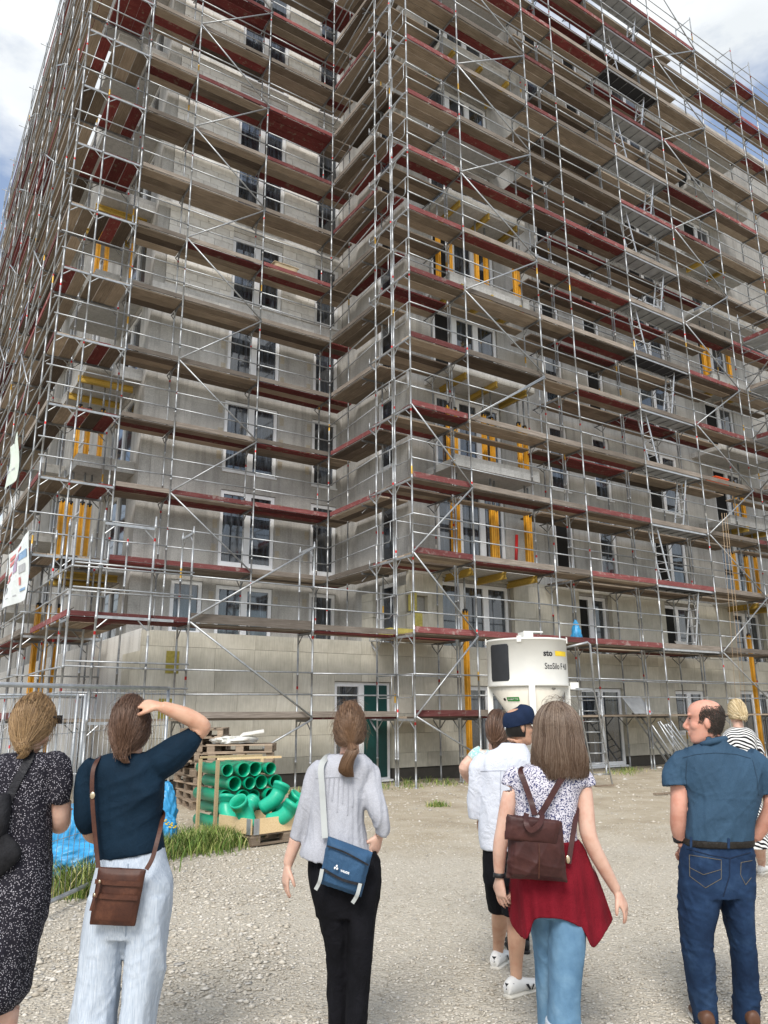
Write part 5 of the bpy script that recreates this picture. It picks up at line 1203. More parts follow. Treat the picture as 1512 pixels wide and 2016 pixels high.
def scalp(c, f, up, rad, mt, parent, name='hair_base', cut=.74, low=118):
    """thin hair-coloured cap under the strands (face side left open)"""
    c, f, up = np.asarray(c), np.asarray(f, float), np.asarray(up, float); f = f - up * (f @ up); f /= np.linalg.norm(f); rt = np.cross(f, up); V = []; F = []; n, m = 22, 30
    for i in range(n + 1):
        el = math.radians(88 - i * low / n)
        for j in range(m + 1):
            lim = math.pi * (1 if el > .6 else cut); az = math.pi + (j / m - .5) * 2 * lim
            V.append(c + rt * rad[0] * math.cos(el) * math.sin(az) + f * rad[1] * math.cos(el) * math.cos(az) + up * rad[2] * math.sin(el))
    for i in range(n):
        for j in range(m): F.append((i * (m + 1) + j, i * (m + 1) + j + 1, (i + 1) * (m + 1) + j + 1, (i + 1) * (m + 1) + j))
    return add(name, V, F, mt, parent, True)
from mathutils.bvhtree import BVHTree
def fit_under(body, clothes, gap=.010):
    """draw the covered skin in beneath the clothing"""
    def wv(o):
        n = len(o.data.vertices); c = np.empty(n * 3); o.data.vertices.foreach_get('co', c); return c.reshape(-1, 3) + np.array(WM[o.name].translation)
    V = []; F = []; k = 0
    for o in clothes: v = wv(o); V += [tuple(x) for x in v]; F += [tuple(i + k for i in p.vertices) for p in o.data.polygons]; k += len(v)
    T = BVHTree.FromPolygons(V, F); me = body.data; co = wv(body); n = len(co); no = np.empty(n * 3); me.vertices.foreach_get('normal', no); no = no.reshape(-1, 3); sh = np.zeros(n)
    for i in range(n):
        p = Vector(co[i]); d = Vector(no[i]); h = T.ray_cast(p, d, .07)
        if h[0] is not None and h[1].dot(d) > .2: sh[i] = max(0, gap - h[3]) if h[3] < gap else 0; sh[i] += .004; continue
        h = T.ray_cast(p, -d, .05)
        if h[0] is not None and h[1].dot(d) > .3: sh[i] = h[3] + gap
    co2 = co - no * sh[:, None] - np.array(WM[body.name].translation); me.vertices.foreach_set('co', co2.ravel()); me.update()
def on_mesh(o, pix, off=.002, _c={}):
    if o.name not in _c:
        n = len(o.data.vertices); c = np.empty(n * 3); o.data.vertices.foreach_get('co', c); c = c.reshape(-1, 3) + np.array(WM[o.name].translation); _c[o.name] = BVHTree.FromPolygons([tuple(x) for x in c], [tuple(p.vertices) for p in o.data.polygons])
    out = []
    for x, y in pix:
        d = (at_depth(x, y, 5.0) - CAMV).normalized(); h = _c[o.name].ray_cast(CAMV, d)
        if h[0] is not None: out.append(np.array(h[0] - d * off))
    return out
def seam(o, pix, mt, name='seam', r=.0018, n=8):
    P = []
    for a, b in zip(pix, pix[1:]): P += [(a[0] + (b[0] - a[0]) * k / n, a[1] + (b[1] - a[1]) * k / n) for k in range(n)]
    P = on_mesh(o, P + [pix[-1]])
    if len(P) > 2: m = MB(); m.path(P, r, 4); m.obj(name, mt, o)
def legs_from(D, *sides, k=.62):
    out = []; feet = []
    for L_ in sides:
        P = [pt((r[1] + r[2]) / 2, r[0], D + (r[3] if len(r) > 3 else 0)) for r in L_ if pt(756, r[0], D)[2] > .16]; w = [max(.032, (r[2] - r[1]) / 2 * mpp(756, r[0], D) * k) for r in L_[:len(P)]]
        a = P[-1].copy(); a[2] = .085; P.append(a); w.append(.034); out.append(limbw(P, w, 4, 16)); feet.append(a)
    return out, feet
def inner(rings, k=.86): return [(r[0] + 6, (r[1] + r[2]) / 2 - (r[2] - r[1]) / 2 * k, (r[1] + r[2]) / 2 + (r[2] - r[1]) / 2 * k, r[3] if len(r) > 3 else 0, (r[4] if len(r) > 4 else .1) * .8) for r in rings]
def person(D, x, label):
    b = at_depth(x, 1405, D); return empty('person', (b.x, b.y, 0), label, 'person', None)
def ground_pt(P): return np.array([P[0], P[1], 0.0])
def legs_down(D, hips, feet, rads):
    """bare legs from hip pixels to ground points (X,Y offsets in metres in the viewing frame)"""
    return [limbw(p, rads, 4, 16) for p in zip(hips, feet)]
HR = np.array([.077, .104, .132])
m_skin('skin_fair', (0.62, 0.40, 0.31)); m_skin('skin_warm', (0.60, 0.36, 0.25)); m_skin('skin_red', (0.60, 0.31, 0.23)); m_skin('skin_tan', (0.52, 0.31, 0.21))
mat('dark_leather_shoe', (0.10, 0.045, 0.025), .5); mat('black_shoe', (.015, .015, .017), .5); mat('white_shoe', (.72, .71, .68), .5, 0, .04); mat('sole_cream', (.60, .57, .50), .7)
def foot(ankle, d, mt, parent, s=1.0, h=.085):
    a = np.asarray(ankle, float); d = np.asarray(d, float); d[2] = 0; d /= np.linalg.norm(d); sd = np.cross(d, UPV); g = a.copy(); g[2] = 0; th = np.linspace(0, 2 * np.pi, 18, endpoint=False); R = []
    for t, w, zt in ((-.085, .02, .05), (-.075, .032, .075), (-.03, .038, h), (.03, .040, h * .88), (.08, .045, .062), (.13, .046, .05), (.165, .036, .042), (.18, .012, .03)):
        R.append(g + d * t * s + np.outer(np.cos(th), sd) * w * s + np.outer((np.sin(th) + 1) / 2, UPV) * zt * s + UPV * .022)
    o = add('shoe', *skin_rings(catmull(np.array(R).reshape(8, -1), 3).reshape(-1, 18, 3)), mt, parent, True)
    R = [g + d * t * s + np.outer(np.cos(th), sd) * w * s + np.outer((np.sin(th) + 1) / 2, UPV) * .028 * s + UPV * .001 for t, w in ((-.09, .012), (-.08, .034), (-.03, .041), (.03, .042), (.09, .048), (.14, .049), (.172, .038), (.187, .012))]
    add('sole', *skin_rings(catmull(np.array(R).reshape(8, -1), 3).reshape(-1, 18, 3)), 'sole_cream' if mt != 'black_shoe' else mt, o, True); return o, g, d, sd
def std_legs(D, hipL, hipR, dX=.0, sp=.11, dD=0.0):
    """bare legs: hip pixels -> feet on the ground"""
    out = []; feet = []
    for (x, y), s in ((hipL, -1), (hipR, 1)):
        h = pt(x, y, D); g = h + RT * (dX) + FW * (dD * s); k = h * .47 + g * .53; k[2] = .5; a = g.copy(); a[2] = .09; out.append(limbw([h, (h * .6 + k * .4), k, k * .5 + a * .5 + np.array([0, 0, .04]), a], [.085, .078, .054, .052, .034], 4, 16)); feet.append(a)
    return out, feet

# ===== woman in the dotted dress (left edge)
D = 3.95; P1 = person(D, 40, 'woman seen from behind in a dark dotted dress with a messy low bun'); hc = pt(66, 1422, D); f1 = FW * .86 + RT * .51
lg, ft = std_legs(D, (0, 1800), (42, 1800), -.03)
union('body', head(hc, f1) + [limbw([pt(58, 1450, D), pt(54, 1492, D)], [.052, .060], 3), torso(D, [(1480, 20, 92), (1500, -22, 112, 0, .10), (1560, -18, 98, 0, .11), (1640, -10, 88, 0, .10), (1720, -20, 88, 0, .12), (1800, -15, 75)]),
    limb(D, [(108, 1503, 0, 40), (118, 1560, .02, 40), (120, 1610, .06, 37), (117, 1624, .12, 34), (100, 1618, .2, 28), (60, 1610, .24, 24)]), limb(D, [(-18, 1503, 0, 38), (-28, 1560, .02, 38), (-25, 1615, .08, 34), (20, 1605, .22, 26), (80, 1603, .21, 23)])] + lg + hand(pt(80, 1606, D + .19), RT + .1 * UPV, -FW, UPV, (.5, .5, .5, .5), .95), .006, 'skin_fair', P1, 3)
t = NT('dotted_cloth'); v = t.coord('Object'); vo = t.n('ShaderNodeTexVoronoi'); vo.inputs['Scale'].default_value = 135; t.l(v, vo.inputs['Vector']); lt = t.ramp(vo.outputs['Distance'], [(.20, (.50, .48, .53)), (.32, (.010, .009, .015))]); c = t.mix(t.ramp(t.noise(v, 5, 3), [(.4, (0, 0, 0)), (.7, (.35,) * 3)]), lt, (.012, .011, .018)); t.bump(t.noise(v, 16, 3), .3, .02); MATS['dotted_cloth'] = t.done(c, .8, 0, .25)
union('dress', [torso(D, [(1482, 12, 92, 0, .075), (1490, -8, 108, 0, .09), (1510, -28, 119, 0, .115), (1580, -24, 102, 0, .125), (1660, -16, 97, 0, .12), (1720, -24, 98, 0, .135), (1780, -35, 92, 0, .15), (1850, -55, 74, 0, .17), (1910, -75, 60, 0, .18), (1955, -80, 52, 0, .18), (1985, -60, 30, 0, .17)]),
    limb(D, [(98, 1500, 0, 40), (112, 1502, 0, 46), (118, 1530, 0, 48), (118, 1560, .0, 44), (116, 1580, .01, 38)]), limb(D, [(-14, 1500, 0, 40), (-26, 1530, 0, 50), (-27, 1578, .0, 42)])], .009, 'dotted_cloth', P1, 3, [(3, .014, .16, (1.6, 1.6, .35)), (4, .003, .08, (1, 1, .5))])
m_hair('hair_blond_brown', (.09, .05, .024), (.19, .112, .052), (.36, .235, .115), (.42, .27, .13)); tie = pt(45, 1471, D - .115)
scalp(hc, f1, UPV, HR * 1.0, 'hair_blond_brown', P1, 'hair'); strandmesh('hair_strands', gather(hc, f1, UPV, HR * 1.02, tie, 2800, 3, .0017, .02, .05, -.10, .03) + fly(hc, HR * 1.06, 200, 103) + bun(tie + UPV * .0, .034, 600, 5, .0020) + tail([tie, tie - UPV * .03 + RT * .01, tie - UPV * .055 - RT * .01], [.02, .026, .012], 140, 4, .0016), 'hair_blond_brown', P1)
fx = f1 / np.linalg.norm(f1); rx = np.cross(fx, UPV)
m = MB(); m.path([hc + rx * .078 + UPV * .015 - fx * .01, hc + rx * .079 + UPV * .025 + fx * .06, hc + rx * .07 + UPV * .02 + fx * .098], .004, 6); m.add(boxV(.055, .008, .042), BOXF, Matrix.Translation(Vector(hc + rx * .045 + UPV * .012 + fx * .106)) @ Matrix(((rx[0], fx[0], 0), (rx[1], fx[1], 0), (0, 0, 1))).to_4x4()); m.obj('sunglasses', 'black_plastic', P1)
for a in ft: foot(a, FW, 'black_shoe', P1)
m_cloth('black_cloth', (.016, .016, .018), .3, 200, .8); m_cloth('black_nylon', (.022, .022, .025), .3, 120, .45)
sh = empty('shoulder_bag', pt(5, 1620, D - .13), 'black shoulder bag with a wide strap on the dotted-dress woman', 'bag')
tube_strip('strap', [pt(64, 1478, D + .02), pt(60, 1489, D - .085), pt(46, 1515, D - .115), pt(30, 1545, D - .125), pt(14, 1580, D - .13)], .040, .004, 'black_nylon', sh)
union('bag_body', [torso(D - .15, [(1562, -12, 18, 0, .03), (1580, -40, 20, 0, .05), (1620, -55, 17, 0, .06), (1648, -50, 8, 0, .05)])], .007, 'black_nylon', sh, 3, [(9, .006, .08)])
union('hanging_jacket', [torso(D - .145, [(1640, -50, 14, 0, .03), (1665, -55, 38, 0, .035), (1690, -50, 40, 0, .035), (1728, -45, 0, 0, .02)])], .007, 'black_cloth', sh, 3, [(12, .010, .09, (1.5, 1, .4))])

# ===== woman in navy top, hand on her head
D = 4.0; P2 = person(D, 255, 'woman in a navy top and pale blue trousers, right hand resting on her head'); hc = pt(257, 1430, D); f2 = FW * 1.0 + UPV * .18; up2 = UPV * .96 - FW * .2
TL2 = [(1760, 178, 258, 0, .125), (1825, 166, 250, 0, .12), (1904, 156, 238, 0, .115), (2016, 139, 227, 0, .12), (2130, 128, 222, 0, .125), (2200, 126, 222, 0, .12)]; TR2 = [(1760, 256, 338, 0, .125), (1825, 250, 331, 0, .12), (1904, 246, 323, 0, .112), (2016, 239, 303, 0, .115), (2130, 232, 302, 0, .12), (2200, 232, 304, 0, .12)]; lg, ft = legs_from(D, TL2, TR2)
union('body', head(hc, f2, up2) + [limbw([pt(257, 1452, D + .01), pt(256, 1498, D)], [.052, .060], 3), torso(D, [(1496, 218, 292), (1510, 186, 308, 0, .09), (1560, 192, 315, 0, .11), (1640, 202, 312, 0, .10), (1720, 196, 325, 0, .12), (1790, 195, 315)]),
    limb(D, [(300, 1505, 0, 44), (345, 1475, .0, 42), (390, 1440, .01, 36), (397, 1428, .0, 33), (370, 1411, -.03, 33), (340, 1399, -.06, 28), (318, 1391, -.075, 22)]), limb(D, [(178, 1505, 0, 40), (172, 1560, 0, 38), (172, 1612, .02, 34), (182, 1645, .10, 28), (215, 1650, .2, 22)])] + lg
    + hand(pt(318, 1391, D - .075), -RT + .14 * UPV + FW * .22, UPV * .85 - FW * .5, -FW - UPV * .4, (.22, .2, .24, .3), 1.02, (.55, -.25)), .0055, 'skin_warm', P2, 3)
m_cloth('navy_knit', (.006, .018, .034), .22, 240, .8, .3, 7)
union('top', [torso(D, [(1482, 216, 296, 0, .07), (1492, 190, 312, 0, .09), (1512, 172, 320, 0, .115), (1560, 184, 323, 0, .125), (1620, 190, 318, 0, .12), (1668, 195, 322, 0, .125, 3), (1682, 197, 323, 0, .12, 9)]),
    limb(D, [(290, 1505, 0, 52), (320, 1498, 0, 66), (352, 1475, 0, 62), (375, 1455, .01, 46), (386, 1443, .02, 36)]), limb(D, [(190, 1505, 0, 44), (170, 1530, 0, 46), (168, 1580, 0, 44), (170, 1612, .02, 46), (176, 1633, .05, 34)])], .008, 'navy_knit', P2, 3, [(21, .016, .2, (1, 1, 1.1)), (22, .002, .09)])
t = NT('pale_linen'); v = t.coord('Object'); n = t.noise(t.coord('Object', (60, 60, 3)), 4, 3); c = t.ramp(n, [(.3, (.36, .42, .50)), (.6, (.50, .555, .625)), (.8, (.60, .64, .69))]); t.bump(t.noise(v, 12, 4), .35, .02); MATS['pale_linen'] = t.done(c, .9, 0, .2)
def trouser(D, top, L_, R_, nm, mt, par, wr, vox=.009): return union(nm, [torso(D, top)] + [torso(D, q) for q in (L_, R_)], vox, mt, par, 3, wr, zmin=.012)
trouser(D, [(1665, 200, 322, 0, .105), (1690, 195, 327, 0, .115), (1732, 184, 339, 0, .135), (1790, 176, 336, 0, .14), (1840, 172, 328, 0, .12)], TL2, TR2, 'trousers', 'pale_linen', P2, [(31, .017, .17, (1.4, 1.4, .45)), (32, .003, .09, (1, 1, 1.4))])
TS = [o for o in bpy.data.objects if o.parent == P2 and o.name.startswith('trousers')][0]; mat('linen_seam', (.30, .36, .44), .9); seam(TS, [(252, 1700), (250, 1780), (246, 1880)], 'linen_seam', 'centre_seam', .0025)
m_hair('hair_brown', (.035, .018, .012), (.085, .047, .030), (.17, .10, .068), (.16, .085, .05)); tie = pt(239, 1482, D - .112)
scalp(hc, f2, up2, HR * 1.10, 'hair_brown', P2, 'hair'); strandmesh('hair_strands', gather(hc, f2, up2, HR * 1.12, tie, 3000, 13, .0017, .025, .06, -.18, .05) + fly(hc, HR * 1.15, 200, 113) + bun(tie, .026, 300, 15, .0020) + tail([tie, tie - UPV * .03 + RT * .015, tie - UPV * .05 + RT * .03], [.018, .024, .010], 200, 14, .0016), 'hair_brown', P2)
for a in ft: foot(a, FW, 'white_shoe', P2)
t = NT('brown_leather'); v = t.coord('Object'); n = t.noise(v, 12, 6, .65); c = t.ramp(n, [(.3, (.040, .014, .009)), (.55, (.072, .026, .015)), (.8, (.14, .055, .03))]); t.bump(t.noise(v, 160, 4), .18, .004); MATS['brown_leather'] = t.done(c, .5, 0, .3); mat('brass', (.6, .5, .35), .3, .9)
def flatbag(name, D, corners, th, mt, par, n=10, puff=.02, wr=None, r=.012):
    """soft bag body from four picture corners (tl, tr, br, bl), thickness th"""
    C_ = [pt(x, y, D) for x, y in corners]; pcs = []; V = []; F = []
    def P(a, b): return C_[0] * (1 - a) * (1 - b) + C_[1] * a * (1 - b) + C_[2] * a * b + C_[3] * (1 - a) * b
    N_ = np.cross(C_[1] - C_[0], C_[3] - C_[0]); N_ /= np.linalg.norm(N_); N_ = N_ * (-1 if N_ @ FW > 0 else 1)
    for sgn in (1, -1):
        for i in range(n + 1):
            for j in range(n + 1):
                a, b = i / n, j / n; e = (math.sin(math.pi * min(max(a, .0), 1)) * math.sin(math.pi * b)) ** .3; V.append(P(a, b) + N_ * sgn * (th / 2 * (.35 + .65 * e) + puff * e * (1 if sgn > 0 else .3)))
    m_ = (n + 1) ** 2
    for i in range(n):
        for j in range(n): q = (i * (n + 1) + j, (i + 1) * (n + 1) + j, (i + 1) * (n + 1) + j + 1, i * (n + 1) + j + 1); F.append(q); F.append(tuple(x + m_ for x in q[::-1]))
    ed = [i * (n + 1) for i in range(n + 1)] + [n * (n + 1) + j for j in range(1, n + 1)] + [i * (n + 1) + n for i in range(n - 1, -1, -1)] + [j for j in range(n - 1, 0, -1)]
    for k in range(len(ed)): a, b = ed[k], ed[(k + 1) % len(ed)]; F.append((a, a + m_, b + m_, b))
    return union(name, [(V, F)], .005, mt, par, 3, wr), P, N_
hb = empty('crossbody_bag', pt(235, 1815, D - .17), 'brown leather crossbody bag hanging behind the navy-topped woman', 'bag')
body_, PB, NB = flatbag('bag_body', D - .175, [(194, 1706), (288, 1711), (266, 1824), (176, 1820)], .035, 'brown_leather', hb, puff=.012)
def onbag(a, b, k=.032): return PB(a, b) + NB * k
tube_strip('zip_pocket', [onbag(.02, .235, .029), onbag(.5, .24, .037), onbag(.97, .245, .029)], .020, .0025, 'brown_leather', hb, NB); tube_strip('zip_pocket', [onbag(.02, .475, .029), onbag(.5, .48, .037), onbag(.97, .485, .029)], .020, .0025, 'brown_leather', hb, NB)
for a, b in ((.14, .22), (.08, .45)): tube_strip('zip_pull', [onbag(a, b, .04), onbag(a - .01, b + .15, .045), onbag(a - .03, b + .27, .045)], .012, .003, 'brown_leather', hb, NB); o = add('zip_ring', *ball(onbag(a, b, .046), (RT, FW, UPV), (.006, .004, .008), 6), 'brass', hb, True)
tube_strip('strap', [pt(194, 1708, D - .17), pt(191, 1680, D - .155), pt(187, 1640, D - .145), pt(182, 1570, D - .14), pt(183, 1520, D - .125), pt(192, 1497, D - .085), pt(200, 1491, D - .01), pt(208, 1500, D + .06)], .020, .004, 'brown_leather', hb); tube_strip('strap', [pt(288, 1712, D - .17), pt(300, 1690, D - .155), pt(310, 1655, D - .13), pt(318, 1622, D - .07), pt(322, 1600, D + .04), pt(300, 1590, D + .12)], .020, .004, 'brown_leather', hb)
o = add('buckle', *ball(pt(182, 1566, D - .148), (RT, FW, UPV), (.013, .005, .017), 8), 'brass', hb, True)

# ===== woman in the pale grey blouse (centre)
D = 4.3; P3 = person(D, 680, 'woman in a pale grey blouse and black trousers with a brown ponytail'); hc = pt(689, 1434, D)
TL3 = [(1740, 612, 690, 0, .12), (1792, 624, 688, 0, .11), (1862, 640, 690, .02, .09), (1940, 644, 692, .05, .085), (2016, 646, 692, .07, .085), (2120, 646, 690, .07, .08), (2165, 648, 692, .07, .08)]; TR3 = [(1740, 676, 749, 0, .12), (1812, 682, 740, -.02, .11), (1900, 684, 732, -.05, .095), (2016, 680, 721, -.08, .09), (2100, 676, 718, -.08, .085), (2160, 674, 718, -.08, .085)]; lg, ft = legs_from(D, TL3, TR3)
union('body', head(hc, FW) + [limbw([pt(689, 1462, D), pt(688, 1500, D)], [.048, .056], 3), torso(D, [(1500, 646, 722), (1516, 626, 726, 0, .09), (1580, 625, 708, 0, .11), (1650, 622, 716, 0, .10), (1720, 615, 742, 0, .12), (1790, 620, 738)]),
    limb(D, [(626, 1512, 0, 32), (610, 1570, 0, 32), (596, 1615, .02, 30), (582, 1655, .04, 26), (570, 1690, .05, 22), (567, 1702, .05, 19)]), limb(D, [(730, 1515, 0, 32), (737, 1560, -.02, 32), (752, 1612, -.06, 30), (752, 1632, -.03, 27), (747, 1642, -.01, 23)])] + lg
    + hand(pt(567, 1701, D + .05), -UPV - RT * .13, -RT * .8 - FW * .45, RT * .5 - FW * .5, (.25, .28, .3, .38), .98) + hand(pt(748, 1641, D - .0), -UPV * .95 - RT * .35 + FW * .1, -FW * .7 + RT * .6, -RT, (.3, .3, .35, .4), .92), .0055, 'skin_fair', P3, 3)
m_cloth('grey_jersey', (.40, .41, .45), .07, 260, .9, .3, 10)
bl = union('blouse', [torso(D, [(1484, 650, 716, 0, .065), (1494, 632, 728, 0, .085), (1512, 617, 737, 0, .105), (1560, 612, 722, 0, .12), (1610, 608, 718, 0, .13), (1650, 600, 722, 0, .14), (1675, 592, 729, 0, .15, -8), (1696, 588, 727, 0, .15, -13)]),
    limb(D, [(636, 1508, 0, 36), (622, 1525, 0, 40), (609, 1570, 0, 38), (597, 1612, .02, 36), (584, 1652, .04, 31)]), limb(D, [(718, 1508, 0, 34), (730, 1525, 0, 38), (732, 1560, -.02, 44), (745, 1600, -.05, 40), (753, 1625, -.04, 33), (753, 1640, -.02, 30)])], .0075, 'grey_jersey', P3, 2, [(41, .010, .09, (1.5, .3, .10)), (42, .004, .12, (1, 1, .5))])
m_cloth('black_trouser', (.006, .006, .008), .35, 200, .85, .4)
trouser(D, [(1675, 610, 740, 0, .10), (1712, 606, 750, 0, .125), (1750, 610, 749, 0, .135), (1800, 622, 742, 0, .12)], TL3, TR3, 'trousers', 'black_trouser', P3, [(51, .014, .16, (1.4, 1.4, .5))])
mat('grey_seam', (.34, .35, .385), .9); seam(bl, [(622, 1532), (660, 1530), (704, 1532)], 'grey_seam', 'yoke_seam', .002); [seam(bl, [(x, 1532), (x - 3 + (x - 670) * .12, 1570 + (x * 7) % 40)], 'grey_jersey', 'gather_fold', .0035) for x in range(640, 700, 9)]
m_hair('hair_light_brown', (.055, .028, .016), (.115, .064, .037), (.22, .135, .08), (.19, .105, .052)); tie = pt(691, 1462, D - .105)
scalp(hc, FW, UPV, HR * 1.02, 'hair_light_brown', P3, 'hair'); strandmesh('hair_strands', gather(hc, FW, UPV, HR * 1.03, tie, 2800, 23, .0016, .012, .04, -.25, .015) + fly(hc, HR * 1.05, 130, 123) + tail([tie, pt(694, 1476, D - .135), pt(684, 1498, D - .14), pt(681, 1518, D - .14), pt(690, 1531, D - .13)], [.013, .032, .040, .036, .014], 1000, 24, .0018, .006), 'hair_light_brown', P3)
for a in ft: foot(a, FW, 'black_shoe', P3)
m_cloth('blue_nylon', (.035, .082, .155), .15, 300, .55, .3, 8); mat('grey_web', (.40, .42, .41), .7)
sb = empty('messenger_bag', pt(680, 1710, D - .17), 'blue nylon shoulder bag with grey strap on the woman in grey', 'bag')
_, PB, NB = flatbag('bag_body', D - .18, [(646, 1646), (734, 1678), (711, 1766), (628, 1738)], .075, 'blue_nylon', sb, puff=.02, wr=[(61, .004, .08)])
tube_strip('zip_line', [PB(.03, .17) + NB * .045, PB(.45, .16) + NB * .062, PB(.97, .26) + NB * .045], .008, .004, 'black_nylon', sb, NB); tube_strip('pocket_edge', [PB(.04, .66) + NB * .045, PB(.5, .72) + NB * .062, PB(.97, .70) + NB * .045], .012, .004, 'black_nylon', sb, NB)
for a, b in ((.02, .78), (.9, .8)): tube_strip('compression_strap', [PB(a, b - .12) + NB * .05, PB(a, b + .1) + NB * .05, PB(a - .02, b + .22) + NB * .04, PB(a - .06, b + .34) + NB * .035], .018, .004, 'grey_web', sb, NB)
ex_ = PB(1, .5) - PB(0, .5); ex_ /= np.linalg.norm(ex_); ey_ = np.cross(NB, ex_) * -1; ey_ = ey_ if ey_[2] > 0 else -ey_
Vt, Ft = text_geo('VAUDE', .0135, .0005); add('lettering', [PB(.42, .56) + NB * .075 + ex_ * x + ey_ * y for x, y in Vt], Ft, 'paper_white', sb)
for dx, dy in ((-.030, .0), (-.018, .0), (-.024, .011)): add('emblem_dot', *ball(PB(.42, .56) + NB * .073 + ex_ * dx + ey_ * (dy + .006), (ex_, NB, ey_), (.005, .004, .006), 6), 'paper_white', sb, True)
tube_strip('strap', [pt(640, 1650, D - .165), pt(637, 1600, D - .145), pt(634, 1550, D - .13), pt(632, 1512, D - .112), pt(640, 1494, D - .07), pt(650, 1488, D + .03)], .030, .004, 'grey_web', sb)

# ===== person half hidden behind the capped man
D = 6.3; P4 = person(D, 975, 'person with brown hair and patterned teal top, elbow bent, mostly hidden behind the capped man'); hc = pt(980, 1434, D)
TL4 = [(1700, 984, 1016, 0, .10), (1800, 996, 1020, 0, .08), (1898, 1000, 1024, 0, .08)]; TR4 = [(1700, 1010, 1044, 0, .10), (1800, 1014, 1042, 0, .08), (1898, 1014, 1042, 0, .08)]; lg, ft = legs_from(D, TL4, TR4)
union('body', head(hc, FW + RT * .5) + [limbw([pt(978, 1452, D), pt(975, 1478, D)], [.05, .06], 3), torso(D, [(1468, 945, 1005), (1482, 936, 1018, 0, .10), (1540, 952, 1016, 0, .11), (1600, 966, 1026, 0, .10), (1680, 982, 1042, 0, .12), (1720, 986, 1042)]),
    limb(D, [(944, 1480, 0, 26), (928, 1497, 0, 25), (914, 1512, -.02, 22), (922, 1530, .06, 20), (938, 1545, .14, 17), (955, 1550, .2, 15)]), limb(D, [(1010, 1482, 0, 26), (1022, 1530, 0, 24), (1018, 1580, .05, 20), (1000, 1600, .12, 16)])] + lg + hand(pt(955, 1550, D + .2), RT, -FW, UPV, s=.9), .0065, 'skin_fair', P4, 3)
t = NT('teal_print'); v = t.coord('Object'); c = t.ramp(t.noise(v, 22, 3), [(.38, (.50, .42, .36)), (.48, (.62, .60, .55)), (.56, (.22, .50, .50)), (.7, (.70, .70, .66))]); MATS['teal_print'] = t.done(c, .8, 0, .2)
union('blouse', [torso(D, [(1476, 950, 1004, 0, .08), (1486, 938, 1016, 0, .10), (1540, 948, 1020, 0, .12), (1650, 976, 1044, 0, .125)]), limb(D, [(950, 1480, 0, 28), (938, 1488, 0, 30), (929, 1497, 0, 27)]), limb(D, [(1006, 1482, 0, 28), (1020, 1505, 0, 28)])], .008, 'teal_print', P4, 3, [(71, .006, .12)])
trouser(D, [(1645, 980, 1042, 0, .11), (1690, 982, 1046, 0, .12), (1720, 984, 1046, 0, .12)], TL4, TR4, 'trousers', 'black_trouser', P4, [(72, .006, .12)])
scalp(hc, FW + RT * .5, UPV, HR * 1.06, 'hair_brown', P4, 'hair'); tie = pt(974, 1462, D - .07); strandmesh('hair_strands', gather(hc, FW + RT * .5, UPV, HR * 1.05, tie, 500, 33, .004, .02, .06, -.3, .05) + tail([tie, tie - UPV * .05, tie - UPV * .09], [.02, .02, .01], 60, 34, .003), 'hair_brown', P4)
for a in ft: foot(a, FW, 'black_shoe', P4)

# ===== man in cap, white shirt, black shorts
D = 5.35; P5 = person(D, 1000, 'man in a navy cap, white shirt, black shorts and white sneakers'); f5 = FW * .38 + RT * .92; hc = pt(1022, 1432, D); uh = UPV
g1 = np.array(at_z(982, 1905, .0)); g2 = np.array(at_z(1018, 1962, .0)); h1 = pt(985, 1740, D); h2 = pt(1008, 1740, D)
def leg5(h, g): k = h * .45 + g * .55 + f5 * .02; k[2] = .50; a = g.copy(); a[2] = .10; cf = k * .6 + a * .4 - FW * .02; return limbw([h, h * .55 + k * .45, k, cf, k * .25 + a * .75, a], [.09, .08, .058, .058, .042, .036], 4, 16)
union('body', head(hc, f5, s=.95) + [limbw([pt(1016, 1455, D), pt(1008, 1484, D)], [.056, .062], 3), torso(D, [(1480, 985, 1034), (1496, 954, 1038, 0, .10), (1560, 950, 1040, 0, .12), (1650, 955, 1030, 0, .12), (1710, 955, 1028, 0, .12), (1750, 962, 1025)]),
    limb(D, [(950, 1495, 0, 30), (942, 1550, 0, 28), (942, 1600, .04, 24), (955, 1640, .14, 20), (975, 1650, .22, 18)]), limb(D, [(1042, 1495, 0, 30), (1052, 1560, 0, 28), (1050, 1610, .05, 24), (1030, 1640, .15, 20)]), leg5(h1, g1), leg5(h2, g2)] + hand(pt(975, 1650, D + .22), RT, -FW, UPV, s=1.0), .006, 'skin_tan', P5, 3)
m_cloth('white_linen', (.60, .63, .70), .05, 300, .9, .55, 8)
union('shirt', [torso(D, [(1463, 986, 1034, 0, .065), (1472, 976, 1040, 0, .08), (1484, 952, 1046, 0, .105), (1510, 942, 1052, 0, .125), (1580, 942, 1048, 0, .135), (1640, 942, 1040, 0, .135), (1671, 946, 1036, 0, .135)]), limb(D, [(958, 1492, 0, 36), (945, 1510, 0, 40), (938, 1550, 0, 34), (935, 1590, .02, 31), (936, 1610, .03, 28)]), limb(D, [(1036, 1492, 0, 36), (1050, 1520, 0, 38), (1056, 1570, .02, 34), (1054, 1610, .05, 28)])], .0075, 'white_linen', P5, 2, [(81, .013, .24, (1, 1, .7)), (82, .0018, .12, (1, 1, 1.3))])
union('shorts', [torso(D, [(1655, 952, 1032, 0, .115), (1700, 950, 1030, 0, .13), (1740, 952, 1028, 0, .13)]), torso(D, [(1715, 953, 998, .04, .115), (1760, 956, 1000, .12, .105), (1795, 962, 1002, .17, .10)]), torso(D, [(1715, 985, 1028, 0, .115), (1760, 985, 1030, -.02, .10), (1800, 988, 1032, -.03, .10)])], .008, 'black_trouser', P5, 3, [(83, .008, .12)])
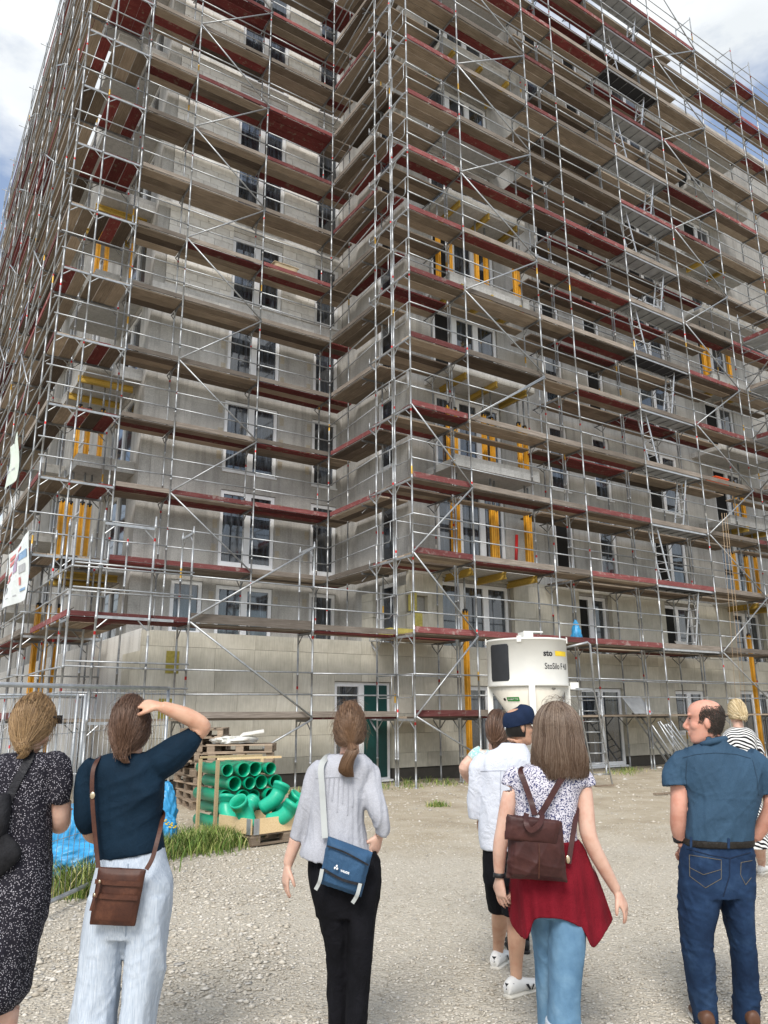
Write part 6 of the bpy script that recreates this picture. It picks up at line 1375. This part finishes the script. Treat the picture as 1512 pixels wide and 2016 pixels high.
m_hair('hair_black', (.010, .009, .008), (.022, .018, .016), (.05, .04, .034)); m_cloth('navy_cap', (.012, .022, .052), .2, 260, .8, .2, 12)
scalp(hc, f5, UPV, HR * np.array([.93, .95, .9]), 'hair_black', P5, 'hair', .52); ff = f5 / np.linalg.norm(f5); rr5 = np.cross(ff, UPV)
ca = (rr5, ff, UPV); R = []; th = np.linspace(0, 2 * np.pi, 28, endpoint=False)
for z, k in ((.018, .98), (.045, 1.02), (.075, 1.0), (.10, .92), (.118, .74), (.127, .46), (.130, .15)): R.append(hc + UPV * (z + 0) - UPV * .03 * 0 + np.outer(np.cos(th), rr5) * .089 * k + np.outer(np.sin(th), ff) * .112 * k + np.outer(np.sin(th) * .022, UPV))
union('cap', [skin_rings(catmull(np.array(R).reshape(7, -1), 4).reshape(-1, 28, 3))], .005, 'navy_cap', P5, 3); CP = bpy.data.objects[list(WM)[-1]]
V = []; F = []; n = 12
for k in (0, 1):
    for i in range(n + 1):
        a = math.radians(25 + 130 * i / n)
        for j, q in enumerate((1.0, 1.35, 1.62)):
            V.append(hc + rr5 * math.cos(a) * .088 * min(q, 1.1) + ff * (math.sin(a) * .110 * (1 + (q - 1) * math.sin(a))) + UPV * (.046 - .030 * (q - 1) - .02 * math.cos(a) ** 2 + .004 * k))
for k in (0, 1):
    for i in range(n):
        for j in range(2): q = (k * (n + 1) * 3 + i * 3 + j, k * (n + 1) * 3 + (i + 1) * 3 + j, k * (n + 1) * 3 + (i + 1) * 3 + j + 1, k * (n + 1) * 3 + i * 3 + j + 1); F.append(q if k else q[::-1])
for i in range(n): a = i * 3 + 2; F.append((a, a + 3, a + 3 + (n + 1) * 3, a + (n + 1) * 3))
add('visor', V, F, 'navy_cap', CP, True); add('cap_buckle', *ball(hc - ff * .108 + UPV * -.005, (rr5, ff, UPV), (.008, .004, .012), 6), 'alu', CP, True)
m = MB(); m.path([hc + rr5 * .080 + UPV * .02 - ff * .0, hc + rr5 * .079 + UPV * .022 + ff * .07, hc + rr5 * .065 + UPV * .02 + ff * .10], .004, 6); m.path([hc + rr5 * (.045 + .024 * math.cos(a)) + UPV * (.015 + .018 * math.sin(a)) + ff * .106 for a in np.linspace(0, 6.28, 13)], .003, 5); m.obj('glasses', 'black_plastic', P5)
def sneaker(a, d, par):
    o, g, dd, sd = foot(a, d, 'white_shoe', par, 1.08, .092)
    for s in (-1, 1):
        V = [g + sd * s * .0475 + dd * x + UPV * z for x, z in ((.03, .075), (.055, .072), (.075, .04), (.062, .036))] + [g + sd * s * .050 + dd * x + UPV * z for x, z in ((.075, .036), (.095, .066), (.108, .062), (.085, .034))]
        V = [v + sd * s * .004 for v in V]; add('side_mark', V, [(0, 1, 2, 3), (4, 5, 6, 7)], 'ink', o)
    th = np.linspace(-.9, .9, 7); V = [g - dd * .086 * np.cos(q) * 1.08 + sd * np.sin(q) * .045 + UPV * z for q in th for z in (.055, .092)]; add('heel_tab', V, [(2 * i, 2 * i + 2, 2 * i + 3, 2 * i + 1) for i in range(6)], 'ink', o)
    Vt, Ft = text_geo('VEJA', .020, .0006); add('lettering', [g - dd * .096 + sd * (x - .026) * (1 if (sd @ RT) > 0 else -1) + UPV * (.064 + y) for x, y in Vt], Ft, 'paper_white', o)
WS = [o for o in bpy.data.objects if o.parent == P5 and o.name.startswith('shirt')][0]; mat('white_seam', (.40, .42, .48), .9); seam(WS, [(946, 1518), (985, 1517), (1010, 1518)], 'white_seam', 'yoke_seam', .002); seam(WS, [(986, 1518), (984, 1600), (986, 1660)], 'white_seam', 'pleat', .002)
sneaker(g1 + UPV * .1, FW * .9 + RT * .45, P5); sneaker(g2 + UPV * .1, FW * .62 + RT * .78, P5)

# ===== woman with leather backpack and red cardigan
D = 4.45; P6 = person(D, 1090, 'woman with grey-brown bob, patterned blouse and red cardigan tied at her waist'); hc = pt(1098, 1438, D); f6 = FW
TL6 = [(1780, 1036, 1096, .03, .115), (1862, 1050, 1092, .10, .10), (1940, 1056, 1088, .14, .09), (2016, 1060, 1088, .16, .085), (2085, 1062, 1090, .17, .08)]; TR6 = [(1780, 1078, 1152, -.02, .12), (1862, 1081, 1151, -.06, .11), (1937, 1081, 1143, -.08, .10), (2012, 1078, 1141, -.09, .10), (2030, 1080, 1140, -.09, .10)]; lg, ft = legs_from(D, TL6, TR6)
union('body', head(hc, f6) + [limbw([pt(1092, 1465, D), pt(1088, 1515, D)], [.05, .058], 3), torso(D, [(1514, 1038, 1134), (1534, 1014, 1146, 0, .09), (1586, 1018, 1130, 0, .11), (1650, 1020, 1130, 0, .11), (1720, 1010, 1145, 0, .13), (1790, 1030, 1135)]),
    limb(D, [(1012, 1536, 0, 30), (1001, 1580, -.01, 32), (992, 1630, -.01, 31), (985, 1665, .0, 29), (983, 1700, .02, 24), (983, 1724, .03, 19)]), limb(D, [(1148, 1540, 0, 32), (1152, 1585, -.01, 34), (1157, 1635, -.03, 33), (1168, 1668, -.03, 31), (1190, 1710, -.01, 27), (1213, 1752, .02, 20)])] + lg
    + hand(pt(983, 1725, D + .03), -UPV + RT * .05, -RT * .75 - FW * .5, FW * .6 + RT * .4, (.28, .3, .32, .36), 1.0) + hand(pt(1213, 1752, D + .02), -UPV * .9 + RT * .42, RT * .75 - FW * .5, -RT * .6 - FW * .1, (.32, .36, .4, .42), 1.02, (.6, -.3)), .0055, 'skin_fair', P6, 3)
t = NT('squiggle_print'); v = t.coord('Object'); n = t.noise(v, 120, 2, .4); c = t.ramp(n, [(.43, (.055, .06, .14)), (.49, (.66, .64, .70)), (.60, (.68, .66, .71)), (.66, (.09, .09, .18))]); t.bump(t.noise(v, 14, 3), .3, .02); MATS['squiggle_print'] = t.done(c, .85, 0, .2)
union('blouse', [torso(D, [(1506, 1032, 1142, 0, .08), (1518, 1010, 1152, 0, .10), (1540, 1002, 1160, 0, .11), (1560, 1006, 1142, 0, .115), (1600, 1012, 1134, 0, .12), (1660, 1010, 1136, 0, .125), (1690, 1008, 1140, 0, .125)]), limb(D, [(1022, 1522, 0, 34), (1008, 1532, 0, 36), (1003, 1548, 0, 33)]), limb(D, [(1138, 1522, 0, 34), (1152, 1534, 0, 36), (1158, 1548, 0, 35)])], .007, 'squiggle_print', P6, 2, [(91, .008, .13, (1.2, 1, .6))])
t = NT('red_knit'); v = t.coord('Object'); n = t.noise(v, 8, 3); c = t.ramp(n, [(.3, (.13, .005, .012)), (.7, (.20, .010, .020))]); vo = t.n('ShaderNodeTexVoronoi'); vo.inputs['Scale'].default_value = 170; t.l(v, vo.inputs['Vector']); t.bump(vo.outputs['Distance'], .5, .006); MATS['red_knit'] = t.done(c, .9, 0, .15)
def skirt(D, cols, th, ztop):
    """draped cloth: columns (x_top, y_top, x_bot, y_bot, dD_top, dD_bot) left to right, thickness th"""
    A = catmull(cols, 6); V = []; F = []; m = 14; n = len(A)
    for s in (0, 1):
        for i, a in enumerate(A):
            for j in range(m + 1):
                b = j / m; x = a[0] + (a[2] - a[0]) * b ** .8; y = a[1] + (a[3] - a[1]) * b; d = a[4] + (a[5] - a[4]) * b + .012 * math.sin(i * .9) * b; V.append(pt(x, y, D + d + s * th))
    k = n * (m + 1)
    for i in range(n - 1):
        for j in range(m): q = (i * (m + 1) + j, (i + 1) * (m + 1) + j, (i + 1) * (m + 1) + j + 1, i * (m + 1) + j + 1); F.append(q); F.append(tuple(x + k for x in q[::-1]))
    ed = [i * (m + 1) for i in range(n)] + [(n - 1) * (m + 1) + j for j in range(1, m + 1)] + [i * (m + 1) + m for i in range(n - 2, -1, -1)] + [j for j in range(m - 1, 0, -1)]
    for q in range(len(ed)): a, b = ed[q], ed[(q + 1) % len(ed)]; F.append((a, a + k, b + k, b))
    return V, F
union('cardigan', [skirt(D, [(1006, 1668, 1000, 1790, .06, .10), (1006, 1664, 1008, 1822, -.02, .02), (1014, 1662, 1036, 1850, -.11, -.12), (1036, 1660, 1052, 1812, -.135, -.16), (1070, 1660, 1080, 1808, -.145, -.17), (1105, 1660, 1112, 1812, -.14, -.17), (1125, 1660, 1146, 1830, -.12, -.15), (1138, 1660, 1168, 1866, -.08, -.11), (1146, 1660, 1196, 1830, -.02, -.03), (1147, 1664, 1207, 1810, .06, .06)], .022, 0), torso(D, [(1652, 1008, 1140, 0, .128), (1668, 1005, 1145, 0, .138), (1690, 1006, 1147, 0, .135)])], .006, 'red_knit', P6, 2, [(101, .006, .09, (1.4, 1.4, .3))])
t = NT('light_denim'); v = t.coord('Object'); n = t.noise(v, 7, 5, .6); c = t.ramp(n, [(.3, (.075, .155, .25)), (.55, (.12, .225, .335)), (.8, (.20, .32, .43))]); t.bump(t.noise(v, 13, 4), .4, .02); MATS['light_denim'] = t.done(c, .9, 0, .2)
trouser(D, [(1690, 1012, 1142, 0, .12), (1740, 1010, 1150, 0, .135), (1800, 1030, 1150, 0, .125)], TL6, TR6, 'jeans', 'light_denim', P6, [(111, .009, .13, (1.3, 1.3, .7)), (112, .002, .08)])
mat('denim_cuff', (.42, .47, .52), .9); union('jeans_cuff', [torso(D, [(2008, 1075, 1144, -.09, .104), (2030, 1074, 1145, -.09, .105), (2046, 1076, 1144, -.09, .104)])], .007, 'denim_cuff', P6, 2)
m_hair('hair_grey_brown', (.06, .037, .025), (.13, .087, .06), (.30, .235, .18), (.10, .055, .032)); scalp(hc, f6, UPV, HR * np.array([1.38, 1.13, 1.06]), 'hair_grey_brown', P6, 'hair')
zend = pt(1098, 1524, D)[2]; strandmesh('hair_strands', bob(hc, f6, UPV, HR * np.array([1.42, 1.16, 1.08]), zend, 4600, 43, .0019, .018, 1.12) + fly(hc, HR * 1.35, 240, 143), 'hair_grey_brown', P6)
m = MB(); m.path([hc + RT * x + UPV * z + FW * y for x, y, z in ((-.085, -.02, .06), (-.088, .03, .085), (-.06, .075, .118), (0, .085, .128), (.06, .075, .118), (.088, .03, .085), (.085, -.02, .06))], .005, 6); m.path([hc + RT * (x0 + .028 * math.cos(a)) + UPV * (.122 + .016 * math.sin(a)) + FW * .075 for x0 in (-.04, .04) for a in np.linspace(0, 6.28, 12)], .006, 6); m.obj('sunglasses', mat('tortoise', (.10, .03, .015), .25), P6)
add('wristband', *limbw([pt(983, 1718, D + .03), pt(983, 1727, D + .03)], [.033, .033], 2, 18), 'black_plastic', P6, True)
for a in ft: foot(a, FW, 'white_shoe', P6)
bp = empty('leather_backpack', pt(1056, 1670, D - .2), 'dark brown leather backpack worn by the woman with the red cardigan', 'backpack')
t = NT('dark_leather'); v = t.coord('Object'); n = t.noise(v, 10, 6, .65); c = t.ramp(n, [(.3, (.030, .009, .008)), (.55, (.052, .017, .015)), (.8, (.085, .032, .026))]); t.bump(t.noise(v, 130, 4), .22, .004); MATS['dark_leather'] = t.done(c, .48, 0, .3)
_, PB, NB = flatbag('bag_body', D - .215, [(1003, 1612), (1106, 1618), (1116, 1736), (996, 1728)], .085, 'dark_leather', bp, puff=.03, wr=[(121, .007, .12)])
flatbag('flap', D - .272, [(997, 1602), (1106, 1615), (1096, 1665), (991, 1653)], .012, 'dark_leather', bp, puff=.018, wr=[(122, .003, .1)])
tube_strip('seam', [PB(.5, .35) + NB * .078, PB(.5, .6) + NB * .083, PB(.5, .93) + NB * .066], .005, .004, 'brown_leather', bp, NB)
m = [pt(1036, 1602, D - .27), pt(1036, 1622, D - .31), pt(1046, 1634, D - .315), pt(1062, 1622, D - .31), pt(1068, 1604, D - .27)]; tube_strip('carry_handle', m, .026, .005, 'dark_leather', bp)
tube_strip('strap', [pt(1053, 1606, D - .21), pt(1046, 1580, D - .155), pt(1032, 1540, D - .135), pt(1025, 1522, D - .112), pt(1027, 1514, D - .04), pt(1030, 1522, D + .05)], .030, .006, 'dark_leather', bp); tube_strip('strap', [pt(1062, 1606, D - .21), pt(1078, 1580, D - .155), pt(1098, 1545, D - .14), pt(1110, 1527, D - .115), pt(1118, 1516, D - .04), pt(1120, 1522, D + .05)], .030, .006, 'dark_leather', bp)
tube_strip('strap', [pt(1119, 1700, D - .17), pt(1125, 1660, D - .14), pt(1131, 1625, D - .10), pt(1136, 1590, D - .03)], .026, .005, 'dark_leather', bp); add('strap_buckle', *ball(pt(1118, 1692, D - .18), (RT, FW, UPV), (.012, .005, .02), 8), 'brass', bp, True)

# ===== balding man in blue shirt and jeans
D = 4.8; P7 = person(D, 1415, 'balding man in a blue short-sleeved shirt and jeans looking left'); f7 = -RT * .93 + FW * .36; hc = pt(1388, 1422, D); r7 = np.cross(f7 / np.linalg.norm(f7), UPV)
TL7 = [(1735, 1338, 1420, 0, .13), (1792, 1338, 1412, .0, .12), (1837, 1341, 1402, .01, .105), (1887, 1347, 1404, .03, .095), (1937, 1354, 1407, .06, .09), (2002, 1366, 1411, .09, .085), (2040, 1370, 1414, .1, .085)]; TR7 = [(1735, 1412, 1483, 0, .13), (1792, 1424, 1479, .0, .12), (1837, 1434, 1482, .01, .105), (1887, 1443, 1487, .03, .095), (1950, 1446, 1492, .07, .09), (2005, 1446, 1492, .1, .09), (2020, 1446, 1492, .11, .09)]; lg, (a1, a2) = legs_from(D, TL7, TR7)
union('body', head(hc, f7, s=1.03) + [limbw([pt(1396, 1442, D), pt(1404, 1478, D)], [.060, .068], 3), torso(D, [(1474, 1362, 1436), (1492, 1342, 1474, 0, .10), (1560, 1352, 1478, 0, .13), (1640, 1354, 1470, 0, .13), (1700, 1352, 1474, 0, .13), (1760, 1358, 1470)]),
    limb(D, [(1338, 1492, 0, 38), (1337, 1550, 0, 33), (1336, 1590, -.01, 31), (1335, 1625, .02, 30), (1338, 1650, .05, 23), (1341, 1664, .06, 20)]), limb(D, [(1490, 1495, 0, 38), (1515, 1555, 0, 34), (1519, 1590, -.02, 31), (1502, 1625, .03, 28), (1486, 1650, .06, 22)])] + lg + hand(pt(1340, 1662, D + .06), -UPV + RT * .15, -RT * .8 - FW * .5, FW + RT * .2, (.3, .3, .3, .3), 1.0) + hand(pt(1486, 1650, D + .06), -RT * .5 - UPV * .6 + FW * .5, RT * .5 - FW * .5, FW, (.4, .4, .4, .4), 1.0), .0055, 'skin_red', P7, 2)
m_cloth('blue_cotton', (.036, .074, .122), .16, 300, .75, .3, 5)
union('shirt', [torso(D, [(1452, 1382, 1428, 0, .07, -2), (1464, 1372, 1436, 0, .08, -2), (1476, 1346, 1466, 0, .10, -2), (1494, 1327, 1492, 0, .12), (1530, 1334, 1500, 0, .14), (1569, 1350, 1496, 0, .145), (1611, 1350, 1486, 0, .145), (1640, 1349, 1482, 0, .14), (1658, 1351, 1478, 0, .132)]), limb(D, [(1356, 1490, 0, 38), (1338, 1502, 0, 42), (1327, 1525, 0, 46), (1329, 1548, -.01, 50)]), limb(D, [(1470, 1488, 0, 44), (1494, 1510, 0, 48), (1510, 1540, 0, 50), (1516, 1562, 0, 50)])], .007, 'blue_cotton', P7, 2, [(131, .020, .20, (1.25, 1.25, .55)), (133, .007, .10, (1, 1, 1.2)), (132, .002, .09)])
union('collar', [limbw([pt(1378, 1466, D + .03), pt(1386, 1464, D - .06), pt(1404, 1459, D - .08), pt(1425, 1455, D - .03), pt(1428, 1454, D + .03)], [.012, .016, .019, .019, .016], 4, 10)], .006, 'blue_cotton', P7, 2)
t = NT('dark_denim'); v = t.coord('Object'); n = t.noise(v, 6, 6, .62); n2 = t.noise(t.coord('Object', (1, 1, .5)), 3, 4); c = t.ramp(n, [(.3, (.007, .017, .044)), (.55, (.014, .034, .080)), (.8, (.034, .070, .14))]); t.bump(t.noise(v, 12, 4), .45, .02); MATS['dark_denim'] = t.done(c, .9, 0, .2)
JN = trouser(D, [(1652, 1350, 1478, 0, .125), (1682, 1340, 1483, 0, .135), (1720, 1338, 1484, 0, .145), (1762, 1340, 1482, 0, .14)], TL7, TR7, 'jeans', 'dark_denim', P7, [(141, .011, .12, (1, 1, 1.5)), (142, .002, .07)])
m_cloth('belt_leather', (.022, .019, .016), .2, 120, .5); union('belt', [torso(D, [(1650, 1349, 1479, 0, .136), (1653, 1347, 1481, 0, .140), (1661, 1346, 1481, 0, .140), (1664, 1347, 1480, 0, .137)], ex=2.4)], .005, 'belt_leather', P7, 1)
def on_back(x, y, d0=-.15): return pt(x, y, D + d0)
mat('stitch', (.15, .125, .085), .9)
for q in ([(1357, 1683), (1420, 1693), (1420, 1730), (1389, 1748), (1358, 1725), (1357, 1683)], [(1459, 1698), (1481, 1694)], [(1459, 1698), (1458, 1722), (1468, 1742), (1479, 1728)], [(1358, 1708), (1385, 1722), (1419, 1712)]): seam(JN, q, 'stitch', 'pocket_stitching', .0016)
mat('denim_seam', (.008, .018, .045), .9); seam(JN, [(1352, 1671), (1400, 1684), (1437, 1690), (1478, 1678)], 'denim_seam', 'yoke_seam', .003); seam(JN, [(1437, 1690), (1436, 1725), (1424, 1765)], 'denim_seam', 'centre_seam', .003)
SH = [o for o in bpy.data.objects if o.parent == P7 and o.name.startswith('shirt')][0]; mat('shirt_seam', (.024, .050, .084), .9)
seam(SH, [(1344, 1492), (1370, 1485), (1410, 1482), (1450, 1485), (1478, 1493)], 'shirt_seam', 'yoke_seam', .0022); seam(SH, [(1352, 1497), (1350, 1530), (1354, 1556)], 'shirt_seam', 'armhole_seam', .0022); seam(SH, [(1482, 1497), (1490, 1530), (1494, 1566)], 'shirt_seam', 'armhole_seam', .0022)
for x, y in ((1360, 1656), (1434, 1658)): tube_strip('belt_loop', [on_back(x, y - 8, -.142 + ((x - 1411) / 75) ** 2 * .06), on_back(x, y + 3, -.147 + ((x - 1411) / 75) ** 2 * .06), on_back(x, y + 12, -.145 + ((x - 1411) / 75) ** 2 * .06)], .013, .005, 'dark_denim', JN)
m_hair('hair_dark', (.014, .010, .008), (.035, .025, .019), (.075, .058, .045)); r = np.random.default_rng(77); hp = []; fn = f7 / np.linalg.norm(f7)
for _ in range(9000):
    az = r.uniform(.95, np.pi) * r.choice([-1, 1]); zz = r.uniform(-.075, .112); 
    lim = -.02 + .125 * min(1, max(0, (abs(az) - .95) / .4)) if abs(az) < 1.35 else .100 + r.normal() * .006
    if zz > lim or (abs(az) < 1.75 and zz < -.0) or (zz < -.05 and abs(az) < 2.2): continue
    s = 1.03; hpz = np.array(HEADP); bb, fr, ww = [np.interp(zz / s, hpz[:, 0], hpz[:, q]) for q in (1, 2, 3)]; b = hc + UPV * zz + (fn * ((bb + fr) / 2 + math.cos(az) * (fr - bb) / 2) + r7 * math.sin(az) * ww) * s; d = -UPV * .8 - fn * .5 + r.normal(size=3) * .15; out_ = (r7 * math.sin(az) + fn * math.cos(az)); L_ = .018; hp.append((np.array([b - out_ * .004, b + out_ * .003 + d * L_ * .4, b + out_ * .0015 + d * L_]), +0.0011, .0006))
strandmesh('hair', hp, 'hair_dark', P7)
add('watch_strap', *limbw([pt(1336, 1646, D + .05), pt(1338, 1656, D + .055)], [.036, .035], 2, 18), 'black_plastic', P7, True)
add('eye', *ball(hc + fn * .084 + r7 * -.034 + UPV * .024, (r7, fn, UPV), (.008, .004, .004), 8), 'ink', P7, True)
for a in (a1, a2): foot(a, FW * .9 + RT * .1, 'dark_leather_shoe', P7, 1.1)

# ===== blonde woman in striped dress (far right)
D = 8.7; P8 = person(D, 1470, 'blonde woman in a black and white striped dress behind the balding man'); hc = pt(1451, 1403, D); f8 = FW * .9 - RT * .3
h1, h2 = pt(1470, 1640, D), pt(1492, 1640, D); g8 = np.array(at_z(1502, 1722, 0)); g9 = g8 - RT * .16 + FW * .12; lg = []
for h, g in ((h2, g8), (h1, g9)): k = h * .5 + g * .5; a = g.copy(); a[2] = .08; lg.append(limbw([h, k, k * .5 + a * .5 + UPV * .03, a], [.08, .052, .05, .033], 4, 14))
union('body', head(hc, f8) + [limbw([pt(1452, 1420, D), pt(1455, 1440, D)], [.05, .058], 3), torso(D, [(1435, 1432, 1478), (1450, 1424, 1486, 0, .11), (1500, 1430, 1484, 0, .12), (1560, 1436, 1490, 0, .11), (1620, 1440, 1500, 0, .12), (1660, 1450, 1500)]), limb(D, [(1482, 1450, 0, 16), (1497, 1482, 0, 15), (1505, 1515, .02, 13), (1512, 1545, .08, 11)]), limb(D, [(1428, 1450, 0, 16), (1422, 1500, 0, 15), (1428, 1540, .1, 12)])] + lg + hand(pt(1512, 1545, D + .08), -UPV + RT * .1, RT, FW, s=.95), .0065, 'skin_fair', P8, 3)
t = NT('stripe_print'); v = t.coord('Object'); wv = t.n('ShaderNodeTexWave'); wv.wave_type = 'BANDS'; wv.bands_direction = 'DIAGONAL'; wv.inputs['Scale'].default_value = 15; wv.inputs['Distortion'].default_value = 5.0; wv.inputs['Detail'].default_value = 0; wv.inputs['Detail Scale'].default_value = .6; t.l(v, wv.inputs['Vector']); c = t.ramp(wv.outputs['Fac'], [(.45, (.012, .012, .014)), (.52, (.72, .72, .70))]); MATS['stripe_print'] = t.done(c, .8, 0, .2)
union('dress', [torso(D, [(1432, 1440, 1470, 0, .07), (1440, 1428, 1482, 0, .10), (1456, 1422, 1488, 0, .125), (1500, 1426, 1488, 0, .13), (1560, 1432, 1494, 0, .13), (1620, 1440, 1508, 0, .15), (1668, 1448, 1516, 0, .16)]), limb(D, [(1476, 1448, 0, 18), (1488, 1464, 0, 21), (1497, 1486, 0, 20)]), limb(D, [(1430, 1450, 0, 18), (1424, 1480, 0, 20)])], .009, 'stripe_print', P8, 3, [(151, .008, .14)])
m_hair('hair_blonde', (.36, .26, .13), (.55, .43, .24), (.72, .60, .40)); tie = pt(1462, 1412, D - .10); scalp(hc, f8, UPV, HR * 1.06, 'hair_blonde', P8, 'hair'); strandmesh('hair_strands', gather(hc, f8, UPV, HR * 1.05, tie, 500, 53, .0045, .02, .06, -.3, .05) + bun(tie, .036, 130, 54, .005), 'hair_blonde', P8)
foot(g8 + UPV * .08, FW * .6 + RT * .6, 'white_shoe', P8); foot(g9 + UPV * .08, FW, 'white_shoe', P8)
for P_, nm in ((P1, ('dress',)), (P2, ('top', 'trousers')), (P3, ('blouse', 'trousers')), (P4, ('blouse', 'trousers')), (P5, ('shirt', 'shorts')), (P6, ('blouse', 'jeans', 'cardigan')), (P7, ('shirt', 'jeans', 'belt')), (P8, ('dress',))):
    ch = [o for o in bpy.data.objects if o.parent == P_]; st = lambda o: o.name.split('.')[0]
    fit_under([o for o in ch if st(o) == 'body'][0], [o for o in ch if st(o) in nm])
bpy.data.scenes.remove(TMP)
